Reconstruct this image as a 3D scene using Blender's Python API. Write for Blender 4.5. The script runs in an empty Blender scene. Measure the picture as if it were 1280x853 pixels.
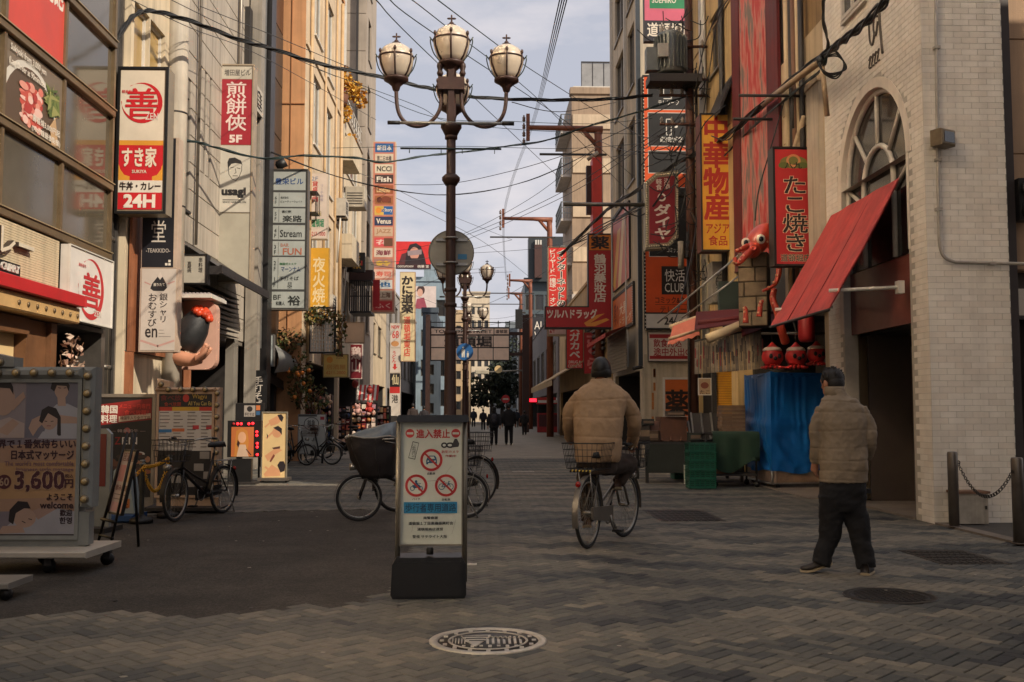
import bpy,bmesh,math,random
from mathutils import Vector as V,Matrix,noise
random.seed(7)
R=math.radians
PI=math.pi
C=bpy.context.scene.collection
SC=bpy.context.scene
# ------------------------------------------------------------------ camera
H,FPX=1.33,1280.0
PITCH,YAW=R(4.0),R(1.79)
cd=bpy.data.cameras.new('camera');cam=bpy.data.objects.new('camera',cd);C.objects.link(cam)
cd.sensor_width=36;cd.lens=36;cd.clip_end=3000;cd.clip_start=.05
cam.location=(0,0,H);cam.rotation_euler=(R(90) + PITCH,0,-YAW)
SC.camera=cam
_F=V((math.sin(YAW)*math.cos(PITCH),math.cos(YAW)*math.cos(PITCH),math.sin(PITCH)))
_R=V((math.cos(YAW),-math.sin(YAW),0));_U=_R.cross(_F)
CAM=V((0,0,H))
# ------------------------------------------------------------------ sky, sun, exposure
SUN_AZ,SUN_EL=(0.75,-0.66),R(33)
w=bpy.data.worlds.new('World');SC.world=w;w.use_nodes=True
nt=w.node_tree;nt.nodes.clear()
def wn(t,**k):
    n=nt.nodes.new(t)
    for a,b in k.items(): setattr(n,a,b)
    return n
sky=wn('ShaderNodeTexSky',sky_type='NISHITA',sun_disc=False,sun_elevation=SUN_EL,
         sun_rotation=math.atan2(SUN_AZ[0],SUN_AZ[1]),air_density=1.0,dust_density=3.0,ozone_density=1.0)
sk=wn('ShaderNodeMixRGB',blend_type='MULTIPLY');sk.inputs[0].default_value=1;sk.inputs[2].default_value=(.75,.75,.75,1)
nt.links.new(sky.outputs[0],sk.inputs[1])
tc=wn('ShaderNodeTexCoord')
mp=wn('ShaderNodeMapping');mp.inputs['Scale'].default_value=(1.3,1.3,3.6);mp.inputs['Location'].default_value=(.45,.3,.2)
nt.links.new(tc.outputs['Generated'],mp.inputs[0])
nz=wn('ShaderNodeTexNoise');nz.inputs['Scale'].default_value=2.2;nz.inputs['Detail'].default_value=8;nz.inputs['Roughness'].default_value=.58
nt.links.new(mp.outputs[0],nz.inputs[0])
rp=wn('ShaderNodeValToRGB');rp.color_ramp.elements[0].position=.42;rp.color_ramp.elements[1].position=.66
nt.links.new(nz.outputs[0],rp.inputs[0])
# a veil of thin cloud over the blue, denser banks on top of it
veil=wn('ShaderNodeMixRGB');veil.inputs[0].default_value=.80;veil.inputs[2].default_value=(5.0,5.1,5.8,1)
nt.links.new(sk.outputs[0],veil.inputs[1])
cl=wn('ShaderNodeMixRGB');cl.inputs[2].default_value=(7.5,6.9,6.9,1)
nt.links.new(rp.outputs[0],cl.inputs[0]);nt.links.new(veil.outputs[0],cl.inputs[1])
bg=wn('ShaderNodeBackground');bg.inputs[1].default_value=.10
nt.links.new(cl.outputs[0],bg.inputs[0])
nt.links.new(bg.outputs[0],wn('ShaderNodeOutputWorld').inputs[0])
sd=bpy.data.lights.new('sun','SUN');sd.energy=3.9;sd.angle=R(.5);sd.color=(1,.87,.70)
so=bpy.data.objects.new('sun',sd);C.objects.link(so)
tosun=V((SUN_AZ[0]*math.cos(SUN_EL),SUN_AZ[1]*math.cos(SUN_EL),math.sin(SUN_EL)))
so.rotation_euler=tosun.to_track_quat('Z','Y').to_euler()
vs=SC.view_settings
SC.display_settings.display_device='sRGB'
vs.view_transform='Standard';vs.look='None';vs.exposure=0.3;vs.gamma=1.0;vs.use_curve_mapping=False
SC.cycles.max_bounces=5;SC.cycles.diffuse_bounces=3;SC.cycles.glossy_bounces=3;SC.cycles.transmission_bounces=4
SC.cycles.use_denoising=True;SC.cycles.blur_glossy=0.0;SC.cycles.caustics_reflective=True;SC.cycles.sample_clamp_indirect=0
# ------------------------------------------------------------------ pixels of the photograph to places
def ray(px,py):
    return (_F + _R*((px-640)/FPX) - _U*((py-426.5)/FPX))
def onY(px,py,Y):
    d=ray(px,py);return CAM + d*(Y/d.y)
def onX(px,py,X):
    d=ray(px,py);return CAM + d*(X/d.x)
def onG(px,py,z=0.0):
    d=ray(px,py);return CAM + d*((z-H)/d.z)
class Fr:
    """A plane with u to the viewer's right, v up and n towards the viewer."""
    def __init__(s,O,U,N):
        s.O=V(O);s.U=V(U).normalized();s.N=V(N).normalized();s.V=V((0,0,1))
    def p(s,u,v,n=0.0): return s.O + s.U*u + s.V*v + s.N*n
    def px(s,px,py):
        d=ray(px,py);t=(s.O-CAM).dot(s.N)/d.dot(s.N);q=CAM + d*t - s.O
        return q.dot(s.U),q.dot(s.V)
def FF(Y,rot=0.0,x=0.0):
    """Facing the camera, optionally turned about a vertical through x."""
    return Fr((x,Y,0),(math.cos(rot),math.sin(rot),0),(math.sin(rot),-math.cos(rot),0))
def FL(X): return Fr((X,0,0),(0,1,0),(1,0,0))
def FRt(X): return Fr((X,0,0),(0,-1,0),(-1,0,0))
# ------------------------------------------------------------------ materials
def lin(c):
    c=c/255.0
    return c/12.92 if c <= .04045 else ((c+.055)/1.055)**2.4
_mc={}
def mat(rgb,rough=.6,metal=0.0,vary=.25,scale=3.0,bump=0.0,bscale=40.0,emit=0.0,streak=0.0,spec=.5,name=None,coat=0.0):
    """rgb as sRGB 0-255; vary: how far grain and wear darken or lighten it; streak: run-down dirt."""
    key=(rgb,rough,metal,vary,scale,bump,bscale,emit,streak,spec,coat)
    if key in _mc: return _mc[key]
    m=bpy.data.materials.new(name or 'surface');m.use_nodes=True
    t=m.node_tree;b=t.nodes['Principled BSDF']
    col=[lin(x) for x in rgb]
    b.inputs['Roughness'].default_value=rough;b.inputs['Metallic'].default_value=metal
    b.inputs['Specular IOR Level'].default_value=spec
    b.inputs['Coat Weight'].default_value=coat
    b.inputs['Base Color'].default_value=(*col,1)
    g=t.nodes.new('ShaderNodeNewGeometry')
    if vary > 0:
        n=t.nodes.new('ShaderNodeTexNoise');n.inputs['Scale'].default_value=scale;n.inputs['Detail'].default_value=6;n.inputs['Roughness'].default_value=.62
        t.links.new(g.outputs['Position'],n.inputs['Vector'])
        r=t.nodes.new('ShaderNodeMapRange');r.inputs['From Min'].default_value=.3;r.inputs['From Max'].default_value=.7
        r.inputs['To Min'].default_value=1-vary;r.inputs['To Max'].default_value=1+vary*.45
        t.links.new(n.outputs[0],r.inputs['Value'])
        mul=t.nodes.new('ShaderNodeVectorMath');mul.operation='SCALE';mul.inputs[0].default_value=col
        t.links.new(r.outputs[0],mul.inputs['Scale'])
        last=mul.outputs[0]
        if streak > 0:
            mpn=t.nodes.new('ShaderNodeMapping');mpn.inputs['Scale'].default_value=(5,5,.22)
            t.links.new(g.outputs['Position'],mpn.inputs[0])
            n2=t.nodes.new('ShaderNodeTexNoise');n2.inputs['Scale'].default_value=1.6;n2.inputs['Detail'].default_value=5
            t.links.new(mpn.outputs[0],n2.inputs['Vector'])
            r2=t.nodes.new('ShaderNodeMapRange');r2.inputs['From Min'].default_value=.45;r2.inputs['From Max'].default_value=.72
            r2.inputs['To Min'].default_value=1;r2.inputs['To Max'].default_value=1-streak
            t.links.new(n2.outputs[0],r2.inputs['Value'])
            m2=t.nodes.new('ShaderNodeVectorMath');m2.operation='SCALE'
            t.links.new(last,m2.inputs[0]);t.links.new(r2.outputs[0],m2.inputs['Scale']);last=m2.outputs[0]
        t.links.new(last,b.inputs['Base Color'])
        rr=t.nodes.new('ShaderNodeMapRange');rr.inputs['To Min'].default_value=max(.02,rough-.12);rr.inputs['To Max'].default_value=min(1,rough+.12)
        t.links.new(n.outputs[0],rr.inputs['Value']);t.links.new(rr.outputs[0],b.inputs['Roughness'])
    if bump > 0:
        n3=t.nodes.new('ShaderNodeTexNoise');n3.inputs['Scale'].default_value=bscale;n3.inputs['Detail'].default_value=5
        t.links.new(g.outputs['Position'],n3.inputs['Vector'])
        bp=t.nodes.new('ShaderNodeBump');bp.inputs['Strength'].default_value=bump;bp.inputs['Distance'].default_value=.02
        t.links.new(n3.outputs[0],bp.inputs['Height']);t.links.new(bp.outputs[0],b.inputs['Normal'])
    if emit > 0:
        b.inputs['Emission Color'].default_value=(*col,1);b.inputs['Emission Strength'].default_value=emit
    _mc[key]=m
    return m
def pr(rgb): return mat(rgb,.45,0,.14,2.2)                  # flat print on a sign
def wallm(rgb,streak=.3,vary=.22): return mat(rgb,.8,0,vary,.9,.12,60,0,streak)
def metalm(rgb,rough=.4): return mat(rgb,rough,.6,.22,6)
def paint(rgb,rough=.45): return mat(rgb,rough,0,.22,4,.03,25)
def cloth(rgb): return mat(rgb,.9,0,.22,9,.18,160)
BLACK=mat((20,19,19),.5,0,.2,5)
DARK=mat((44,40,38),.55,0,.25,4)
STEEL=metalm((150,148,144),.35)
RUST=mat((104,58,42),.6,.2,.35,5,.08,40,0,.2)
GLASS=mat((40,38,36),.05,0,.15,.5,0,40,0,0,.9,name='glass')
GLASSB=mat((92,84,70),.06,0,.3,.6,0,40,0,0,.9,name='glass')
WHITE=mat((205,200,190),.55,0,.15,3)
# ------------------------------------------------------------------ mesh builder
class B:
    def __init__(s): s.v=[];s.f=[];s.mi=[];s.sm=[];s.mats=[]
    def m(s,mt):
        if mt not in s.mats: s.mats.append(mt)
        return s.mats.index(mt)
    def add(s,vs,fs,mt,smooth=False):
        o=len(s.v);s.v += [tuple(x) for x in vs];k=s.m(mt)
        for f in fs: s.f.append([o+i for i in f]);s.mi.append(k);s.sm.append(smooth)
        return s
    def quad(s,a,b,c,d,mt): return s.add([a,b,c,d],[(0,1,2,3)],mt)
    def hexa(s,q,mt,smooth=False):
        return s.add(q,[(3,2,1,0),(4,5,6,7),(0,1,5,4),(1,2,6,5),(2,3,7,6),(3,0,4,7)],mt,smooth)
    def box(s,x0,y0,z0,x1,y1,z1,mt):
        return s.hexa([(x0,y0,z0),(x1,y0,z0),(x1,y1,z0),(x0,y1,z0),(x0,y0,z1),(x1,y0,z1),(x1,y1,z1),(x0,y1,z1)],mt)
    def fbox(s,f,u0,v0,u1,v1,n0,n1,mt,bev=0.0):
        """A box on a frame: u, v across it, from n0 behind to n1 in front (bevelled front edge if bev)."""
        if u0 > u1: u0,u1=u1,u0
        if v0 > v1: v0,v1=v1,v0
        if bev <= 0:
            return s.hexa([f.p(u0,v0,n0),f.p(u1,v0,n0),f.p(u1,v1,n0),f.p(u0,v1,n0),f.p(u0,v0,n1),f.p(u1,v0,n1),f.p(u1,v1,n1),f.p(u0,v1,n1)],mt)
        q=[]
        for n,b in ((n0,0),(n1-bev,0),(n1,bev)):
            q += [f.p(u0+b,v0+b,n),f.p(u1-b,v0+b,n),f.p(u1-b,v1-b,n),f.p(u0+b,v1-b,n)]
        fs=[(3,2,1,0),(8,9,10,11)]
        for r in (0,4):
            for i in range(4): fs.append((r+i,r+(i+1) % 4,r+4+(i+1) % 4,r+4+i))
        return s.add(q,fs,mt)
    def tube(s,pts,r,mt,n=8,cap=True,smooth=True,up=None):
        pts=[V(p) for p in pts]
        rs=r if isinstance(r,(list,tuple)) else [r]*len(pts)
        vs=[];prev=None
        for i,p in enumerate(pts):
            t=(pts[min(i+1,len(pts)-1)] - pts[max(i-1,0)])
            if t.length < 1e-9: t=V((0,0,1))
            t.normalize()
            if prev is None:
                a=V((0,0,1)) if abs(t.z) < .9 else V((1,0,0))
                x=t.cross(a).normalized()
            else:
                x=prev - t*prev.dot(t)
                x=x.normalized() if x.length > 1e-6 else t.orthogonal().normalized()
            prev=x;y=t.cross(x)
            for k in range(n):
                a=2*PI*k/n
                vs.append(p + x*(math.cos(a)*rs[i]) + y*(math.sin(a)*rs[i]))
        fs=[]
        for i in range(len(pts)-1):
            for k in range(n):
                fs.append((i*n+k,i*n+(k+1) % n,(i+1)*n+(k+1) % n,(i+1)*n+k))
        if cap:
            fs.append(tuple(range(n-1,-1,-1)));o=(len(pts)-1)*n;fs.append(tuple(range(o,o+n)))
        return s.add(vs,fs,mt,smooth)
    def cyl(s,a,b,r,mt,n=12,r1=None): return s.tube([a,b],[r,r if r1 is None else r1],mt,n,True,True)
    def lathe(s,prof,c,mt,n=20,smooth=True,axis=None):
        c=V(c);vs=[]
        for (r,z) in prof:
            for k in range(n):
                a=2*PI*k/n
                q=V((r*math.cos(a),r*math.sin(a),z))
                if axis is not None: q=axis @ q
                vs.append(c+q)
        fs=[]
        for i in range(len(prof)-1):
            for k in range(n): fs.append((i*n+k,i*n+(k+1) % n,(i+1)*n+(k+1) % n,(i+1)*n+k))
        fs.append(tuple(range(n-1,-1,-1)));o=(len(prof)-1)*n;fs.append(tuple(range(o,o+n)))
        return s.add(vs,fs,mt,smooth)
    def ell(s,c,r,mt,n=14,m=9,rot=None):
        c=V(c);vs=[];fs=[]
        for i in range(m+1):
            th=PI*i/m
            for k in range(n):
                a=2*PI*k/n
                q=V((r[0]*math.sin(th)*math.cos(a),r[1]*math.sin(th)*math.sin(a),-r[2]*math.cos(th)))
                if rot is not None: q=rot @ q
                vs.append(c+q)
        for i in range(m):
            for k in range(n): fs.append((i*n+k,i*n+(k+1) % n,(i+1)*n+(k+1) % n,(i+1)*n+k))
        return s.add(vs,fs,mt,True)
    def torus(s,c,Rr,r,mt,ax=V((1,0,0)),n=36,m=8,sq=1.0):
        ax=V(ax).normalized();x=ax.orthogonal().normalized();y=ax.cross(x);vs=[];fs=[];c=V(c)
        for i in range(n):
            a=2*PI*i/n;d=x*math.cos(a) + y*math.sin(a)
            for k in range(m):
                b=2*PI*k/m
                vs.append(c + d*(Rr + r*math.cos(b)) + ax*(r*sq*math.sin(b)))
        for i in range(n):
            for k in range(m):
                fs.append((i*m+k,i*m+(k+1) % m,((i+1) % n)*m+(k+1) % m,((i+1) % n)*m+k))
        return s.add(vs,fs,mt,True)
    def prism(s,f,pts,n0,n1,mt):
        """An outline in (u, v) on a frame, given thickness."""
        k=len(pts)
        ar=sum(pts[i][0]*pts[(i+1) % k][1]-pts[(i+1) % k][0]*pts[i][1] for i in range(k))
        if ar < 0: pts=pts[::-1]
        vs=[f.p(u,v,n0) for u,v in pts] + [f.p(u,v,n1) for u,v in pts]
        fs=[tuple(range(k-1,-1,-1)),tuple(range(k,2*k))] + [(i,(i+1) % k,k+(i+1) % k,k+i) for i in range(k)]
        return s.add(vs,fs,mt)
    def build(s,name,parent=None,org=None,loc=None):
        me=bpy.data.meshes.new(name)
        if org is None:
            org=V((0,0,0))
            q=parent
            while q is not None: org=org + q.location;q=q.parent
            if parent is None and loc is not None: org=V(loc)
        vs=[(x-org[0],y-org[1],z-org[2]) for x,y,z in s.v]
        me.from_pydata(vs,[],s.f)
        for mt in s.mats: me.materials.append(mt)
        me.polygons.foreach_set('material_index',s.mi);me.polygons.foreach_set('use_smooth',s.sm)
        me.update()
        o=bpy.data.objects.new(name,me);C.objects.link(o)
        if parent is not None: o.parent=parent
        elif loc is not None: o.location=loc
        return o
def tag(o,label,cat,group=None):
    o['label']=label;o['category']=cat
    if group: o['group']=group
    return o
def thing(name,label,cat,loc=(0,0,0),group=None,rotz=0):
    o=bpy.data.objects.new(name,None);C.objects.link(o);o.location=loc;o.rotation_euler=(0,0,rotz);o.empty_display_size=.2
    return tag(o,label,cat,group)
def struct(o): o['kind']='structure';return o
def stuff(o): o['kind']='stuff';return o
def link_mesh(name,me,parent,loc,rotz=0.0):
    o=bpy.data.objects.new(name,me);C.objects.link(o);o.parent=parent;o.location=loc;o.rotation_euler=(0,0,rotz);return o
def dup(root,loc,rotz=0.0,label=None):
    c=root.copy();C.objects.link(c);c.location=loc;c.rotation_euler=(0,0,rotz)
    if label: c['label']=label
    for ch in root.children:
        d=ch.copy();C.objects.link(d);d.parent=c
        for g in ch.children:
            e=g.copy();C.objects.link(e);e.parent=d
    return c
def smooth_path(pts,k=6):
    pts=[V(p) for p in pts];out=[]
    for i in range(len(pts)-1):
        p0=pts[max(i-1,0)];p1=pts[i];p2=pts[i+1];p3=pts[min(i+2,len(pts)-1)]
        for j in range(k):
            t=j/k
            out.append(.5*((2*p1)+(p2-p0)*t+(2*p0-5*p1+4*p2-p3)*t*t+(3*p1-p0-3*p2+p3)*t**3))
    out.append(pts[-1]);return out
# ------------------------------------------------------------------ lettering
_tc={}
def glyphs(s,bold=0.0):
    k=(s,bold)
    if k in _tc: return _tc[k]
    c=bpy.data.curves.new('lettering','FONT');c.body=s;c.resolution_u=2;c.offset=bold
    o=bpy.data.objects.new('lettering',c);C.objects.link(o)
    dg=bpy.context.evaluated_depsgraph_get()
    me=bpy.data.meshes.new_from_object(o.evaluated_get(dg))
    vs=[(v.co.x,v.co.y) for v in me.vertices];fs=[tuple(p.vertices) for p in me.polygons]
    bpy.data.objects.remove(o);bpy.data.curves.remove(c);bpy.data.meshes.remove(me)
    if not vs: vs=[(0,0),(1,0),(1,1)];fs=[]
    bb=(min(x for x,y in vs),min(y for x,y in vs),max(x for x,y in vs),max(y for x,y in vs))
    _tc[k]=(vs,fs,bb);return _tc[k]
def bolded(fs,vs,bold):
    """Heavier lettering: the same flat letters laid four times, a hair apart."""
    if bold <= .006: return [(vs,fs,0)]
    d=bold*.8;return [([(x+a*d,y+c*d) for x,y in vs],fs,k*.0003) for k,(a,c) in enumerate(((-1,-1),(1,-1),(1,1),(-1,1)))]
def sign(name,label,cat,f,rect,depth,case,els,group=None,px=True,rim=0.012,back=None,crim=None,root=None,mount=None):
    """A sign: case, rim, printed panels, lettering and emblems. rect in photo pixels (px) or (u0, v0, u1, v1) on the frame;
    the elements are given in the photo's pixels (px) or from 0 to 1 across and down the sign."""
    if px:
        x0,y0,x1,y1=rect;xm,ym=(x0+x1)/2,(y0+y1)/2
        u0=f.px(x0,ym)[0];u1=f.px(x1,ym)[0];v0=f.px(xm,y1)[1];v1=f.px(xm,y0)[1]
        conv=lambda x,y: (u0+(x-x0)/(x1-x0)*(u1-u0),v1-(y-y0)/(y1-y0)*(v1-v0))
    else:
        u0,v0,u1,v1=rect
        conv=lambda x,y: (u0+x*(u1-u0),v1-y*(v1-v0))
    if root is None: root=thing(name,label,cat,f.p((u0+u1)/2,v0,-depth/2),group)
    b=B();b.fbox(f,u0,v0,u1,v1,-depth,-.012,case);b.build('case',root)
    if rim:
        rm=crim or case
        b=B()
        b.fbox(f,u0-.004,v0-.004,u0+rim,v1+.004,-.02,.012,rm);b.fbox(f,u1-rim,v0-.004,u1+.004,v1+.004,-.02,.012,rm)
        b.fbox(f,u0+rim,v0-.004,u1-rim,v0+rim,-.02,.012,rm);b.fbox(f,u0+rim,v1-rim,u1-rim,v1+.004,-.02,.012,rm)
        b.build('rim',root)
    cv0=conv
    def conv(x,y):
        a,c=cv0(x,y);return min(max(a,u0+.002),u1-.002),min(max(c,v0+.002),v1-.002)
    pan,let,emb=B(),B(),B()
    if back is not None: pan.fbox(f,u0+rim,v0+rim,u1-rim,v1-rim,-.011,-.008,back)
    n=-.0065
    for e in els:
        n += .00015;k=e[0]
        if k == 'r':
            a,c=conv(e[1],e[2]),conv(e[3],e[4])
            pan.fbox(f,a[0],c[1],c[0],a[1],-.010,n,pr(e[5]))
        elif k == 'e' or k == 'o':
            cx,cy=e[1],e[2];N=28
            A=[conv(cx+e[3]*math.cos(2*PI*i/N),cy+e[4]*math.sin(2*PI*i/N)) for i in range(N)]
            if k == 'e': emb.add([f.p(u,v,n) for u,v in A],[tuple(range(N-1,-1,-1))],pr(e[5]))
            else:
                q=e[5];Bq=[conv(cx+(e[3]-q)*math.cos(2*PI*i/N),cy+(e[4]-q*e[4]/e[3])*math.sin(2*PI*i/N)) for i in range(N)]
                vs=[f.p(u,v,n) for u,v in A]+[f.p(u,v,n) for u,v in Bq]
                emb.add(vs,[(i,N+i,N+(i+1) % N,(i+1) % N) for i in range(N)],pr(e[6]))
        elif k == 'p':
            A=[conv(*q) for q in e[1]]
            emb.add([f.p(u,v,n) for u,v in A],[tuple(range(len(A)))],pr(e[2]))
        elif k == 'l':
            A=[V((*conv(*q),0)) for q in e[1]]
            wd=e[2]*abs(cv0(1,0)[0]-cv0(0,0)[0])/2
            for i in range(len(A)-1):
                d=(A[i+1]-A[i]);L=d.length or 1;t=d/L;q=V((-t.y,t.x,0))*wd;t=t*wd*.5
                pts=[A[i]-t-q,A[i+1]+t-q,A[i+1]+t+q,A[i]-t+q]
                emb.add([f.p(p.x,p.y,n) for p in pts],[(0,1,2,3)],pr(e[3]))
        elif k == 't':
            s,a,c,col=e[1],cv0(e[2],e[3]),cv0(e[4],e[5]),e[6]
            bold=e[7] if len(e) > 7 else .012;vert=len(e) > 8 and e[8]
            mt=pr(col)
            if not vert:
                vs,fs,bb=glyphs(s)
                sx=(c[0]-a[0])/max(bb[2]-bb[0],1e-4);sy=(a[1]-c[1])/max(bb[3]-bb[1],1e-4)
                for q,g,dn in bolded(fs,vs,bold): let.add([f.p(a[0]+(x-bb[0])*sx,c[1]+(y-bb[1])*sy,n+.0012+dn) for x,y in q],g,mt)
            else:
                L=(a[1]-c[1])/len(s);W=c[0]-a[0]
                for i,ch in enumerate(s):
                    if ch == ' ': continue
                    vs,fs,bb=glyphs(ch);cx=(bb[0]+bb[2])/2;cyc=.36
                    top=a[1]-L*(i+.5)
                    if ch in 'ー～（）－':
                        q=[(y-cyc,-(x-cx)) for x,y in vs]
                    else:
                        q=[(x-cx,y-cyc) for x,y in vs]
                    for q2,g,dn in bolded(fs,q,bold): let.add([f.p((a[0]+c[0])/2+x*W/.93,top+y*L/.95,n+.0012+dn) for x,y in q2],g,mt)
    if pan.f: pan.build('panel',root)
    if let.f: let.build('lettering',root)
    if emb.f: emb.build('emblem',root)
    if mount:
        b=B()
        for (p,q,r) in mount: b.tube([p,q],r,DARK,6)
        b.build('bracket',root)
    return root
# ------------------------------------------------------------------ walls with openings
def wall_holes(b,f,u0,v0,u1,v1,holes,mt,reveal=.12,rmt=None):
    us=sorted({u0,u1,*[x for h in holes for x in (h[0],h[2])]});us=[x for x in us if u0 <= x <= u1]
    vv=sorted({v0,v1,*[x for h in holes for x in (h[1],h[3])]});vv=[x for x in vv if v0 <= x <= v1]
    for i in range(len(us)-1):
        for j in range(len(vv)-1):
            cu,cv=(us[i]+us[i+1])/2,(vv[j]+vv[j+1])/2
            if any(h[0] < cu < h[2] and h[1] < cv < h[3] for h in holes): continue
            b.quad(f.p(us[i],vv[j]),f.p(us[i+1],vv[j]),f.p(us[i+1],vv[j+1]),f.p(us[i],vv[j+1]),mt)
    for h in holes:
        a,c,d,e=h[:4];rm=rmt or mt
        b.quad(f.p(a,c),f.p(a,c,-reveal),f.p(d,c,-reveal),f.p(d,c),rm)
        b.quad(f.p(a,e,-reveal),f.p(a,e),f.p(d,e),f.p(d,e,-reveal),rm)
        b.quad(f.p(a,c,-reveal),f.p(a,c),f.p(a,e),f.p(a,e,-reveal),rm)
        b.quad(f.p(d,c),f.p(d,c,-reveal),f.p(d,e,-reveal),f.p(d,e),rm)
def window(root,f,h,fm,gm,nu=2,nv=1,reveal=.12,fr=.045,sill=True):
    a,c,d,e=h[:4]
    b=B();n0,n1=-reveal,-reveal+.05
    b.fbox(f,a,c,a+fr,e,n0,n1,fm);b.fbox(f,d-fr,c,d,e,n0,n1,fm)
    b.fbox(f,a+fr,c,d-fr,c+fr,n0,n1,fm);b.fbox(f,a+fr,e-fr,d-fr,e,n0,n1,fm)
    for i in range(1,nu):
        u=a+(d-a)*i/nu;b.fbox(f,u-fr/2,c+fr,u+fr/2,e-fr,n0+.004,n1-.004,fm)
    for j in range(1,nv):
        v=c+(e-c)*j/nv;b.fbox(f,a+fr,v-fr/2,d-fr,v+fr/2,n0+.006,n1-.006,fm)
    if sill and d-a > .5: b.fbox(f,a-.05,c-.05,d+.05,c-.002,-.02,.06,fm)
    wobj=b.build('window',root)
    g=B();g.fbox(f,a+.01,c+.01,d-.01,e-.01,-reveal-.02,-reveal+.012,gm);g.build('pane',wobj)
    return wobj
def building(name,label,side,X,Y0,Y1,Hh,wm,wins=(),deep=8.0,fm=None,gm=None,nu=2,nv=1,doors=(),z0=0.0,endm=None,cat='building'):
    """A house along the street: its street wall with openings, end walls, roof. wins: (Y0, z0, Y1, z1)."""
    fm=fm or metalm((120,112,102));gm=gm or GLASS
    s=-1 if side == 'L' else 1
    root=thing(name,label,cat,(X,(Y0+Y1)/2,z0))
    f=FL(X) if side == 'L' else FRt(X)
    cv=(lambda h: h[:4]) if side == 'L' else (lambda h: (-h[2],h[1],-h[0],h[3]))
    u0,u1=(Y0,Y1) if side == 'L' else (-Y1,-Y0)
    hs=[cv(h) for h in list(wins)+list(doors)]
    b=B();wall_holes(b,f,u0,z0,u1,Hh,hs,wm)
    em=endm or wm;Xb=X+s*deep
    b.quad((X,Y0,z0),(Xb,Y0,z0),(Xb,Y0,Hh),(X,Y0,Hh),em);b.quad((Xb,Y1,z0),(X,Y1,z0),(X,Y1,Hh),(Xb,Y1,Hh),em)
    b.quad((Xb,Y0,z0),(Xb,Y1,z0),(Xb,Y1,Hh),(Xb,Y0,Hh),em)
    b.quad((X,Y0,Hh),(X,Y1,Hh),(Xb,Y1,Hh),(Xb,Y0,Hh),em)
    b.build('wall',root)
    p=B();p.fbox(f,u0,Hh-.02,u1,Hh+.12,-.3,.06,em);p.build('parapet',root)
    for h in list(wins):
        k=h[4:] if len(h) > 4 else (nu,nv)
        window(root,f,cv(h),fm,gm,*k)
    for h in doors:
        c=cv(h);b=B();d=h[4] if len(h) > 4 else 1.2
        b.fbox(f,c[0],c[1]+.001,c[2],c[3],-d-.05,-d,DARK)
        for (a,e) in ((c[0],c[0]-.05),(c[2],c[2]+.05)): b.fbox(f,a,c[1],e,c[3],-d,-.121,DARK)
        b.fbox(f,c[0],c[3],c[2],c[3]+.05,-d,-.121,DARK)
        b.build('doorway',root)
    return root
def panels(root,f,u0,v0,u1,v1,nu,nv,ms,th=.03,gap=.012,name='panel',skip=None):
    """Facing panels, each a part; alike ones share a mesh."""
    du,dv=(u1-u0)/nu,(v1-v0)/nv;cache={}
    org=root.location
    for i in range(nu):
        for j in range(nv):
            if skip and skip(u0+(i+.5)*du,v0+(j+.5)*dv): continue
            mt=ms if not isinstance(ms,(list,tuple)) else random.choice(ms)
            if mt not in cache:
                b=B();g=Fr((0,0,0),f.U,f.N)
                b.fbox(g,gap/2,gap/2,du-gap/2,dv-gap/2,.001,th,mt,.004)
                o=b.build(name,root,org=V((0,0,0)));cache[mt]=o.data
            else: o=link_mesh(name,cache[mt],root,(0,0,0))
            o.location=f.p(u0+i*du,v0+j*dv) - org
# ------------------------------------------------------------------ leaves
def leaves(b,c,r,n,size,mts,shell=.35,droop=.3):
    c=V(c)
    for _ in range(n):
        while True:
            q=V((random.uniform(-1,1),random.uniform(-1,1),random.uniform(-1,1)))
            if shell < q.length < 1: break
        p=c + V((q.x*r[0],q.y*r[1],q.z*r[2]))
        a=V((random.gauss(0,1),random.gauss(0,1),random.gauss(0,.6)-droop)).normalized();s=size*random.uniform(.6,1.3)
        x=a*s;y=a.orthogonal().normalized();y=(Matrix.Rotation(random.uniform(0,6.3),3,a) @ y)*s*.38;nrm=a.cross(y)*.25
        b.add([p-x*.5,p+y+nrm,p+x*.5,p-y+nrm],[(0,1,2),(0,2,3)],random.choice(mts))
# ================================================================== GROUND
XL,XR=-5.6,5.44
GREYB=[mat(c,.75,0,.3,14,.25,120,0,0,.35) for c in ((103,99,90),(90,88,82),(73,74,72),(122,115,102),(54,55,57))]
JOINT=mat((38,34,30),.9,0,.3,8,.2,80)
ASPH=mat((72,67,61),.85,0,.5,1.1,.6,230,0,0,.3)
_t=ASPH.node_tree;_b=_t.nodes['Principled BSDF'];_l=_b.inputs['Base Color'].links[0].from_socket   # grit and worn patches
_g=_t.nodes.new('ShaderNodeNewGeometry');_v=_t.nodes.new('ShaderNodeTexVoronoi');_v.inputs['Scale'].default_value=75;_t.links.new(_g.outputs['Position'],_v.inputs['Vector'])
_n=_t.nodes.new('ShaderNodeTexNoise');_n.inputs['Scale'].default_value=5;_n.inputs['Detail'].default_value=9;_n.inputs['Roughness'].default_value=.75;_t.links.new(_g.outputs['Position'],_n.inputs['Vector'])
_a=_t.nodes.new('ShaderNodeMath');_a.operation='MULTIPLY';_t.links.new(_v.outputs['Color'],_a.inputs[0]);_t.links.new(_n.outputs[0],_a.inputs[1])
_r=_t.nodes.new('ShaderNodeMapRange');_r.inputs['From Min'].default_value=.05;_r.inputs['From Max'].default_value=.5;_r.inputs['To Min'].default_value=.6;_r.inputs['To Max'].default_value=1.45;_t.links.new(_a.outputs[0],_r.inputs['Value'])
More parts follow.
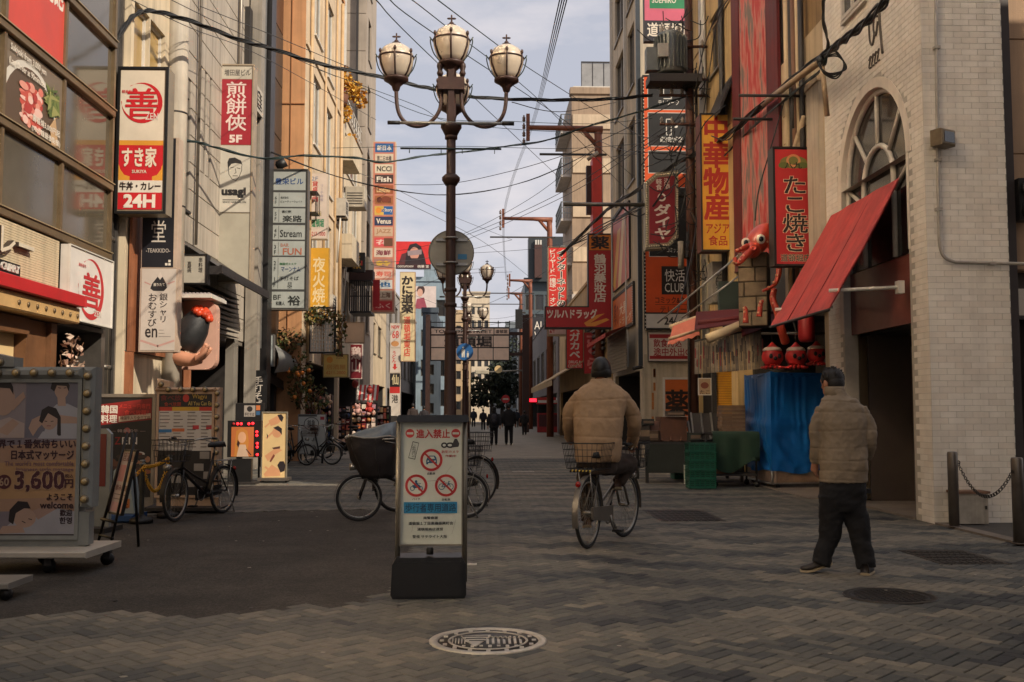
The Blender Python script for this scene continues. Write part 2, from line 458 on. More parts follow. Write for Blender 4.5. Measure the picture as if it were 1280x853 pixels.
_s=_t.nodes.new('ShaderNodeVectorMath');_s.operation='SCALE';_t.links.new(_l,_s.inputs[0]);_t.links.new(_r.outputs[0],_s.inputs['Scale']);_t.links.new(_s.outputs[0],_b.inputs['Base Color'])
CONC=mat((118,108,98),.85,0,.35,2.2,.2,70)
FARP=mat((138,129,115),.8,0,.35,1.6,.3,30)
b=B();b.quad((-900,-300,-.05),(900,-300,-.05),(900,1500,-.05),(-900,1500,-.05),mat((84,80,75),.9,0,.3,.3));struct(b.build('ground'))
b=B();b.quad((XL-2,-30,-.018),(XR+.02,-30,-.018),(XR+.02,30,-.018),(XL-2,30,-.018),JOINT);paving=struct(b.build('paving'))
b=B();b.quad((XL-2,30,-.002),(XR,30,-.002),(XR,220,-.002),(XL-2,220,-.002),FARP);struct(b.build('street'))
# asphalt reinstatement on the left, its edge cut along the brick courses
edge_px=[(0,771),(60,768),(150,763),(230,770),(300,768),(372,757),(420,759),(468,749),(482,736),(496,716),(505,700),(512,672),(516,652)]
apoly=[tuple(onG(x,y).xy) for x,y in edge_px]
apoly=[(-7.6,apoly[0][1])] + apoly + [(-1.1,14.4),(-2.6,14.2),(-4.2,13.6),(-7.6,13.3)]
def inpoly(x,y,P):
    c=False;j=len(P)-1
    for i in range(len(P)):
        if (P[i][1] > y) != (P[j][1] > y) and x < (P[j][0]-P[i][0])*(y-P[i][1])/(P[j][1]-P[i][1])+P[i][0]: c=not c
        j=i
    return c
f0=Fr((0,0,0),(1,0,0),(0,0,1));f0.V=V((0,1,0))
b=B();b.prism(f0,[(x+(.12 if x > -5 else 0),y-(.12 if y < 9 else 0)) for x,y in apoly],-.016,-.005,ASPH);struct(b.build('asphalt_road'))
BW=.09
MH=[(onG(610,801),.345),(onG(1112,745),.33)]           # manhole covers interrupt the bricks
HOLES=[(-1.2,-1)]
def brick_at(cx,cy):
    if not (XL-1.2 < cx < XR-.06 and 3.6 < cy < 29.9): return False
    if inpoly(cx,cy,apoly): return False
    for c,r in MH:
        if (cx-c.x)**2+(cy-c.y)**2 < (r+.02)**2: return False
    return True
ca,sa=math.cos(PI/4),math.sin(PI/4)
bricks=[]
for i in range(-44,460):
    for j in range(-285,285):
        k=(i-j) % 4
        if k == 0: x,y,l,wd=i,j,2,1
        elif k == 3: x,y,l,wd=i,j,1,2
        else: continue
        px_,py_=(x+l/2)*BW,(y+wd/2)*BW
        cx,cy=px_*ca - py_*sa,px_*sa + py_*ca
        if brick_at(cx,cy): bricks.append((cx,cy,k))
def tone(cx,cy):
    n=noise.noise(V((cx*.55+9,cy*.4,0)))*.9 + math.sin(cy*6.1+noise.noise(V((cx*1.5,cy*1.5,3)))*2.4)*.33
    n += random.uniform(-.30,.30) + ((.5 if cy < 13 else .2)*math.copysign(1,math.sin(cy*6.4+.5*math.sin(cx*5.2)+4.2*noise.noise(V((cx*.6,cy*.6,8)))))-.05 if cx > .75+.25*math.sin(cy*1.7) else -.05)
    return 3 if n < -.55 else 0 if n < -.05 else 1 if n < .28 else 2 if n < .75 else 4
def onscreen(cx,cy):
    d=V((cx,cy,0))-CAM;z=d.dot(_F);x=640+FPX*d.dot(_R)/z;y=426.5-FPX*d.dot(_U)/z
    return -5 < x < 1285 and y < 858
bricks.sort(key=lambda q: q[1]**2+q[0]**2)
bm={};nb=0;rest=B()
def brick_shape(bb,cx,cy,k,mt,z=0.0):
    l,wd=(BW,BW/2) if k == 0 else (BW/2,BW)
    l -= .003;wd -= .003;c=.005;h=-.016
    q=[]
    for (z_,e) in ((h,0),(z-.004,0),(z,c)):
        for sx,sy in ((-1,-1),(1,-1),(1,1),(-1,1)):
            x,y=sx*(l-e),sy*(wd-e);q.append((cx+x*ca-y*sa,cy+x*sa+y*ca,z_))
    bb.add(q,[(8,9,10,11)]+[(r+i,r+(i+1) % 4,r+4+(i+1) % 4,r+4+i) for r in (0,4) for i in range(4)],mt)
for cx,cy,k in bricks:
    t=tone(cx,cy);z=random.uniform(-.0012,.0012)
    if nb < 300 and onscreen(cx,cy):
        nb += 1
        if (k,t) not in bm:
            b=B();brick_shape(b,0,0,k,GREYB[t]);o=b.build('brick',paving,org=V((0,0,0)));bm[(k,t)]=o.data;o.location=(cx,cy,z)
        else: link_mesh('brick',bm[(k,t)],paving,(cx,cy,z))
    else: brick_shape(rest,cx,cy,k,GREYB[t],z)
stuff(rest.build('paving_bricks',paving))
# manhole covers
def manhole(c,r,label,ring,dark,fancy):
    t=thing('manhole_cover',label,'manhole cover',(c.x,c.y,0),None)
    b=B();b.lathe([(r,-.016),(r,.003),(r-.004,.006),(r*.86,.006),(r*.855,-.011)],(c.x,c.y,0),ring,44);b.build('ring',t)
    b=B();b.lathe([(r+.13,-.015),(r+.13,-.0045),(r+.001,-.0035)],(c.x,c.y,0),GREYB[2],44);b.build('collar',t)
    b=B();b.lathe([(r*.855,-.0105),(r*.853,.0),(0.001,.0)],(c.x,c.y,0),dark,44);b.build('plate',t)
    b=B()
    g=Fr((c.x,c.y,.0),(1,0,0),(0,0,1));g.V=V((0,1,0))
    if fancy:
        for k in range(16):
            a=2*PI*k/16;u,v=math.cos(a)*r*.78,math.sin(a)*r*.78
            b.prism(g,[(u-.012,v-.02),(u+.012,v-.02),(u+.012,v+.02),(u-.012,v+.02)],0,.005,ring)
        b.torus((c.x,c.y,.002),r*.66,.008,ring,(0,0,1),36,6,.5)
        # castle keep with stacked roofs, waves and parks around it
        b.prism(g,[(-.16,.12),(.02,.14),(-.01,.02),(-.07,-.16),(-.13,-.02)],0,.005,ring)
        for q in range(3): b.prism(g,[(-.15+q*.02,.1-.06*q),(.0-q*.01,.1-.06*q),(.0-q*.01,.085-.06*q),(-.15+q*.02,.085-.06*q)],.005,.008,dark)
        for q in range(7):
            x=-.01+q*.032;b.prism(g,[(x,-.09),(x+.015,-.09),(x+.015,.02+.03*math.sin(q*1.7)),(x,.03)],0,.005,ring)
            b.tube(smooth_path([(c.x+.0+q*.03,c.y+.06,.002),(c.x+.02+q*.028,c.y+.09,.004),(c.x+.035+q*.025,c.y+.055,.002)],3),.005,ring,5)
        for q in range(8):
            x=-.2+q*.05;b.prism(g,[(x,-.17+.02*(q % 2)),(x+.02,-.17+.02*(q % 2)),(x+.02,-.13),(x,-.13)],0,.005,ring)
        for q in range(5):
            x=-.21+q*.018;b.prism(g,[(x,-.08),(x+.007,-.08),(x+.007,.06-.01*q),(x,.06)],0,.005,ring)
    else:
        for i in range(-6,7):
            for j in range(-6,7):
                u,v=i*.045,j*.045
                if math.hypot(u,v) < r*.78: b.prism(g,[(u-.014,v-.014),(u+.014,v-.014),(u+.014,v+.014),(u-.014,v+.014)],0,.004,dark)
    b.build('relief',t)
IRON=mat((186,178,164),.45,.25,.3,20);IROND=mat((58,54,50),.5,.6,.3,20)
manhole(MH[0][0],MH[0][1],'ornate round iron manhole cover with a relief picture, before the no entry board',IRON,IROND,True)
manhole(MH[1][0],MH[1][1],'plain dark round manhole cover in the paving by the walking man',IROND,mat((44,41,39),.6,.4,.3,12),False)
for (x0,y0,x1,y1),lab in (((815,638,892,652),'dark rectangular drain cover in the paving between the cyclist and the food stall'),((1150,688,1235,706),'dark rectangular cover plate in the paving near the steel bollards')):
    a=onG(x0,(y0+y1)/2);c=onG(x1,(y0+y1)/2);a.y=onG(x0,y1).y;c.y=onG(x0,y0).y;t=thing('drain_cover',lab,'drain cover',((a.x+c.x)/2,(a.y+c.y)/2,0))
    b=B();b.box(a.x,a.y,-.01,c.x,c.y,.004,IROND);b.build('frame',t)
    b=B()
    for i in range(9):
        x=a.x+.04+(c.x-a.x-.08)*i/9
        for j in range(5):
            y=a.y+.04+(c.y-a.y-.08)*j/5;b.box(x,y,.004,x+(c.x-a.x)/14,y+(c.y-a.y)/9,.008,mat((44,41,39),.6,.4,.3,12))
    b.build('tread',t)
# kerb line and the side lane's paving on the right
b=B()
for i in range(26):
    y=-13.5+i*1.0
    if y > 12: break
    b.box(XR,y+.004,-.04,XR+.16,y+.996,.022+random.uniform(-.002,.002),CONC)
struct(b.build('kerb'))
b=B();b.box(XR+.164,-14,-.04,20,12.19,.016,mat((70,66,62),.85,0,.35,1.2,.3,120));struct(b.build('side_pavement'))
b=B();b.box(XL-2,15.6,-.015,XL+.25,60,.012,CONC);struct(b.build('left_pavement'))
b=B();b.box(XR-.35,15.8,-.015,XR+3,30,.012,CONC);b.box(XR-1.0,30.0,-.015,XR+1,70,.014,CONC);struct(b.build('right_pavement'))
# worn white scuffs: paint left on the paving
WP=mat((190,185,175),.8,0,.5,30)
b=B()
for x0,x1,y in ((600,640,559),(640,690,571),(700,760,566),(640,668,590),(545,596,707)):
    a,c=onG(x0,y),onG(x1,y);b.box(a.x,a.y,.001,c.x,a.y+.09,.006,WP)
struct(b.build('road_markings'))
b=B();random.seed(3)   # trodden gum and drips
for _ in range(150):
    x,y,r=random.uniform(-4.5,5),random.uniform(4.6,16),random.uniform(.008,.022);b.prism(f0,[(x+r*math.cos(k*1.05)*random.uniform(.7,1.2),y+r*math.sin(k*1.05)*random.uniform(.7,1.2)) for k in range(6)],.003,.0045,mat((150,142,130),.7) if random.random() < .4 else DARK)
stuff(b.build('litter_specks',paving))
# ================================================================== RIGHT: WHITE BRICK BUILDING
RF=FRt(XR);YB0,YB1,HB=12.2,15.75,8.6
wb=thing('white_brick_building','white painted brick corner building with tall arched window over dark doorway','building',(XR,14,0))
WBR=[mat(c,.5,0,.1,3,.08,50,0,.1) for c in ((232,224,210),(226,217,203),(235,227,214),(229,219,204))]
MORT=mat((180,172,158),.7,0,.2,4)
SMJ=mat((214,203,188),.6,0,.15,3)
a0,a1,zs,ra=12.72,15.08,4.64,1.18;ac=(a0+a1)/2
b=B()
wall_holes(b,RF,-YB1,0,-YB0,zs,[(-a1,0,-a0,zs)],MORT,.2)
b.quad(RF.p(-YB1,zs),RF.p(-a1,zs),RF.p(-a1,HB),RF.p(-YB1,HB),MORT);b.quad(RF.p(-a0,zs),RF.p(-YB0,zs),RF.p(-YB0,HB),RF.p(-a0,HB),MORT)
N=24
arc=[(-ac-ra*math.cos(PI*i/N),zs+ra*math.sin(PI*i/N)) for i in range(N+1)]
for i in range(N):
    p,q=arc[i],arc[i+1]
    b.quad(RF.p(*p),RF.p(*q),RF.p(q[0],HB),RF.p(p[0],HB),MORT);b.quad(RF.p(*p),RF.p(*p,-.2),RF.p(*q,-.2),RF.p(*q),SMJ)
FS=FF(YB0)
b.quad((XR,YB0,0),(6.45,YB0,0),(6.45,YB0,HB),(XR,YB0,HB),MORT)
b.quad((XR,YB0,HB),(6.45,YB0,HB),(6.45,YB1,HB),(XR,YB1,HB),MORT);b.quad((6.45,YB0,0),(6.45,YB1,0),(6.45,YB1,HB),(6.45,YB0,HB),MORT)
b.build('wall',wb)
BH,BL=.0745,.20
cache={};nbk=0;rest=B()
def wbrick(f,u0,v0,u1,v1,single):
    global nbk
    mt=random.choice(WBR);k=(round(u1-u0,3),f is FS,mt)
    n=.005+random.uniform(-.001,.001)
    if single and nbk < 300:
        nbk += 1
        if k not in cache:
            g=Fr((0,0,0),f.U,f.N);bb=B();bb.fbox(g,.0018,.0018,u1-u0-.0018,v1-v0-.0018,-.004,0,mt,.0025);o=bb.build('brick',wb,org=V((0,0,0)));cache[k]=o.data
        else: o=link_mesh('brick',cache[k],wb,(0,0,0))
        o.location=f.p(u0,v0,n) - wb.location
    else: rest.fbox(f,u0+.0018,v0+.0018,u1-.0018,v1-.0018,-.001,n,mt,.0025)
for r in range(int(HB/BH)):
    z=r*BH;off=(r % 2)*BL/2
    u=XR-off
    while u < 6.45:
        c,d=max(u,XR),min(u+BL,6.45)
        if d-c > .03: wbrick(FS,c,z,d,z+BH,7 <= r <= 62)
        u += BL
    u=-YB1-off
    while u < -YB0:
        c,d=max(u,-YB1),min(u+BL,-YB0);m_=-(c+d)/2;zc=z+BH/2
        inside=(a0-.13 < m_ < a1+.13 and zc < zs) or math.hypot(m_-ac,zc-zs) < ra+.17
        if d-c > .03 and not inside: wbrick(RF,c,z,d,z+BH,False)
        u += BL
stuff(rest.build('wall_bricks',wb))
# smooth rendered arch surround and jambs
SM=mat((226,214,198),.6,0,.15,3,0,0,0,.15)
b=B()
for i in range(N):
    p,q=arc[i],arc[i+1];sc=lambda t,k: (-ac+(t[0]+ac)*k,zs+(t[1]-zs)*k)
    A_,B_,C_,D_=p,q,sc(q,1.12),sc(p,1.12)
    b.hexa([RF.p(*A_,0),RF.p(*B_,0),RF.p(*C_,0),RF.p(*D_,0),RF.p(*A_,.012),RF.p(*B_,.012),RF.p(*C_,.012),RF.p(*D_,.012)],SM)
b.fbox(RF,-a1-.14,2.5,-a1,zs,0,.012,SM);b.fbox(RF,-a0,3.4,-a0+.05,zs,0,.0121,SM)
b.build('arch_surround',wb)
# the arched window: frame, inner arch, radial bars, glass
FRM=mat((196,188,176),.5,0,.15,4)
b=B();nn=-.10
b.tube([RF.p(*q,nn) for q in [(-a1+.03,3.4)]+[(-ac+(t[0]+ac)*.97,zs+(t[1]-zs)*.97) for t in arc]+[(-a0-.03,3.4)]],.045,FRM,6)
ri=.53;ia=[(-ac-ri*math.cos(PI*i/16),4.5+ri*math.sin(PI*i/16)) for i in range(17)]
b.tube([RF.p(*q,nn+.003) for q in [(-ac-ri,3.4)]+ia+[(-ac+ri,3.4)]],.04,FRM,6)
b.tube([RF.p(-ac,4.5+ri,nn),RF.p(-ac,zs+ra,nn)],.032,FRM,6)
for s in (-1,1): b.tube([RF.p(-ac+s*ri*.72,4.5+ri*.7,nn),RF.p(-ac+s*ra*.74,zs+ra*.68,nn)],.032,FRM,6);b.tube([RF.p(-ac+s*ri,4.3,nn),RF.p(-ac+s*ra,4.66,nn)],.03,FRM,6)
wo=b.build('arched_window',wb)
g=B();g.add([RF.p(*q,nn-.02) for q in [(-a1,3.4)]+arc+[(-a0,3.4)]],[tuple(range(len(arc)+2))],GLASS);g.build('pane',wo)
b=B();b.fbox(RF,-a1+.01,2.48,-a0-.01,3.38,-.14,-.10,mat((128,74,66),.22,0,.25,1.2));b.build('fascia_panel',wb)
b=B()
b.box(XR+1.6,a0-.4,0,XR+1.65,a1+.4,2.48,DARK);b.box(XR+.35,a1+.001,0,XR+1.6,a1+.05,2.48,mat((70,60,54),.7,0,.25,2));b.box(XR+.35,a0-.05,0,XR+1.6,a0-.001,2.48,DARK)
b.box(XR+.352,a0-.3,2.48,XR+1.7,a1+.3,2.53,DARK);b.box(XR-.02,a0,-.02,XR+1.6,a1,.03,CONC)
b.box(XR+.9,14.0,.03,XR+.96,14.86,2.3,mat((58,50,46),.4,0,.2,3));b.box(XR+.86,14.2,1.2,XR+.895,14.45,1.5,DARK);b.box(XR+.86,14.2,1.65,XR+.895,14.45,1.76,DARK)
b.build('doorway',wb)
# upper window
window(wb,RF,(-14.75,7.15,-13.9,8.4),FRM,GLASS,2,1,-.02,.06)
# incised emblem on the wall
b=B();EM=mat((88,80,72),.7,0,.2,5)
def stroke(pts,r=.018): b.tube([RF.p(-13.6+x,6.62+y,.012) for x,y in smooth_path([(p[0],p[1],0) for p in pts],4) for x,y in [(x,y)]] if False else [RF.p(-13.6+q.x,6.62+q.y,.012) for q in smooth_path([(p[0],p[1],0) for p in pts],4)],r,EM,5)
stroke([(-.22,.28),(-.2,-.1),(-.1,-.2),(-.02,-.05)]);stroke([(-.02,.2),(-.06,0),(.02,-.12),(.1,.05)])
stroke([(-.05,.28),(.15,.26),(.17,.0),(.24,-.45)],.024);stroke([(-.1,.2),(.1,.12)])
for k in range(4): stroke([(-.25+k*.1,-.38),(-.18+k*.1,-.34),(-.25+k*.1,-.48),(-.17+k*.1,-.5)],.013)
b.build('emblem',wb)
# conduit, floodlight, cabinet on the side wall
PIPE=mat((168,160,148),.5,.1,.2,5)
t=thing('conduit_pipe','pale conduit pipe running down the white brick side wall and bending right','pipe',onY(1173,330,12.16))
pp=[onY(1169,-60,12.15),onY(1171,120,12.15),onY(1173.5,280,12.15),onY(1175,308,12.15),onY(1181,322,12.15),onY(1194,328,12.15),onY(1280,330,12.15),onY(1330,331,12.15)]
b=B();b.tube(pp[:2]+smooth_path(pp[2:6],4)+pp[6:],.021,PIPE,8);b.build('pipe',t)
b=B()
for x,y in ((1170.5,60),(1172.5,200),(1173,262),(1240,329.6)):
    p=onY(x,y,12.16);b.box(p.x-.035,12.12,p.z-.018,p.x+.035,12.194,p.z+.018,PIPE)
b.build('clamp',t)
t=thing('floodlight','small weathered floodlight on the white brick side wall beside the pipe','floodlight',onY(1181,172,12.1))
b=B();p=onY(1172,174,12.17);b.box(p.x-.06,12.13,p.z-.11,p.x+.04,12.19,p.z+.11,PIPE);b.build('mount',t)
f=FF(12.0,R(28),onY(1184,172,12.0).x);p=onY(1184,172,12.0)
b=B();b.fbox(f,-.13,p.z-.1,.13,p.z+.1,-.14,.03,mat((120,104,80),.5,.2,.3,12),.02);b.build('housing',t)
b=B();b.fbox(f,-.09,p.z-.065,.09,p.z+.065,.031,.036,GLASS);b.build('lens',t)
t=thing('wall_cabinet','low rust stained white metal cabinet against the foot of the white brick wall','cabinet',(5.98,12.05,.016))
b=B();b.box(5.6,11.93,.03,5.96,12.185,.38,mat((186,176,160),.6,.1,.3,6,0,0,0,.5));b.box(5.58,11.91,.381,5.98,12.186,.41,mat((130,96,74),.7,.1,.4,9));b.build('cabinet_body',t)
b=B();b.box(5.92,11.915,.2,5.94,11.929,.24,DARK);b.build('handle',t)
# red fabric awning over the doorway
t=thing('red_awning','large sloping faded red fabric awning over the white building doorway','awning',(XR,14.2,4.37))
AWN=mat((190,70,64),.8,0,.3,2.2,.3,30,0,.2)
y0,y1=12.92,15.5;b=B();nu,nvv=36,26;vs=[]
for j in range(nvv+1):
    for i in range(nu+1):
        s_,q=i/nu,j/nvv
        x=XR-.02-.97*q;z=4.37-1.71*q - .06*math.sin(PI*q)*(.5+.5*math.sin(3*PI*s_)**2) + .022*noise.noise(V((s_*9+q*5,q*2.2-s_*3,1)))*(.2+q) + .02*max(0,.35-s_)*math.sin(26*(s_*1.6+q*.7))*q
        vs.append((x + .01*math.sin(5*s_*PI+3*q),y0+(y1-y0)*s_,z))
fs=[(j*(nu+1)+i,j*(nu+1)+i+1,(j+1)*(nu+1)+i+1,(j+1)*(nu+1)+i) for j in range(nvv) for i in range(nu)]
b.add(vs,fs,AWN,True);b.add([(x+.012,y,z-.012) for x,y,z in vs],[q[::-1] for q in fs],AWN,True)
b.build('canopy',t)
b=B()
for i in range(1,3): 
    y=y0+(y1-y0)*i/3;b.tube([(XR-.02-.97*k/8,y,4.372-1.71*k/8-.03*math.sin(PI*k/8)) for k in range(9)],.006,mat((120,30,34),.8,0,.2,3),5)
b.build('seam',t)
b=B();b.tube([(XR-.99,y0-.02,2.64),(XR-.99,y1+.02,2.64)],.022,DARK,8);b.build('front_bar',t)
b=B();b.tube([(XR-.05,y0+.02,2.94),(XR-.94,y0+.08,2.9)],.024,WHITE,8);b.box(XR-.08,y0-.04,2.86,XR-.002,y0+.08,3.02,WHITE);b.tube([(XR-.05,y1-.06,2.94),(XR-.94,y1-.08,2.9)],.024,WHITE,8);b.build('arm',t)
# bollards and chain
for k,(px_,py_) in enumerate(((1193,659),(1274.5,680))):
    g=onG(px_,py_,.016);t=thing('bollard',('steel bollard nearest the white brick wall, holding one end of the chain','steel bollard further from the white brick wall, at the edge of the side lane')[k],'bollard',(g.x,g.y,.016),'steel bollards with a chain')
    b=B();b.lathe([(.058,0),(.058,.84),(.054,.856),(.0505,.862),(.001,.866)],g,metalm((112,104,96),.35),18);b.build('post',t)
    b=B();b.lathe([(.074,0),(.072,.012),(.06,.016)],g,metalm((90,80,72),.5),18);b.build('base',t)
    b=B();b.torus(g+V((.06,-.02,.74)),.018,.006,DARK,(0,1,0),12,6);b.build('ring',t)
g0,g1=onG(1193,659,.016)+V((.06,-.02,.72)),onG(1274.5,680,.016)+V((-.06,-.02,.72))
b=B();n=44
for i in range(n):
    s_=i/(n-1);p=g0.lerp(g1,s_);p.z -= .34*(1-(2*s_-1)**2)*.9
    ax=V((1,0,.3)) if i % 2 else V((0,1,0));b.torus(p,.016,.0045,IROND,ax,8,5)
tag(b.build('barrier_chain',loc=g0),'sagging rusty chain hung between the two steel bollards','chain',None)
# narrow building at the very edge, beyond the white wall
t=thing('tan_building','tan panelled building just beyond the white brick side wall, at the edge of the view','building',(6.9,12.9,0))
TAN=wallm((170,140,112));b=B();b.box(6.62,12.5,3.1,9.5,20,9,TAN);b.box(6.62,12.7,0,9.5,20,3.1,mat((62,54,50),.5,0,.2,2));b.build('wall',t)
b=B();b.box(6.455,12.32,0,6.615,12.6,9,mat((60,52,50),.6,0,.25,3));b.build('downpipe',t)
panels(t,FF(12.5),6.63,3.1,9.5,9,2,4,TAN,.02,.02)
t=thing('signal_box','black double lamp signal hanging on the tan wall at the edge of the view','signal',onY(1277,250,12.3))
p=onY(1277,250,12.3)
b=B();b.box(p.x-.06,12.24,p.z-.26,p.x+.2,12.44,p.z+.26,BLACK);b.build('housing',t)
b=B()
for dz in (-.13,.13): b.lathe([(.1,0),(.1,.07),(.085,.07),(.08,.0)],(p.x+.06,12.24,p.z+dz),BLACK,16,True,Matrix.Rotation(R(90),3,'X'))
b.build('hood',t)

# ================================================================== RIGHT: OCTOPUS DUMPLING SHOP AND NEIGHBOURS
CREAM=wallm((196,174,142),.35);TANW=wallm((150,122,84),.55);DRED=mat((96,22,26),.6,0,.3,2,.05,30,0,.3)
tk=thing('snack_shop_building','cream and dark red building above the open street food stall','building',(XR,18.5,0))
b=B();b.box(XR,15.76,3.1,9,18.0,7.6,CREAM);b.box(XR+.05,15.77,7.6,9,18.0,12,TANW);b.box(XR+.02,18.0,3.1,9,21.4,9.4,DARK)
b.box(8.5,15.76,0,9,21.4,3.1,DARK);b.box(XR+.3,21.2,0,9,21.4,3.1,DARK);b.box(XR,15.76,0,9,15.95,3.1,CREAM)
b.build('wall',tk)
b=B();b.box(XR-.08,15.8,2.9,XR+.2,16.4,6.6,mat((190,176,156),.6,0,.2,2,0,0,0,.4));b.box(XR-.1,15.78,6.6,XR+.2,16.42,6.68,CREAM);b.build('column',tk)
b=B();b.box(XR-.06,18.02,4.3,XR-.002,18.75,12.5,DRED);b.box(XR-.06,20.75,4.3,XR-.002,21.35,12.5,DRED);b.box(XR-.08,18.05,4.26,XR+.0,21.3,4.3,DRED);b.build('red_frame',tk)
WEA=bpy.data.materials.new('weathered_paint');WEA.use_nodes=True;_t=WEA.node_tree;_b=_t.nodes['Principled BSDF'];_b.inputs['Roughness'].default_value=.7
_g=_t.nodes.new('ShaderNodeNewGeometry');_m=_t.nodes.new('ShaderNodeMapping');_m.inputs['Scale'].default_value=(3,3,.8);_n=_t.nodes.new('ShaderNodeTexNoise');_n.inputs['Scale'].default_value=1.7;_n.inputs['Detail'].default_value=8;_r=_t.nodes.new('ShaderNodeValToRGB')
_t.links.new(_g.outputs['Position'],_m.inputs[0]);_t.links.new(_m.outputs[0],_n.inputs[0]);_t.links.new(_n.outputs[0],_r.inputs[0]);_t.links.new(_r.outputs[0],_b.inputs['Base Color'])
_e=_r.color_ramp.elements;_e[0].position=.4;_e[0].color=(*[lin(x) for x in (112,104,96)],1);_e[1].position=.62;_e[1].color=(*[lin(x) for x in (176,52,48)],1)
_x=_r.color_ramp.elements.new(.5);_x.color=(*[lin(x) for x in (190,120,108)],1)
b=B();b.box(XR-.035,18.76,4.32,XR-.003,20.74,12.5,WEA);b.build('weathered_panel',tk)
b=B()
for k in range(5): b.tube([(XR-.08,16.6+.2*k,3.2),(XR-.08,16.6+.2*k,9.5)],.035 if k % 2 else .05,[DARK,CREAM,mat((112,78,56),.6,0,.2,4)][k % 3],8)
b.tube([(XR-.1,16.45,6.2),(XR-.14,17.9,5.0)],.05,CREAM,8);b.build('pipe',tk)
b=B()
for i in range(5):
    z=4.6+i*.5;b.box(XR-.01,16.5,z,XR-.003,17.9,z+.02,TANW)
b.build('joint',tk)
r2=building('beige_building','beige rendered building behind the yellow vertical sign','R',XR,21.45,25.8,13.2,wallm((186,158,110),.4),[(22.6,6.4,23.6,7.6),(22.6,9.2,23.6,10.6)],doors=[(22,0,25.4,3.0,1.6)],deep=2.5)
b=B()
for y in (22.2,24.0,24.25): b.tube([(XR-.07,y,3),(XR-.07,y,13)],.06,WHITE if y > 23 else DARK,8)
b.build('pipe',r2)
b=B();b.box(XR-.02,21.5,7.6,XR+.0,25.7,7.63,TANW);b.box(XR-.02,21.5,10.3,XR+.0,25.7,10.33,TANW);b.build('joint',r2)
t=thing('lean_to_roof','dark sloping lean-to roof beside the dark red frame','roof',(XR-.3,22,7))
b=B();q=[onY(893,140,22),onY(925,92,21.5)]
b.hexa([(q[0].x,22.8,q[0].z-.15),(XR,22.8,q[1].z-.15),(XR,21.45,q[1].z-.15),(q[0].x,21.45,q[0].z-.15),(q[0].x,22.8,q[0].z),(XR,22.8,q[1].z),(XR,21.45,q[1].z),(q[0].x,21.45,q[0].z)],DARK);b.build('roof_slope',t)

# ------------------------------------------------------------------ building whose end wall carries the big orange board
X3=4.8
r3=building('corner_building','cream corner building whose end wall carries the tall orange and black board','R',X3,30.0,36.8,17,wallm((200,186,164),.35),[(31.2,8.6,32.6,10.6),(33.6,8.6,35.6,10.6),(31.2,11.6,32.6,13.6),(33.6,11.6,35.6,13.6),(31.2,14.3,32.6,16),(33.6,14.3,35.6,16)],doors=[(30.6,0,36.2,2.6,1.5)],deep=4)
WALLP=mat((196,182,158),.7,0,.25,1.2,0,0,0,.3)
panels(r3,FF(30.0),X3+.02,.02,6.4,3.05,4,1,WALLP,.02,.012)
b=B();
for y in (30.3,32.9,36.4): b.box(X3-.09,y-.06,2.8,X3-.002,y+.06,16.8,WHITE)
b.box(X3-.06,33.0,8.2,X3-.004,36.3,8.3,DARK);b.box(X3-.12,30.0,2.7,X3-.003,30.12,16.9,mat((60,66,72),.5,.3,.2,4));b.build('trim',r3)
for k in range(9):
    p=onY(random.choice((816,818,867)),random.uniform(455,560),29.97)
    b=B();b.box(p.x-.03,29.955,p.z-.12,p.x+.03,29.979,p.z+.12,mat((186,120,62),.7,0,.3,8));b.build('poster_remnant',r3)
f=FF(29.9)
OR=(214,84,34)
E2=[('r',806,96,874,388,OR),('r',806,388,874,411,(205,200,192)),
      ('r',811,104,864,138,(30,30,32)),('r',811,142,864,184,(30,30,32)),('r',811,190,864,218,(30,30,32)),('r',811,236,866,322,(30,30,32)),('r',826,334,858,369,(34,30,30))]
for (a,b_,c,d) in ((811,104,864,138),(811,142,864,184),(811,190,864,218),(811,236,866,322)):
    E2.append(('l',[(a,b_),(c,b_),(c,d),(a,d),(a,b_)],.8,(205,200,190)))
E2 += [('l',[(829,112),(835,105),(842,112)],1,(225,220,210)),('l',[(831,112),(831,119),(840,119),(840,112)],1,(225,220,210)),('l',[(833,120),(840,120),(841,124),(831,124)],1,(225,220,210)),('t','テレワーク',824,126,850,132,(225,220,210)),
       ('l',[(834,150),(840,150),(840,170),(834,170),(834,150)],1,(225,220,210)),('e',846,158,2.5,3,(225,220,210)),('t','鍵付完全個室',826,172,854,179,(225,220,210)),
       ('t','コミック',833,311,848,317,(235,230,220)),('t','快活',830,338,855,353,(225,220,212),.0),('t','CLUB',830,355,854,366,(225,220,212),.0),
       ('t','コミック&ネット',818,374,868,383,(40,26,22)),('l',[(818,385),(868,385)],.6,(70,36,22))]
E2=[('r',806,96,874,391,OR)] + [e for e in E2[1:]]
E2=[e for e in E2 if not (e[0] == 't' and e[1] == 'コミック&ネット') and not (e[0] == 'l' and e[1] == [(818,385),(868,385)])]
E2 += [('t','コミック&ネット',818,372,868,380,(40,26,22)),('l',[(818,381.5),(868,381.5)],.6,(70,36,22)),('t','テレワーク',824,383.5,864,391,(40,26,22)),('t','24',829,397,840,406,(40,36,34),.03),('t','h OPEN',841,400,866,406,(40,36,34))]
E2[1]=('r',806,393,874,411,(205,200,192))
sg=sign('tall_signboard','very tall orange and black comic and internet cafe board on the end wall','signboard',f,(804.5,94.5,875.5,412),.12,DARK,E2,rim=.04,crim=BLACK)
b=B()
u0=f.px(804.5,250)[0];u1=f.px(875.5,250)[0];v0=f.px(840,412)[1];v1=f.px(840,94.5)[1]
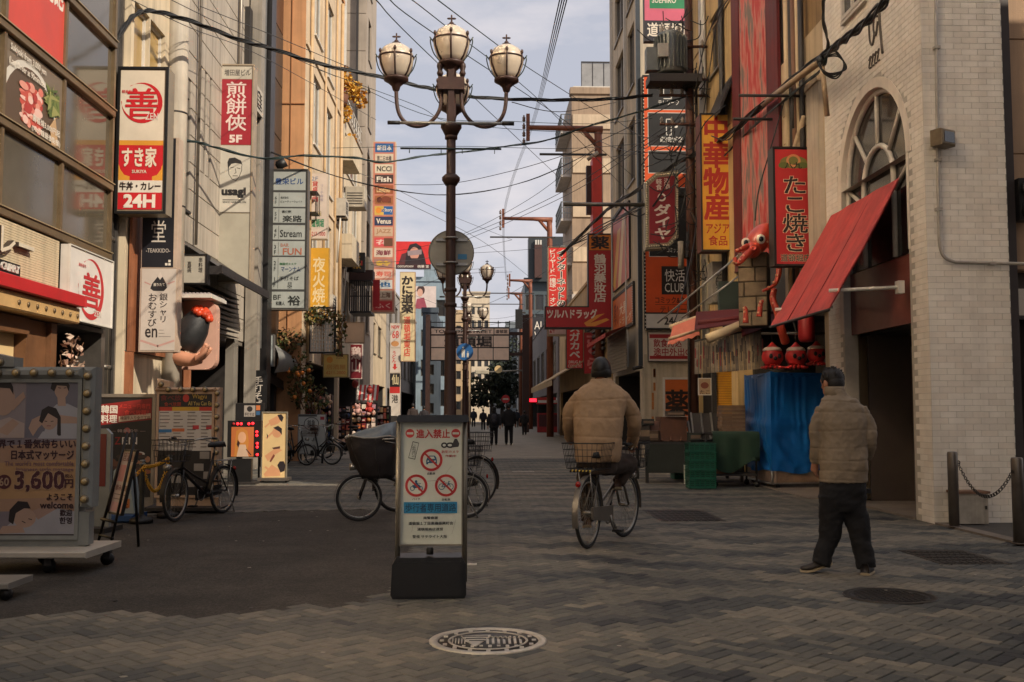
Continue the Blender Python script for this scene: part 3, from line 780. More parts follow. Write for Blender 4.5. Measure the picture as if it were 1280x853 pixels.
for i in range(70): b.ell(f.p(u0+.02,v0+(v1-v0)*i/70,.02),(.022,.022,.022),mat((210,200,180),.3,0,.1,3),6,4)
for i in range(70): b.ell(f.p(u1-.02,v0+(v1-v0)*i/70,.02),(.022,.022,.022),mat((210,200,180),.3,0,.1,3),6,4)
b.build('bulb',sg)
sign('outing_sign','white sign with red letters about bringing food and going out, under the orange board','sign',f,(810,415,878,452),.1,DARK,[('r',812,418,877,423,(150,30,34)),('r',812,445,877,449,(150,30,34)),('t','飲食持込',817,424,852,434,(150,36,44),.02),('t','途中外出OK！',817,435,874,445,(150,36,44),.02)],back=pr((196,184,172)))
dr=sign('medicine_door_sign','orange panel with one big black character on the cream wall below the orange board','sign',FF(29.9),(829,472,863,546),.05,WHITE,[('r',829,472,863,546,(196,100,44)),('t','薬',832,488,861,519,(36,28,26),.03)],rim=.06)
# oblique signs on its street side
f=FRt(X3-.06)
u=lambda px_: f.px(px_,300)[0]
sign('tall_pink_sign','tall pink and orange light box fixed edge-on to the cream corner building','sign',f,(-36.2,5.6,-32.2,8.1),.05,DARK,[('r',0,0,1,1,(196,92,74)),('p',[(0,.9),(.3,.2),(.5,.2),(.15,1)],(220,170,90)),('p',[(.3,1),(.6,.1),(.75,.1),(.5,1)],(226,196,150))],px=False)
sg=sign('orange_pharmacy_lightbox','low orange light box with a bulb border beside the L shaped red sign','sign',f,(-36.4,4.05,-31.4,5.4),.05,DARK,[('r',0,0,1,1,(206,108,50)),('t','薬の',.08,.2,.3,.8,(120,30,24)),('t','大黒',.36,.3,.7,.6,(240,220,190)),('t','ドラッグ',.36,.65,.9,.85,(240,220,190))],px=False,rim=.1)
b=B()
for i in range(18): b.ell(f.p(-31.45,4.1+i*.075,.03),(.02,.02,.02),WHITE,6,4)
b.build('bulb',sg)
t=thing('shop_shutter','grey roll shutter and dark red awning on the ground floor of the cream corner building','shutter',(X3-.4,33,2.4))
b=B()
for i in range(12): b.fbox(FRt(X3-.3),-35.8,2.65+i*.11,-31.2,2.75+i*.11,0,.03,mat((128,118,104),.5,.3,.25,3))
b.build('slat',t)
b=B();q=[(X3-.3,4.0),(X3-1.0,3.75),(X3-1.0,3.62)]
for i in range(2): b.quad((q[i][0],30.9,q[i][1]),(q[i][0],36.2,q[i][1]),(q[i+1][0],36.2,q[i+1][1]),(q[i+1][0],30.9,q[i+1][1]),AWN)
b.build('canopy',t)
t=thing('security_camera','small black wall camera at the corner under the shutter box','camera',onY(797,461,30))
p=onY(797,461,29.7);b=B();b.tube([p+V((.2,.25,.05)),p+V((.1,.05,.05))],.02,BLACK,6);b.cyl(p+V((.12,.0,.05)),p+V((-.14,-.1,-.0)),.055,BLACK,10);b.build('housing',t)
# ================================================================== RIGHT: SIGNS
RED=(186,36,40);OW=(226,216,200)
f=FF(16.5)
sg=sign('vertical_red_sign','red vertical octopus dumpling sign with black characters under a small green emblem','sign',f,(967,184,1019,332),.3,DARK,
     [('r',970,187,1016,330,(186,40,42)),('e',993,203,17,8,(120,122,62)),('o',993,201,9,8,3,(206,140,90)),('e',981,207,7,4,(96,108,50)),('e',1004,207,8,4,(96,108,50)),('t','八九',982,203,1003,211,(40,30,26),.02)]
     + [('t','たこ焼き',979,220,1009,316,(226,196,160),.05,True),('t','たこ焼き',979,220,1009,316,(34,26,26),.02,True),('t','道頓堀店',975,318,1012,327,(222,196,160),.05),('t','道頓堀店',975,318,1012,327,(34,26,26),.02)],
     mount=[(f.p(5.2,6.05,-.1),f.p(5.2,6.6,-.1),.02),(f.p(4.3,6.6,-.1),f.p(5.5,6.6,-.1),.025),(f.p(4.2,6.2,-.1),f.p(4.85,6.2,-.1),.025)])
f=FF(22)
sign('yellow_vertical_sign','tall yellow vertical food store sign with red characters','sign',f,(876,142,916,314),.45,mat((92,40,34),.6,0,.2,4),
     [('r',877,143,915,312,(212,158,50)),('t','中華物産',880,146,912,276,(168,44,34),.035,True),('t','アジア',882,280,911,292,(168,44,34),.02),('t','食品',885,295,908,307,(168,44,34),.02)],rim=.03,crim=DARK)
# dark red sign with cut corners and bulb border
f=FF(24.6);root=thing('bulb_bordered_sign','dark red bar sign with two cut off corners and a border of little bulbs','sign',f.p(*f.px(829,312)))
pts=[(807,227),(820,216),(848,213),(848,297),(836,310),(807,312)]
uv=[f.px(*p) for p in pts]
b=B();b.prism(f,uv,-.35,0,mat((150,140,116),.5,.3,.3,8));b.build('case',root)
c=(sum(p[0] for p in uv)/6,sum(p[1] for p in uv)/6)
b=B();b.prism(f,[(c[0]+(x-c[0])*.78,c[1]+(y-c[1])*.86) for x,y in uv],.001,.012,pr((132,24,32)));b.build('panel',root)
b=B()
for i in range(6):
    p,q=V((*uv[i],0)),V((*uv[(i+1) % 6],0));L=(q-p).length;k=int(L/.06)
    for j in range(k):
        m_=p.lerp(q,j/k);m_=V((c[0],c[1],0)).lerp(m_,.93);b.ell(f.p(m_.x,m_.y,.01),(.024,.024,.024),mat((214,202,170),.3,0,.1,3),6,4)
b.build('bulb',root)
let,emb=B(),B()
def put(s,x0,y0,x1,y1,col,bold=.02,vert=False,n=.0135):
    (ua,vb),(uc,vd)=f.px(x0,y1),f.px(x1,y0)
    if vert:
        L=(vd-vb)/len(s)
        for i,ch in enumerate(s):
            vs,fs,bb=glyphs(ch);cx=(bb[0]+bb[2])/2;q=[(y-.36,-(x-cx)) for x,y in vs] if ch in 'ー' else [(x-cx,y-.36) for x,y in vs]
            [let.add([f.p((ua+uc)/2+x*(uc-ua)/.93,vd-L*(i+.5)+y*L/.95,n+dn) for x,y in q2],g2,pr(col)) for q2,g2,dn in bolded(fs,q,bold)]
    else:
        vs,fs,bb=glyphs(s);[let.add([f.p(ua+(x-bb[0])/(bb[2]-bb[0])*(uc-ua),vb+(y-bb[1])/(bb[3]-bb[1])*(vd-vb),n+dn) for x,y in q2],g2,pr(col)) for q2,g2,dn in bolded(fs,vs,bold)]
put('軽食',820,224,827,238,OW,.01,True);put('洋酒',830,223,837,237,OW,.01,True);put('ダイヤ',818,256,838,300,OW,.03,True)
cc=f.px(827,247);emb.prism(f,[(cc[0]+.1*math.cos(a*.3),cc[1]+.1*math.sin(a*.3)) for a in range(21)],.012,.0135,pr(OW));emb.prism(f,[(cc[0]+.06*math.cos(a*.3),cc[1]+.06*math.sin(a*.3)) for a in range(21)],.0136,.0145,pr((132,24,32)))
let.build('lettering',root);emb.build('emblem',root)
b=B();b.tube([f.p(uv[0][0]+.1,uv[2][1]-.6,-.2),f.p(XR,uv[2][1]-.6,-.2)],.04,DARK,6);b.tube([f.p(uv[0][0]-2.0,f.px(800,254)[1],-.2),f.p(uv[0][0]+.2,f.px(800,254)[1],-.2)],.05,metalm((110,106,100)),8);b.build('bracket',root)
# L shaped drugstore sign
f=FF(37.2);root=thing('drugstore_sign','L shaped red pharmacy sign with an orange square at its top','sign',f.p(*f.px(722,410)))
uv=[f.px(*p) for p in ((681,411),(765,411),(765,292),(735,292),(735,383),(681,383))]
b=B();b.prism(f,uv,-.4,0,BLACK);b.build('case',root)
def rect(bb,x0,y0,x1,y1,col,n): (a,c),(d,e)=f.px(x0,y1),f.px(x1,y0);bb.fbox(f,a,c,d,e,.0005,n,pr(col))
b=B();rect(b,736.5,313.5,763.5,409,(172,34,36),.004);rect(b,682.5,384.5,736.5,409,(172,34,36),.004);rect(b,736.5,294,763.5,313,(214,122,36),.004);b.build('panel',root)
emb=B();emb.prism(f,[f.px(*p) for p in ((730,404),(746,394),(756,392),(738,404),(758,398),(762,400),(744,408),(733,408))],.0041,.0055,pr((222,150,60)));emb.build('emblem',root)
let=B();put('薬',739,296,761,311,(34,26,26),.03,n=.006);put('鶴羽藥妝店',743,318,757,378,OW,.03,True,.006);put('ツルハドラッグ',684,387,746,398,OW,.04,n=.006);let.build('lettering',root)
b=B();a=f.px(765,308);b.fbox(f,a[0],a[1]-.1,a[0]+.35,a[1]+.2,-.3,-.1,BLACK);a=f.px(765,390);b.fbox(f,a[0],a[1]-.1,a[0]+.35,a[1]+.2,-.3,-.1,BLACK);b.build('bracket',root)
# red banner signs beyond it
f=FF(46)
sign('internet_sign','tall red billiards and internet vertical sign with black outlined characters','sign',f,(685,309,709,420),.4,mat((150,130,100),.6,0,.2,4),
     [('r',686,310,708,405,(206,54,46)),('t','ビリヤード（撞球）・オンライン',687,312,695,402,OW,.02,True),('t','インターネットの',696,312,707,384,(232,222,206),.09,True),('t','インターネットの',696,312,707,384,(36,26,24),.03,True),('r',686,405,708,418,(196,160,150)),('t','24',687,407,693,416,(160,36,36),.02)])
f=FF(44)
sign('red_hanging_sign','bright red drug and cosmetic vertical sign with white characters below the L shaped sign','sign',f,(708,411.5,729,461),.25,DARK,[('r',708.5,412,728.5,460.5,(206,46,40)),('t','スガカベ',712,405,725,449,OW,.03,True),('t','DRUG &',711,451,726,454.5,OW,.02),('t','COSMETIC',710,456,727,459.5,OW,.02)])
f=FF(42)
sign('red_banner','mottled red vertical banner with pale writing beside the cyclist','banner',f,(730,416,751,467),.05,mat((150,36,40),.7),[('r',730,416,751,467,(178,44,46)),('t','さくら',732,417,749,462,(216,130,124),.04,True)])
t=thing('red_sign_panel','tall red sign panel fixed edge-on behind the L shaped red sign','sign',(4.6,39,6))
b=B();a=onY(762,225,39);c=onY(768,385,39);b.box(4.25,38.2,5.2,4.6,39,11.0,mat((204,60,48),.5,0,.2,2));b.build('panel',t)

# ------------------------------------------------------------------ upper advertising panel and transformer pole
f=FF(27.5)
sign('pink_green_sign','pink and green sign over a black strip with white characters, high behind the transformer','sign',f,(805,-40,869,52),.2,DARK,
     [('r',805,-40,869,26,(204,96,120)),('r',812,-40,862,11,(40,128,84)),('t','SUEHIRO',815,-3,845,4,OW,.02),('r',805,26,869,52,(38,36,44)),('t','道頓堀店',809,29,867,46,OW,.02)])
POLEM=mat((92,58,46),.6,.2,.3,4,.1,40,0,.3)
px_,=(5.02,)
t=thing('utility_pole','rusty brown utility pole with a finned transformer, tangled in cables','utility pole',(5.02,24,0))
b=B();b.cyl((5.02,24,0),(5.02,24,14),.13,POLEM,14,.09);b.build('pole',t)
b=B()
for z in (8.2,8.9,9.3,10.1):
    b.tube([(5.02-.75,23.9,z),(5.02+.5,23.9,z)],.035,POLEM,6)
    for dx in (-.7,-.45,-.2,.3):
        b.lathe([(.02,0),(.05,.03),(.03,.06),(.05,.09),(.03,.13),(.012,.16)],(5.02+dx,23.9,z+.02),mat((150,140,130),.3),8)
b.build('crossarm',t)
p=onY(838,68,23.7)
b=B();TR=mat((112,116,112),.45,.3,.25,4);b.lathe([(.30,-.5),(.33,-.46),(.33,.42),(.30,.48),(.12,.56),(.001,.56)],p,TR,22)
for k in range(24):
    a=2*PI*k/24;d=V((math.cos(a),math.sin(a),0));e=V((-d.y,d.x,0))*.012
    b.hexa([p+d*.31-e+V((0,0,-.4)),p+d*.40-e+V((0,0,-.4)),p+d*.40+e+V((0,0,-.4)),p+d*.31+e+V((0,0,-.4)),p+d*.31-e+V((0,0,.38)),p+d*.40-e+V((0,0,.38)),p+d*.40+e+V((0,0,.38)),p+d*.31+e+V((0,0,.38))],TR)
b.box(p.x-.36,p.y-.42,p.z-.2,p.x-.12,p.y-.3,p.z+.12,mat((160,158,150),.5));b.box(p.x-.6,p.y-.2,p.z-.45,p.x-.3,p.y+.1,p.z+.1,TR)
b.build('transformer',t)
b=B();b.box(p.x-.55,p.y-.3,p.z-.75,5.2,p.y+.3,p.z-.56,DARK);b.tube([(p.x,p.y,p.z-.6),(5.02,24,p.z-.8)],.06,DARK,6)
for dx in (-.2,0,.2): b.lathe([(.04,0),(.06,.04),(.04,.08),(.06,.12),(.03,.17),(.01,.24)],(p.x+dx,p.y,p.z+.5),mat((150,140,130),.3),8)
b.build('transformer_cradle',t)
b=B()
for k in range(70):
    z=random.uniform(4.6,10.8);a=V((5.02+random.uniform(-.5,.3),23.75,z));c_=a+V((random.uniform(-.9,.6),-.1,random.uniform(-1.2,.7)))
    b.tube(smooth_path([a,a.lerp(c_,.5)+V((random.uniform(-.25,.25),-.1,-.2)),c_],5),.012,BLACK,5)
b.tube([(5.15,23.86,2),(5.15,23.86,9.5)],.035,DARK,6);b.tube([(4.9,23.86,0),(4.9,23.86,5.6)],.03,DARK,6)
b.build('service_cable',t)
b=B();q=onY(851,318,23.6);b.cyl((q.x,q.y,q.z-.33),(q.x,q.y,q.z+.3),.07,mat((132,124,112),.6,0,.3,9),10);b.tube([(q.x,q.y,q.z-.05),(5.02,24,q.z-.05)],.03,DARK,6);b.build('cable_joint',t)

# ------------------------------------------------------------------ the octopus, its carved block and the stall
OCT=mat((190,66,46),.35,0,.25,5,0,0,0,.1,.5,None,.3)
t=thing('carved_block_sign','grey brown stone-look block under the octopus, above the stall awnings','sculpture',onY(940,408,17.5))
STN=mat((118,102,80),.8,0,.35,5,.2,40)
f=FF(17.5);a=f.px(924,408);c=f.px(958,316)
b=B();f2=FF(17.5,R(-22),(a[0]+c[0])/2);wd=(c[0]-a[0])/2
b.fbox(f2,-wd,a[1],wd,c[1],-.5,0,mat((44,40,36),.8,0,.3,5),.01);b.build('body',t)
rows=5;rh=(c[1]-a[1])/rows
for r in range(rows):
    cuts=[-wd,-wd*.1+.12*math.sin(r*2.3),wd]
    for i in range(2):
        b=B();b.fbox(f2,cuts[i]+.006,a[1]+r*rh+.006,cuts[i+1]-.006,a[1]+(r+1)*rh-.006,.001,.03+random.uniform(-.006,.012),STN,.012);b.build('stone',t)
p=onY(945,303,17.3)
t=thing('octopus_figure','red octopus figure climbing over a grey block beside the red vertical sign','sculpture',p)
b=B();rot=Matrix.Rotation(R(38),3,'Y')
def smin(c_,r_,m_=OCT,rt=None): b.ell(c_,r_,m_,20,14,rt)
smin(p+V((.06,0,.05)),(.20,.22,.33),OCT,rot);smin(p+V((-.1,-.05,-.14)),(.17,.18,.15))
b.build('head',t)
b=B();b.lathe([(.035,0),(.05,.05),(.055,.09),(.045,.1),(.02,.085),(.001,.08)],p+V((-.12,-.2,-.16)),OCT,14,True,Matrix.Rotation(R(78),3,'X') @ Matrix.Rotation(R(0),3,'Y'));b.build('mouth',t)
for k,(dx,dy,dz) in enumerate(((.03,-.2,.02),(-.21,-.13,-.03))):
    b=B();e=p+V((dx,dy,dz));b.ell(e,(.078,.05,.085),mat((222,212,190),.3,0,.1,3),14,9);eo=b.build('eye',t)
    b=B();b.ell(e+V((-.005,-.034,-.005)),(.045,.025,.05),mat((24,26,34),.2,0,.1,3),12,8);b.build('pupil',eo)
b=B();b.torus(p+V((.16,-.02,.2)),.09,.04,mat((204,150,60),.5,0,.2,5),V((.8,0,.6)),18,8);b.build('headband_knot',t)
def tent(pts,r0,r1,nm='tentacle'):
    b=B();q=smooth_path(pts,6);b.tube(q,[r0+(r1-r0)*i/(len(q)-1) for i in range(len(q))],OCT,10)
    for i in range(2,len(q)-2,3): b.ell(q[i]+V((-.6*r0,-.7*r0,0)),(.022,.022,.022),mat((214,150,110),.4,0,.15,4),6,4)
    b.build(nm,t)
tent([onY(*q) for q in ((958,298,17.2),(970,318,17.15),(974,338,17.1),(968,356,17.05),(953,364,17.0))],.085,.02)
tent([onY(*q) for q in ((968,362,17.2),(966,374,17.15),(972,392,17.1),(976,410,17.05),(982,428,17.2))],.05,.075)
tent([onY(*q) for q in ((940,312,17.1),(930,322,17.0),(921,330,17.0),(918,322,17.0))],.07,.03)
tent([onY(*q) for q in ((934,308,17.1),(926,312,17.0),(919,314,17.0))],.05,.025)
tent([onY(*q) for q in ((949,396,17.0),(951,380,17.0),(954,376,17.0))],.05,.025)
tent([onY(*q) for q in ((932,404,17.0),(932,388,17.0),(930,384,17.0))],.05,.025)
# lanterns
LR=mat((176,34,34),.5,0,.2,6);LW=mat((196,180,168),.6,0,.15,4)
for k,(x,y,lab) in enumerate(((965.5,446,'red octopus lantern hanging nearest the menu boards'),(995,446,'red octopus lantern hanging between two others, middle one of three'),(1020.5,443,'red octopus lantern hanging nearest the walking man and the white building'))):
    p=onY(x,y,17.6);r=.185 if k < 2 else .165
    t=thing('octopus_lantern',lab,'lantern',p,'red octopus lanterns over the stall')
    b=B();b.lathe([(.02,1.35*r),(.12*r,1.3*r),(.35*r,1.05*r),(.8*r,.65*r),(r,.1*r),(.97*r,-.3*r),(.72*r,-.72*r),(.5*r,-.85*r)],p,LR,22);b.build('head',t)
    b=B();b.lathe([(.62*r,.88*r),(.76*r,.8*r),(.9*r,.55*r),(.85*r,.53*r)],p,LW,22);b.ell(p+V((-.85*r,-.3*r,.6*r)),(.03,.03,.025),LW,8,5);b.build('headband',t)
    b=B()
    for s in range(12):
        a=2*PI*s/12;d=V((math.cos(a),math.sin(a),0));b.tube([p+d*r*.5+V((0,0,-.8*r)),p+d*r*.85+V((0,0,-1.05*r)),p+d*r*1.1+V((0,0,-1.0*r))],[.02,.026,.014],LR,6)
    b.build('frill',t)
    b=B()
    for s in (-1,1): b.ell(p+V((s*.38*r,-.9*r,.0)),(.2*r,.1*r,.24*r),BLACK,10,6)
    b.build('eye',t)
    b=B();b.ell(p+V((.0,-1.0*r,-.22*r)),(.2*r,.2*r,.2*r),BLACK,10,6);b.build('mouth',t)
    b=B();b.tube([p+V((0,0,1.3*r)),p+V((0,0,2.2*r))],.006,DARK,5);b.build('cord',t)
t=thing('red_cylinder_lantern','dark red cylinder lantern hanging under the red awning','lantern',onY(1008,408,17.2))
p=onY(1008,410,17.2);b=B();b.lathe([(.1,.36),(.135,.33),(.14,.0),(.135,-.2),(.1,-.24)],p,mat((150,28,30),.5,0,.2,5),18);b.build('shade',t)
t=thing('lantern_rail','grey hanging rail that carries the lanterns','rail',onY(995,417,17.6))
p=onY(952,417,17.6);q=onY(1055,417,17.6);b=B();b.tube([p,q],.025,metalm((120,116,110)),8)
for x in (996,1040): r_=onY(x,417,17.6);b.tube([r_,r_+V((0,.4,.5))],.02,DARK,6)
b.build('rail',t)
# stall awnings
def slab(t,quad,y,yd,mt,nm='canopy',th=.02,fold=0):
    """A sloped awning: photo corners of its near edge, pushed back by yd metres."""
    b=B();n=12;vs=[]
    A_,B_,C_,D_=[onY(x,yy,y+k*yd) for (x,yy,k) in quad]
    for j in range(5):
        for i in range(n+1):
            p=A_.lerp(B_,i/n).lerp(D_.lerp(C_,i/n),j/4);p.z += fold*math.sin(i*1.9)*(j/4) - .03*math.sin(PI*j/4);vs.append(p)
    fs=[(j*(n+1)+i,j*(n+1)+i+1,(j+1)*(n+1)+i+1,(j+1)*(n+1)+i) for j in range(4) for i in range(n)]
    b.add(vs,fs,mt,True);b.add([p+V((0,0,-th)) for p in vs],[q[::-1] for q in fs],mt,True);return b.build(nm,t)
PINK=mat((196,112,92),.8,0,.25,3,.2,30);CRM=mat((190,170,140),.7,0,.25,3);MAR=mat((88,22,26),.75,0,.25,3)
t=thing('pink_awning','faded pink fabric awning at the far end of the food stall','awning',onY(858,420,20))
slab(t,[(841,408,.5),(872,396,.5),(875,418,0),(834,431,0)],19.4,.8,PINK,fold=.02)
b=B();p,q=onY(838,410,19.9),onY(880,395,19.9);b.tube([p,q],.06,CRM,10);p,q=onY(836,424,19.5),onY(876,412,19.5);b.tube([p,q],.03,CRM,8);b.build('roller',t)
t=thing('maroon_awning','dark maroon retractable awning over the menu boards with a cream roller','awning',onY(910,405,18.6))
slab(t,[(870,390,1),(960,384,1),(962,398,0),(868,412,0)],18.2,1.2,MAR)
slab(t,[(926,407,.4),(972,390,.4),(970,404,0),(928,420,0)],18.0,.8,MAR)
b=B();p,q=onY(884,424,18.1),onY(928,406,18.1);b.tube([p,q],.085,CRM,12);p,q=onY(872,404,18.6),onY(970,392,18.6);b.tube([p,q],.05,MAR,8)
b.build('roller',t)
b=B();b.tube([onY(822,404,19.3),onY(925,318,18.4)],.018,STEEL,6);b.tube([onY(852,398,19.2),onY(924,345,18.3)],.016,STEEL,6);b.build('stay',t)
# ledge things above the awnings
t=thing('wall_unit','grey air conditioning unit on the wall below the yellow sign','air conditioner',onY(902,375,22.5))
p=onY(891,378,22.5);q=onY(920,327,22.5);b=B();b.box(p.x,22.5,p.z,q.x,23.0,q.z,mat((132,126,116),.6,0,.3,5));b.build('housing',t)
b=B();b.torus(((p.x+q.x)/2,22.49,(p.z+q.z)/2),.19,.012,DARK,(0,1,0),20,6)
for k in range(6): b.box(p.x+.08,22.485,p.z+.25+k*.07,q.x-.08,22.499,p.z+.265+k*.07,DARK)
b.build('grille',t)
t=thing('dark_green_sign','small dark green sign panel below the air conditioner','sign',onY(915,390,21));p=onY(899,398,21);q=onY(925,352,21)
b=B();b.box(p.x,21,p.z,q.x,21.12,q.z,mat((40,52,46),.6,0,.25,4));b.build('panel',t)
# hanging menu boards
f=FF(18.3,R(-10),4.45);t=thing('menu_board','row of weathered menu strips hanging in front of the stall','menu board',f.p(0,2.0))
Lp=[f.px(868,428),f.px(868,468),f.px(955,461),f.px(951,412)]
for i in range(17):
    s0,s1=i/17,(i+1)/17;top=lambda s_: (Lp[0][0]+(Lp[3][0]-Lp[0][0])*s_,Lp[0][1]+(Lp[3][1]-Lp[0][1])*s_);bot=lambda s_: (Lp[1][0]+(Lp[2][0]-Lp[1][0])*s_,Lp[1][1]+(Lp[2][1]-Lp[1][1])*s_)
    col=random.choice(((132,118,92),(110,96,74),(120,110,96),(98,88,76),(140,126,104)))
    g=.004;b=B();A_,B_,C_,D_=bot(s0),bot(s1),top(s1),top(s0);n0=.02*random.random()
    b.prism(f,[(A_[0]+g,A_[1]),(B_[0]-g,B_[1]),(C_[0]-g,C_[1]),(D_[0]+g,D_[1])],n0,n0+.012,mat(col,.4,0,.45,9,.1,60));o=b.build('strip',t)
    b=B()
    for k in range(3):
        u_=A_[0]+(B_[0]-A_[0])*random.uniform(.25,.75);v_=A_[1]+(D_[1]-A_[1])*random.uniform(.15,.6);b.fbox(f,u_-.012,v_,u_+.012,v_+random.uniform(.1,.25),n0+.0125,n0+.0135,pr(random.choice(((52,44,38),(120,40,36),(70,60,50)))))
    b.build('lettering',o)
b=B();b.tube([f.p(Lp[0][0],Lp[0][1]+.02,0),f.p(Lp[3][0],Lp[3][1]+.02,0)],.02,DARK,6);b.build('rail',t)
# blue tarpaulin over the counter
t=thing('tarp_covered_counter','food counter wrapped in bright blue tarpaulin under the octopus lanterns','stall',(5.4,18.3,0))
TARP=mat((16,96,172),.4,0,.2,1.5,.08,30)
A0,A1,A2=V((5.13,17.95,0)),V((5.12,19.7,0)),V((6.35,18.25,0));zt,zb=2.06,.28
b=B();n=44;m_=40
def tarpface(P,Q,inward):
    vs=[]
    d=(Q-P).normalized();nr=V((d.y,-d.x,0))*inward
    for j in range(m_+1):
        for i in range(n+1):
            s_,q=i/n,j/m_;p=P.lerp(Q,s_);z=zb+(zt-zb)*q
            z += (.03*math.sin(s_*9+1) if j == 0 else 0) - (.10*math.sin(s_*PI)*.6 if j == m_ else 0)
            lo=max(0,.55-q)/.55;k=.05*noise.noise(V((s_*1.6+inward*5,q*2.2,2)))+(.25-abs(noise.noise(V((s_*2.2-q*1.2+inward,q*6.5+s_*4,7)))))*.10*(.25+lo)+(.2-abs(noise.noise(V((s_*9,q*1.1,3+inward)))))*.05*(1-lo)+(.2-abs(noise.noise(V((s_*5+q*6,q*11-s_*7,5)))))*.035*lo + (.02 if abs(q-.48) < .03 else 0)
            e=min(s_,1-s_)*10;k *= min(1,e)
            vs.append(p+nr*(k)+V((0,0,z)))
    fs=[(j*(n+1)+i,j*(n+1)+i+1,(j+1)*(n+1)+i+1,(j+1)*(n+1)+i) for j in range(m_) for i in range(n)]
    b.add(vs,fs,TARP,True)
tarpface(A0,A2,1);tarpface(A1,A0,1)
A3=A1+(A2-A0);b.hexa([(p.x,p.y,zt-.1) for p in (A0,A2,A3,A1)]+[(p.x,p.y,zt-.02) for p in (A0,A2,A3,A1)],TARP)
b.build('tarpaulin',t)
b=B()
def side(P,Q,z0,z1,ins,mt): b.hexa([P+V((ins,ins,z0)),Q+V((ins,ins,z0)),Q+V((ins,ins+.05,z0)),P+V((ins,ins+.05,z0)),P+V((ins,ins,z1)),Q+V((ins,ins,z1)),Q+V((ins,ins+.05,z1)),P+V((ins,ins+.05,z1))],mt)
side(A0,A2,.1,.3,.03,mat((146,120,100),.5,0,.4,6));b.build('counter_panel',t)
b=B();side(A0,A2,.07,.1,.01,STEEL);b.tube([A0+V((.02,0,.08)),A1+V((.02,0,.08))],.02,STEEL,6);b.tube([A0+V((0,0,.08)),A0+V((0,0,.3))],.02,STEEL,6);b.tube([A2+V((0,0,.08)),A2+V((0,0,.3))],.02,STEEL,6);b.build('base_frame',t)
b=B();b.hexa([A1+V((.03,0,.1)),A0+V((.03,0,.1)),A0+V((.08,0,.1)),A1+V((.08,0,.1)),A1+V((.03,0,.3)),A0+V((.03,0,.3)),A0+V((.08,0,.3)),A1+V((.08,0,.3))],mat((150,128,112),.5,0,.4,6));b.build('side_panel',t)
for P in (A0+V((.12,.08,0)),A2+V((-.2,.1,0)),A1+V((.12,-.1,0))):
    b=B();b.cyl(P+V((0,-.02,.04)),P+V((0,.02,.04)),.038,BLACK,12);b.box(P.x-.02,P.y-.025,.04,P.x+.02,P.y+.025,.1,DARK);b.build('caster',t)
# crates
GRN=mat((16,80,62),.4,0,.2,4)
def crate(x,y,z,sx,sy,sz,label,rot=0.0,mt=GRN,group='green plastic crates beside the food stall'):
    t=thing('plastic_crate',label,'crate',(x,y,z),group,rot)
    b=B();w_=.014;n=3
    o=B()
    o.box(-sx/2,-sy/2,0,sx/2,sy/2,.015,mt);o.build('base',t,V((0,0,0)))
    for s,a in (((-sx/2,-sy/2,sx/2,-sy/2+w_),0),((-sx/2,sy/2-w_,sx/2,sy/2),0),((-sx/2,-sy/2+w_,-sx/2+w_,sy/2-w_),1),((sx/2-w_,-sy/2+w_,sx/2,sy/2-w_),1)):
        o=B();x0,y0,x1,y1=s
        o.box(x0,y0,.016,x1,y1,sz*.3,mt)
        for k in range(3): o.box(x0,y0,sz*(.38+.2*k),x1,y1,sz*(.5+.2*k),mt)
        L=(x1-x0) if a == 0 else (y1-y0)
        for k in range(6):
            q=k/5*(L-.02)
            if a == 0: o.box(x0+q,y0+.002,sz*.3,x0+q+.02,y1-.002,sz*.98,mt)
            else: o.box(x0+.002,y0+q,sz*.3,x1-.002,y0+q+.02,sz*.98,mt)
        o.build('side',t,V((0,0,0)))
    o=B();o.box(-sx/2+.02,-sy/2+.02,.02,sx/2-.02,sy/2-.02,sz*.9,BLACK);o.build('dark_core',t,V((0,0,0)))  # black box added inside so the gaps between the bars read dark
    o=B();o.box(-sx/2-.012,-sy/2-.012,sz*.93,sx/2+.012,-sy/2,sz,mt);o.box(-sx/2-.012,sy/2,sz*.93,sx/2+.012,sy/2+.012,sz,mt);o.box(-sx/2-.012,-sy/2,sz*.93,-sx/2,sy/2,sz,mt);o.box(sx/2,-sy/2,sz*.93,sx/2+.012,sy/2,sz,mt);o.build('rim',t,V((0,0,0)))
    return t
g=onG(879,612)
ords=['bottom','second from the bottom','middle','second from the top','topmost']
for k in range(5): crate(g.x,g.y+.2,.012+k*.158,.47,.36,.155,f'dark green plastic crate, {ords[k]} of the nearer tall stack by the stall',R(2*(k % 2)))
g=onG(857,600)
for k in range(3): crate(g.x-.02,g.y+.25,.012+k*.27,.40,.32,.265,f'tall green plastic crate, {["bottom", "middle", "topmost"][k]} of the stack behind the nearer crates',R(4))
t=thing('white_canister','white plastic canister between the two stacks of green crates','canister',onG(861,608));g=onG(861,606)
b=B();b.fbox(FF(g.y,0,g.x),-.07,0.01,.07,.36,-.1,.05,WHITE,.02);b.build('body',t);b=B();b.cyl(g+V((0,0,.36)),g+V((0,0,.40)),.03,LR,10);b.build('cap',t)
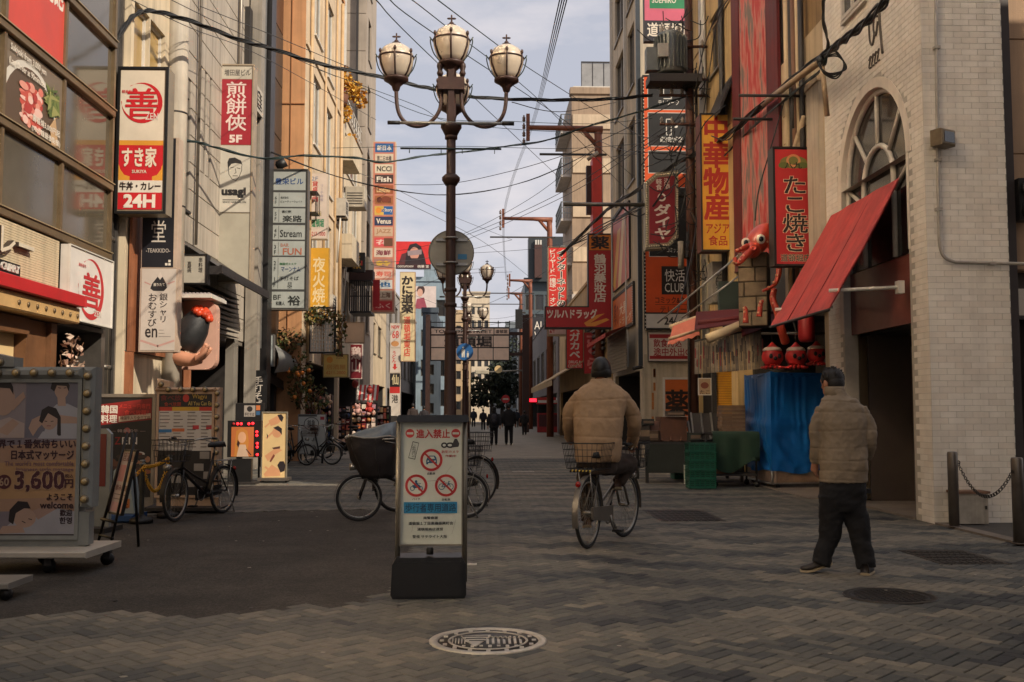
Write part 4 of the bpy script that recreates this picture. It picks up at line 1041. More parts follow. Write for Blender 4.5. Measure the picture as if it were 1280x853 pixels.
# trolley with a dark cloth
t=thing('cloth_covered_trolley','trolley with a draped dark green cloth next to the blue tarpaulin','trolley',(4.55,18.6,0))
b=B();
for x in (4.2,4.95):
    for y in (18.3,19.0): b.tube([(x,y,.08),(x,y,.95)],.02,DARK,6)
b.box(4.18,18.28,.2,4.97,19.02,.23,DARK);b.box(4.18,18.28,.92,4.97,19.02,.95,DARK);b.build('frame',t)
for x in (4.2,4.95):
    for y in (18.3,19.0): b=B();b.cyl((x,y-.02,.05),(x,y+.02,.05),.05,BLACK,12);b.build('caster',t)
b=B();vs=[];n,m_=16,10;DG=mat((34,60,44),.85,0,.25,4,.15,60)
for j in range(m_+1):
    for i in range(n+1):
        s_,q=i/n,j/m_;drop=max(0,q-.35)*.95;vs.append((4.16+.85*s_,18.75-.5*min(q,.35)/.35+.03*math.sin(s_*14)*q,.99-drop-(.12*math.sin(s_*5) if j == m_ else 0)))
b.add(vs,[(j*(n+1)+i,j*(n+1)+i+1,(j+1)*(n+1)+i+1,(j+1)*(n+1)+i) for j in range(m_) for i in range(n)],DG,True);b.build('cloth',t)
b=B();b.box(4.22,18.32,.24,4.55,18.8,.6,mat((120,84,60),.8,0,.3,4));b.build('carton',t)
# stall table heaped with dark goods
t=thing('stall_table','dark stall table piled with wooden trays and covered goods behind the green crates','stall',(3.9,20,0))
b=B();b.box(3.1,19.3,.72,5.0,20.6,.78,DARK)
for x in (3.15,4.95):
    for y in (19.35,20.5): b.box(x-.03,y-.03,.013,x+.03,y+.03,.72,DARK)
b.build('table',t)
b=B();b.box(3.12,19.26,.2,4.98,19.3,.74,mat((40,44,40),.9,0,.3,4));b.build('skirt',t)
BRN=mat((92,58,40),.7,0,.3,6,.1,40)
for i,(x,z,ang) in enumerate(((3.55,.98,20),(4.3,.98,12),(4.35,1.12,25))):
    b=B();f3=Fr((x,19.6,z),(1,0,0),(0,-math.sin(R(ang+40)),math.cos(R(ang+40))));f3.V=f3.N.cross(f3.U)
    b.fbox(f3,-.3,-.22,.3,.22,-.05,0,BRN if i == 0 else DARK)
    for k in range(4): b.fbox(f3,-.3+.19*k,-.22,-.27+.19*k,.22,0.001,.04,BRN if i == 0 else STEEL)
    b.build('tray',t)
for k,(x,z,sx,sz,a_,c_) in enumerate(((3.12,.79,.2,.3,8,(52,46,42)),(3.3,.79,.16,.2,-14,(74,56,42)),(3.2,1.09,.22,.12,20,(44,46,44)),(3.72,1.26,.3,.1,-6,(60,50,44)),(4.1,.79,.2,.16,12,(48,54,50)),(4.75,.79,.18,.24,-8,(66,58,50)))):
    b=B();f4=FF(19.42,R(a_),x);b.fbox(f4,-sx*.6,z,sx*.6,z+sz,-.3,0,mat(c_,.85,0,.3,6),.012);b.fbox(f4,-sx*.5,z+sz*.3,sx*.5,z+sz*.7,.0005,.004,mat((110,92,74),.8));b.build('box',t)
b=B();b.box(3.45,19.5,.79,3.95,20.1,1.25,mat((84,52,36),.7,0,.3,5));b.build('wooden_box',t)
t=thing('cardboard_stack','stack of flat cartons leaning beside the blue tarpaulin','cartons',(4.75,19.4,.8))
for k in range(9): b=B();b.box(4.55+.01*(k % 3),19.2,.80+k*.075,5.0,19.6,.868+k*.075,mat((120,96,76),.8,0,.3,6));b.build('carton',t)
# goods rack against the cream wall and yellow shutter
t=thing('goods_rack','white wire rack of small packets and white cups on the cream wall','rack',onY(845,573,29.5))
f=FF(29.4);a=f.px(830,572);c=f.px(862,521)
b=B()
for i in range(5): z=a[1]+(c[1]-a[1])*i/4;b.fbox(f,a[0],z-.01,c[0],z+.01,-.2,.02,WHITE)
for i in range(4): x=a[0]+(c[0]-a[0])*i/3;b.fbox(f,x-.01,a[1],x+.01,c[1],-.2,-.17,WHITE)
b.build('frame',t)
for r in range(4):
    for k in range(5):
        x=a[0]+(c[0]-a[0])*(k+.5)/5;z=a[1]+(c[1]-a[1])*r/4+.012;b=B()
        if r % 2 == 0: b.lathe([(.03,0),(.05,.14),(.045,.142),(.001,.06)],f.p(x,z,-.08),WHITE,10);b.build('cup',t)
        else: b.fbox(f,x-.055,z,x+.055,z+.17,-.1,-.05,mat(random.choice(((150,70,90),(90,110,130),(170,150,140),(120,60,70))),.5));b.build('packet',t)
t=thing('yellow_shutter','yellow corrugated shutter behind the stall','shutter',(5.7,23.2,0));f=FF(23.0);a=f.px(879,520);c=f.px(912,440)
YEL=mat((196,140,40),.5,0,.2,3)
for i in range(26): z=a[1]+(c[1]-a[1])*i/26;b=B();b.fbox(f,a[0]+.32,z,c[0]+.1,z+(c[1]-a[1])/26-.006,-.03,.0 if i % 2 else .015,YEL);b.build('slat',t)
b=B();b.fbox(f,a[0]+.2,0,a[0]+.3,c[1],-.05,.06,DARK);b.build('guide',t)
sign('hanging_price_card','small pale price card hanging from the menu boards','card',FF(19.0),(873,473,889,494),.02,WHITE,[('r',873,473,889,494,(176,150,116)),('e',881,482,5,4,(130,70,50)),('t','たこ',875,488,887,493,(70,40,36))])
# ================================================================== LEFT: CORNER BUILDING WITH BRONZE GLASS
BRZ=mat((132,112,84),.4,.5,.25,5)
LF=FL(XL)
MIRR=mat((236,220,196),.27,1.0,.1,.6,name='sun_reflector')  # metal mirror, added to throw sun onto the right facades and paving
l1=thing('glass_front_building','bronze framed glass fronted building above the curry shop','building',(XL,12,0))
us=[6.8,8.5,10.22,11.95,13.68,15.5];vz=[3.67,4.72,5.86,6.93,8.0,9.1]+[9.1+1.24*k for k in range(1,13)]
b=B();b.box(-12,6.8,24.0,XL,15.5,24.6,BRZ);b.box(-12,15.4,0,XL-.05,15.5,24,DARK);b.box(-12,6.8,0,XL-.6,6.9,24,DARK);b.box(-12,6.9,3.55,XL-.12,15.4,3.66,DARK)
b.build('wall',l1)
for z in vz:
    b=B();b.fbox(LF,6.8,z-.05,15.5,z+.05,-.1,.05,BRZ,.01);b.fbox(LF,6.8,z+.05,15.5,z+.065,-.05,.07,mat((176,156,120),.4,.4,.2,5));b.build('ledge',l1)
for u_ in us:
    b=B();b.fbox(LF,u_-.035,3.72,u_+.035,23.95,-.1,.022,BRZ);b.build('mullion',l1)
for i in range(5):
    for j in range(17):
        b=B();b.fbox(LF,us[i]+.035,vz[j]+.066,us[i+1]-.035,vz[j+1]-.05,-.06,-.03,GLASSB if j < 5 else MIRR);b.build('pane',l1)  # upper rows, out of view, are mirrors added to reflect sun across
for (i,j) in ((4,0),(3,0),(4,1),(4,2)):   # pale blinds behind the glass
    b=B();b.fbox(LF,us[i]+.1,vz[j]+.07,us[i+1]-.1,vz[j+1]-.06,-.3,-.28,mat((120,106,84),.8,0,.2,2));b.build('blind',l1)
MEAT=(206,92,78)
sign('red_buffet_sign','coral red wall sign with white wagyu buffet characters high on the glass front','sign',LF,(11.99,5.93,13.64,7.9),.04,DARK,[('r',0,0,1,1,(202,74,62)),('t','黒毛和牛吃到能飽',-.55,.36,.97,.62,(232,220,206),.02)],px=False,rim=.0)
sg=sign('hotpot_poster','large hotpot poster with raw beef and greens on the glass front above the curry shop','poster',LF,(11.99,4.79,13.64,5.80),.04,DARK,
     [('r',0,0,1,1,(122,108,92)),('e',.42,.85,.5,.72,(206,200,188)),('e',.44,.86,.45,.66,(92,74,58))] +
     [('e',.3+.3*random.random(),.4+.5*random.random(),random.uniform(.03,.08),random.uniform(.02,.06),random.choice(((196,84,70),(214,120,104),(176,60,54),(222,150,132),(232,190,176)))) for _ in range(80)] +
     [('p',[(.62+.3*random.random(),.15+.4*random.random()),(.7+.25*random.random(),.25+.4*random.random()),(.66+.3*random.random(),.3+.3*random.random())],random.choice(((112,124,64),(86,104,52),(150,150,90)))) for _ in range(50)] +
     [('p',[(.76,.75),(.86,.6),(.93,.95),(.8,.98)],(196,160,118)),
      ('t','Sukiyaki from 3,000 yen',.06,.07,.66,.17,OW,.02),('t','(Last Order at 90minutes)',.04,.24,.66,.34,OW,.02),('t','壽喜燒3,000円起',.45,.74,.95,.83,OW,.02),('t','(90分鐘最後點餐)',.44,.87,.96,.96,OW,.02)],px=False,rim=0)
# curry shop front
CUR=mat((206,188,156),.6,0,.14,2,0,0,0,.2)
cs=thing('curry_shop','curry shop front with ribbed cream fascia, red strip and timber entrance','shop',(XL,11,0))
b=B();b.fbox(LF,6.9,2.92,13.66,3.6,-.12,-.01,CUR);b.build('fascia',cs)
for k in range(22):
    b=B();z=2.925+k*.0308;b.fbox(LF,6.9,z,13.66,z+.026,-.01,.012,CUR);b.build('rib',cs)
b=B();b.fbox(LF,6.9,2.74,13.9,2.90,-.1,.28,mat((186,36,38),.45,0,.15,3),.01);b.build('red_strip',cs)
b=B();b.fbox(LF,6.9,2.52,13.95,2.735,-.1,.2,mat((196,160,108),.5,0,.2,4),.02)
for k in range(8): b.cyl(LF.p(12.1+.25*k,2.62,.2),LF.p(12.1+.25*k,2.62,.215),.03,BRZ,8)
b.build('canopy_edge',cs)
b=B();b.fbox(LF,6.9,.0,12.9,2.5,-.3,-.2,mat((226,198,146),.6,0,.2,1.2));b.build('wall',cs)
WOOD=mat((112,76,48),.6,0,.3,4,.1,30)
b=B();b.fbox(LF,12.92,0,13.5,2.5,-.3,-.06,WOOD);b.fbox(LF,13.52,0,13.7,2.5,-.3,.0,WOOD);b.fbox(LF,6.9,2.3,12.92,2.5,-.19,-.02,WOOD);b.build('timber_post',cs)
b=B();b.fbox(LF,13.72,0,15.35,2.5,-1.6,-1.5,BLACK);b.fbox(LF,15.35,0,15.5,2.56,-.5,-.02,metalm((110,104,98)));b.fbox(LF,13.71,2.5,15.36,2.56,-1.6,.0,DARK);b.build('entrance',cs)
sf=FL(XL+.1)
b=B();fsign=FL(XL+.02)
def letters3d(root,fr,s,u0,v0,u1,v1,dep,fm,sm_):
    vs,fs,bb=glyphs(s,.012);k=len(vs);mp_=lambda x,y: (u0+(x-bb[0])/(bb[2]-bb[0])*(u1-u0),v0+(y-bb[1])/(bb[3]-bb[1])*(v1-v0))
    bm_=bmesh.new();vv=[bm_.verts.new(fr.p(*mp_(x,y),0) - root.location) for x,y in vs]
    for q in fs:
        try: bm_.faces.new([vv[i] for i in q])
        except ValueError: pass
    r=bmesh.ops.extrude_face_region(bm_,geom=bm_.faces[:])
    top=[e for e in r['geom'] if isinstance(e,bmesh.types.BMVert)]
    for e in top: e.co += fr.N*dep
    bm_.normal_update();me=bpy.data.meshes.new('lettering');bm_.to_mesh(me);bm_.free();me.materials.append(sm_);me.materials.append(fm)
    for p in me.polygons: p.material_index=1 if abs(p.normal.dot(fr.N)) > .7 else 0
    o=bpy.data.objects.new('lettering',me);C.objects.link(o);o.parent=root
cl_=thing('curry_lettering','raised dark outlined curry lettering on the ribbed cream fascia','lettering',LF.p(12.4,3.1))
letters3d(cl_,FL(XL+.015),'カレー',11.25,3.17,12.72,3.5,.08,mat((214,202,180),.4),mat((54,44,38),.5))
cb=thing('curry_name_plate','small black plate reading CURRY under the raised lettering','sign',LF.p(12.2,3.0))
b=B();b.fbox(FL(XL+.015),11.85,2.96,12.42,3.10,0,.05,BLACK);b.build('plate',cb)
letters3d(cb,FL(XL+.066),'CURRY',11.9,2.985,12.37,3.075,.02,WHITE,WHITE)
RZ=(190,44,48)
def zen(cx,cy,r,col,k=1.0):
    e=[]
    N=30;th=[-2.2 + 5.4*i/N for i in range(N+1)]
    out=[(cx+k*r*math.cos(a),cy+r*math.sin(a)) for a in th]
    inn=[(cx-.05*r*k+k*r*(.985-.17*math.sin(PI*i/N)**.8)*math.cos(a),cy-.03*r+r*(.985-.17*math.sin(PI*i/N)**.8)*math.sin(a)) for i,a in enumerate(th)]
    for i in range(N): e.append(('p',[out[i],out[i+1],inn[i+1],inn[i]],col))
    return e
sign('square_shop_sign','square white wall sign with a ringed red character beside the curry shop','sign',FL(XL+.12),(13.74,2.58,15.36,3.58),.12,WHITE,
     [('r',0,0,1,1,(218,212,204))] + zen(.5,.52,.43,RZ,.62*1.1) + [('t','善',.30,.30,.70,.78,RZ,.02),('t','ZEN',.57,.80,.74,.88,(226,216,204),.02),('t','韓美和牛',.2,.2,.36,.25,RZ)],px=False)
# flowers by the entrance
t=thing('dried_flowers','spray of pale dried flowers at the edge of the curry shop entrance','flowers',LF.p(13.75,1.6,.1))
b=B()
for k in range(9): b.tube(smooth_path([LF.p(13.75,1.2,.05),LF.p(13.75+random.uniform(-.1,.15),1.7,.1),LF.p(13.75+random.uniform(-.2,.25),random.uniform(1.8,2.35),random.uniform(.05,.3))],3),.006,WOOD,4)
b.build('stem',t)
b=B();leaves(b,LF.p(13.8,2.0,.16),(.15,.2,.42),90,.09,[mat((214,190,170),.8),mat((190,150,130),.8),mat((160,130,110),.8)],0);b.build('blossom',t)
t=thing('drain_pipes','bundle of grey vertical service pipes between the glass front and the cream building','pipes',(XL-.18,15.9,0))
for k,(dy,r,m_) in enumerate(((0,.07,metalm((120,114,106))),(.18,.05,metalm((92,88,84))),(.3,.04,DARK))):
    b=B();b.cyl((XL-.18,15.9+dy*.7,0.012),(XL-.18,15.9+dy*.7,12),r,m_,10)
    for z in (2,4,6,8,10): b.cyl((XL-.18,15.9+dy*.7,z),(XL-.18,15.9+dy*.7,z+.06),r+.018,m_,10)
    b.build('pipe',t)
b=B();b.box(XL-.4,16.12,0,XL-.1,16.18,12,metalm((104,100,96)));b.build('channel',t)

# ================================================================== LEFT: BUILDINGS
CRW=wallm((208,192,164),.3)
l2=building('cream_building','cream rendered building with amber blinds behind the red and white beef bowl sign','L',XL,16.2,18.2,13,CRW,[(16.35,6.3,17.1,8.0,1,1),(17.15,6.3,17.95,8.0,1,1),(16.35,9.2,17.95,10.8)],gm=mat((178,146,84),.25,0,.2,1.5,0,0,0,0,.8),fm=WHITE,doors=[])
b=B();b.cyl((XL+.1,18.35,0),(XL+.1,18.35,15),.2,mat((186,176,160),.6,0,.2,2,0,0,0,.3),16)
for k in range(8): b.cyl((XL+.1,18.35,1.6+1.7*k),(XL+.1,18.35,1.63+1.7*k),.206,DARK,16)
b.build('column',l2)
# rice ball shop on its ground floor
TIM=[mat(c,.6,0,.28,3,.08,30) for c in ((148,92,60),(136,84,54),(158,102,70))]
rs=thing('rice_ball_shop','timber clad rice ball shop front with pink panels','shop',(XL+.3,18,0))
f=FL(XL+.03)
for k in range(18):
    b=B();b.fbox(f,16.3+k*.2,2.3,16.49+k*.2,3.0,0,.04,random.choice(TIM));b.build('plank',rs)
for k in range(5): b=B();b.fbox(f,16.3+k*.17,3.0,16.46+k*.17,4.5,0,.04,random.choice(TIM));b.build('plank',rs)
b=B();b.fbox(f,16.3,0,16.5,2.29,-.1,.05,TIM[0]);b.fbox(f,18.2,0,18.4,2.29,-.1,.05,TIM[1]);b.fbox(f,19.6,0,19.75,2.29,-.1,.05,TIM[2]);b.build('post',rs)
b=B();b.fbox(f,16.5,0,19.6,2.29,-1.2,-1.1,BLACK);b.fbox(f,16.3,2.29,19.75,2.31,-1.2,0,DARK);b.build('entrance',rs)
b=B();b.fbox(f,18.45,.9,19.55,2.2,-.3,-.26,mat((196,84,70),.5,0,.2,2));b.build('red_curtain',rs)
b=B();b.fbox(f,17.2,3.02,18.6,4.6,-.05,.03,mat((206,150,132),.6,0,.2,1.5));b.build('pink_panel',rs)
# the hand and rice ball
sf_=FF(18.6);t=thing('rice_ball_sculpture','giant hand holding a seaweed wrapped rice ball with orange roe, on pink panel','sculpture',onY(246,460,18.6))
PNK=mat((206,162,142),.55,0,.15,2)
def rrect(fr,px0,py0,px1,py1,r,k=5):
    (a,b_),(c,d)=fr.px(px0,py1),fr.px(px1,py0);o=[]
    for (cx,cy,a0_) in ((c-r,d-r,0),(a+r,d-r,90),(a+r,b_+r,180),(c-r,b_+r,270)):
        for i in range(k+1): o.append((cx+r*math.cos(R(a0_+90*i/k)),cy+r*math.sin(R(a0_+90*i/k))))
    return o
b=B();b.prism(sf_,rrect(sf_,205,376,271,462,.18),-.25,0,PNK);b.build('panel',t)
b=B();(a,c)=sf_.px(218,376);(d,e)=sf_.px(273,372);b.fbox(sf_,a,c,d,e,-.6,.5,WHITE)
for k in range(12): b.fbox(sf_,a+(d-a)*k/12,e,a+(d-a)*(k+.5)/12,e+.03,-.6,.5,mat((176,168,166),.6))
b.build('little_roof',t)
p=onY(241,412,18.4);b=B();rot=Matrix.Rotation(R(28),3,'Y');NOR=mat((34,36,38),.55,0,.3,9,.15,40)
b.lathe([(.12,-.42),(.25,-.34),(.29,-.18),(.27,.05),(.2,.25),(.12,.36),(.02,.40)],p,NOR,22,True,rot);b.build('seaweed',t)
b=B()
for k in range(60): 
    a=random.uniform(0,6.3);rr_=.23*math.sqrt(random.random());q=rot @ V((rr_*math.cos(a),rr_*math.sin(a),-.36-.05*random.random()+.25*max(0,rr_-.15)));b.ell(p+q+V((-.03,-.05,0)),(.035,.035,.055),mat((206,190,168),.5,0,.15,6),7,5,Matrix.Rotation(random.uniform(0,3),3,'X'))
b.build('rice',t)
b=B()
for k in range(42):
    a=random.uniform(0,6.3);rr_=.19*math.sqrt(random.random());q=rot @ V((rr_*math.cos(a),rr_*math.sin(a),.36-.5*rr_*rr_*6+.02));b.ell(p+q+V((.02,-.03,.02)),(.06,.06,.06),mat((206,74,42),.25,0,.2,5),9,6)
b.build('roe',t)
SKN=mat((206,148,118),.5,0,.12,3);b=B()
palm=[onY(*q) for q in ((205,440,18.5),(222,447,18.3),(238,450,18.2),(250,448,18.15))];b.tube(smooth_path(palm,4),[.12+.02*math.sin(i*.4) for i in range(13)],SKN,14)
for k,(dy,L,up) in enumerate(((0,262,0),(-.1,259,3),(.1,257,5))):
    q=[onY(246,449,18.15+dy),onY((246+L)/2,446-up*.4,18.1+dy),onY(L,437-up,18.08+dy)];b.tube(smooth_path(q,4),[.065-.003*i for i in range(9)],SKN,10);b.ell(q[-1],(.045,.045,.045),SKN,10,6)
q=[onY(212,440,18.3),onY(214,425,18.15),onY(221,415,18.1)];b.tube(smooth_path(q,4),[.07-.003*i for i in range(9)],SKN,10);b.ell(q[-1],(.05,.05,.05),SKN,10,6)
b.build('hand',t)
# pale slatted-panel building
GRW=mat((176,166,152),.7,0,.2,1.0,.05,60,0,.35)
l3=building('panelled_building','grey white panel clad building with rows of small slit windows','L',XL-.05,18.7,25.2,17,mat((120,112,102),.8,0,.2,2),[(19.0,5.2,19.7,7.4,1,1)] + [(20.3+.38*i,6.52+.53*j,20.43+.38*i,6.76+.53*j,1,1) for i in range(3) for j in range(3)],fm=DARK,nu=1,doors=[(20.2,0,24.8,2.9,1.5)])
wl=[(19.0,5.2,19.7,7.4)] + [(20.3+.38*i,6.52+.53*j,20.43+.38*i,6.76+.53*j) for i in range(3) for j in range(3)]
f=FL(XL-.05);z=3.0;
while z < 16.8:
    cut=sorted([(h[0],h[2]) for h in wl if h[1] < z+.52 and h[3] > z+.01])
    u_=18.7;segs=[]
    for c_,d in cut:
        if c_-.02 > u_: segs.append((u_,c_-.02))
        u_=max(u_,d+.02)
    segs.append((u_,25.2));b=B()
    for c_,d in segs: b.fbox(f,c_,z,d,z+.515,0,.03,GRW,.006)
    b.build('panel',l3);z += .53
b=B();b.box(XL+.02,24.4,0,XL+.3,24.8,17,mat((150,142,130),.6,0,.2,2,0,0,0,.3));b.box(XL+.02,22.6,0,XL+.2,23.0,2.95,mat((128,122,112),.7,0,.2,2));b.box(XL+.02,24.85,2.9,XL+.25,25.2,17,metalm((150,150,146)));b.build('column',l3)
for z in (5.2,7.4,9.6): b=B();b.box(XL-.02,24.0,z,XL+.1,24.3,z+1.4,DARK);b.build('slit',l3)
b=B()
for y,r in ((20.0,.03),(23.3,.045),(24.9,.05)): b.cyl((XL+.05,y,4.6),(XL+.05,y,16.5),r,metalm((140,132,122)),8)
b.build('pipe',l3)
# canopy with louvre below
t=thing('corrugated_canopy','dark corrugated canopy sloping over the entrance of the panel clad building','canopy',(XL,21,4.4))
b=B();COR=mat((92,86,78),.45,.4,.25,5);n=40
vs=[]
P0,P1=onX(224,230,XL),onX(272,273,XL+.0);z1=P0.z
for i in range(n+1):
    y=19.1+(23.4-19.1)*i/n;w_=.02 if i % 2 else -.02
    for (dx,z) in ((0.0,4.55),(.75,4.05)): vs.append((XL+dx,y,z+w_))
b.add(vs,[(2*i,2*i+1,2*i+3,2*i+2) for i in range(n)],COR);b.box(XL+.74,19.1,3.92,XL+.79,23.4,4.08,DARK);b.box(XL+.0,19.1,3.9,XL+.74,19.13,4.06,DARK);b.build('roof',t)
lv=thing('louvre_panel','dark louvred panel tucked under the corrugated canopy','louvre',(XL+.2,20.5,3))
for k in range(9):
    z=2.98+k*.105;b=B();b.hexa([(XL+.1,19.3,z),(XL+.3,19.3,z-.03),(XL+.3,22.6,z-.03),(XL+.1,22.6,z),(XL+.1,19.3,z+.02),(XL+.3,19.3,z-.01),(XL+.3,22.6,z-.01),(XL+.1,22.6,z+.02)],DARK);b.build('slat',lv)
# dark metal clad building
PD=[mat(c,.4,.3,.25,1.5) for c in ((66,60,56),(76,68,62),(58,54,52),(96,66,48))]
l4=building('dark_clad_building','narrow dark building clad in brown and charcoal metal panels','L',XL+.02,25.3,28.3,16.5,DARK,doors=[(26.0,0,28.0,2.6,1.5)])
panels(l4,FL(XL+.02),25.9,2.8,28.28,16.4,2,9,PD,.04,.03)
b=B();b.box(XL+.03,25.32,0,XL+.35,25.85,16.5,mat((40,38,38),.4,.2,.2,2));b.build('pier',l4)
# orange building
ORW=wallm((196,144,100),.2);CRO=wallm((214,192,162),.3)
XO=-4.95
l5=building('orange_building','orange rendered building with a cream street side and tall windows','L',XO,28.5,36.2,16,CRO,[(30.0,5.8+0*2.2,31.4,7.4),(32.6,5.0,33.9,7.4),(30.0,9.3,31.4,11.4),(32.6,8.4,33.9,11.2),(30.0,12.6,31.4,14.6),(32.6,12.2,33.9,14.7)],endm=ORW,fm=WHITE,doors=[(29.2,0,35.8,2.8,1.6)])
b=B();b.box(XO-.66,28.47,10.0,XO+.0,28.498,10.03,mat((150,100,62),.8));b.box(XO-.40,28.47,3,XO-.385,28.498,16,mat((150,100,62),.8));b.build('joint',l5)
b=B();b.box(XO+.01,28.9,7.0,XO+.3,29.5,7.02,DARK);b.box(XO+.01,28.9,7.6,XO+.3,29.5,7.62,DARK)
for y in (28.9,29.2,29.5): b.box(XO+.28,y-.012,7.0,XO+.3,y+.012,7.6,DARK)
b.build('window_guard',l5)
t=thing('spotlight','black spotlight on an arm above the multi-floor tenant sign','spotlight',onY(352,205,26.8));p=onY(352,205,26.8)
b=B();b.lathe([(.06,-.16),(.12,-.1),(.13,.12),(.10,.12)],p,BLACK,14,True,Matrix.Rotation(R(60),3,'Y'));b.build('lamp_head',t)
b=B();b.tube([p+V((0,0,-.05)),p+V((.05,0,-.25)),p+V((.0,.1,-.34))],.025,BLACK,6);b.build('arm',t)
# lower cream building with roof terrace
GP=wallm((162,150,136),.2)
l5b=building('terrace_building','cream and grey building whose roof terrace carries the autumn tree','L',XL+.25,36.4,45.8,13.0,wallm((206,190,164),.25),[(37.2,4.6,38.8,6.6),(39.8,4.6,41.6,6.6),(42.6,4.6,44.6,6.6),(37.2,8.2,38.8,10.2),(39.8,8.2,41.6,10.2),(42.6,8.2,44.6,10.2),(40,10.9,44.6,12.4,4,1)],endm=GP,fm=WHITE,doors=[(37,0,45.4,2.8,1.6)])
b=B()
for k in range(14): b.box(XL+.22,36.6+.65*k,13.12,XL+.25,36.63+.65*k,13.9,WHITE)
for k in range(12): b.box(XL+.2-.28*k,36.5,13.12,XL+.23-.28*k,36.53,13.9,WHITE)
for z in (13.4,13.88): b.box(XL+.2,36.4,z,XL+.26,45.6,z+.04,WHITE);b.box(XL-3.2,36.48,z,XL+.2,36.54,z+.04,WHITE)
b.build('railing',l5b)
l6=building('tall_grey_building','tall grey panelled tower block behind the autumn tree','L',XL+.35,46.2,50.5,34,GP,[(47,5+3.2*k,48.2,7+3.2*k) for k in range(9)],deep=6)
panels(l6,FF(46.2),XL-3.4,2.0,XL+.33,33.8,2,18,[GP],.03,.03)
b=B();b.box(XL-.75,46.0,0,XL-.55,46.16,34,WHITE);b.box(XL-.1,45.9,12,XL+.0,46.05,34,DARK);b.build('downpipe',l6)
# autumn tree on the terrace
p=V((XL-.35,39,13.1));t=thing('autumn_tree','small autumn tree with yellow and red leaves on the roof terrace','tree',p)
b=B();b.tube(smooth_path([p,p+V((.05,0,.5)),p+V((0,0,1.2))],4),[.06-.003*i for i in range(9)],WOOD,8)
for k in range(7): a=k*.9;b.tube(smooth_path([p+V((0,0,.4+.1*k)),p+V((.4*math.cos(a),.4*math.sin(a),.8+.12*k)),p+V((.85*math.cos(a),.8*math.sin(a),1.0+.16*k))],3),[.03-.003*i for i in range(7)],WOOD,6)
b.build('trunk',t)
YL=[mat(c,.8,0,.2,5) for c in ((206,150,40),(190,126,30),(214,170,70),(170,120,40))];RL=[mat(c,.8,0,.2,5) for c in ((176,70,64),(150,50,56),(196,100,84),(120,70,50))]
b=B();
for c_,r_,n_ in (((.45,0,1.2),(.55,.6,.5),420),((.9,.2,.75),(.45,.5,.4),260),((.1,0,1.5),(.35,.4,.35),160),((1.25,.4,.5),(.3,.3,.5),130),((.75,-.1,-.2),(.3,.3,.45),130),((.95,0,-1.3),(.25,.25,.3),60)): leaves(b,p+V(c_),r_,n_,.16,YL,0)
for c_,r_,n_ in (((-.2,-.3,.9),(.5,.4,.3),220),((.3,-.4,.55),(.5,.3,.25),160)): leaves(b,p+V(c_),r_,n_,.15,RL,0)
b.build('crown',t)
b=B()
for k in range(3): b.lathe([(.22,0),(.28,.4),(.25,.4),(.22,.3)],p+V((-.4+.5*k,-.2,0)),mat((110,70,50),.8),12)
b.build('planter',t)
# service clutter on the sunlit fronts
for lab,x,y,z,w_,h_ in (('air conditioner high on the orange building',XO,34.5,8.0,.8,.6),('air conditioner low on the orange building under the first window',XO,31.8,4.4,.8,.6),('air conditioner on the cream terrace building below its middle window',XL+.25,39.2,7.0,.8,.6),('air conditioner on the panel clad building above the canopy',XL-.02,23.6,8.4,.8,.6)):
    t=thing('wall_unit','pale '+lab,'air conditioner',(x,y,z));b=B();b.box(x+.05,y,z,x+.38,y+w_,z+h_,mat((186,178,164),.6,0,.25,4));b.build('housing',t)
    b=B();b.torus((x+.385,y+w_*.4,z+h_/2),.2,.014,DARK,(1,0,0),20,6);[b.box(x+.381,y+.06,z+.1+k*.09,x+.39,y+w_*.8,z+.115+k*.09,DARK) for k in range(5)];b.build('grille',t)
    b=B();b.tube([(x+.2,y+.1,z),(x+.1,y+.1,z-1.6)],.03,WHITE,6);[b.box(x,y+q,z-.05,x+.36,y+q+.05,z-.005,DARK) for q in (.05,w_-.1)];b.build('bracket',t)
b=B()
for y,r in ((29.2,.05),(31.9,.04),(35.6,.06),(34.3,.035)): b.cyl((XO+.06,y,2.8),(XO+.06,y,15.8),r,mat((190,160,120),.5,0,.2,4),8)
for z in (7.75,11.75): b.box(XO+.005,28.5,z,XO+.05,36.2,z+.12,CRO)
b.build('pipe',l5)
for k,(y0_,z) in enumerate(((36.9,6.9),(42.4,6.9),(36.9,10.5))):
    b=B();x=XL+.26;b.box(x,y0_,z,x+.7,y0_+2.2,z+.1,CRW);b.box(x+.66,y0_,z+.1,x+.7,y0_+2.2,z+.9,CRW);b.box(x,y0_,z+.1,x+.66,y0_+.05,z+.9,CRW);b.build('balcony',l5b)
# low buildings beyond the tower sign
building('cream_low_building','low cream building beyond the colourful tower sign','L',XL+.1,50.8,60,9.5,wallm((196,178,150),.3),[(52,4.4,54,6),(55.2,4.4,57.4,6),(52,7,54,8.6),(55.2,7,57.4,8.6)],doors=[(51.3,0,59.5,2.8,1.5)])
building('grey_low_building','grey shop building beyond the crab restaurant sign','L',XL+.1,60.3,88,9.0,wallm((150,146,142),.3),[(62+4*i,3.8+2.6*j,64.4+4*i,5.6+2.6*j) for i in range(6) for j in range(2)],doors=[(61,0,70,2.8,1.5),(72,0,86,2.8,1.5)])
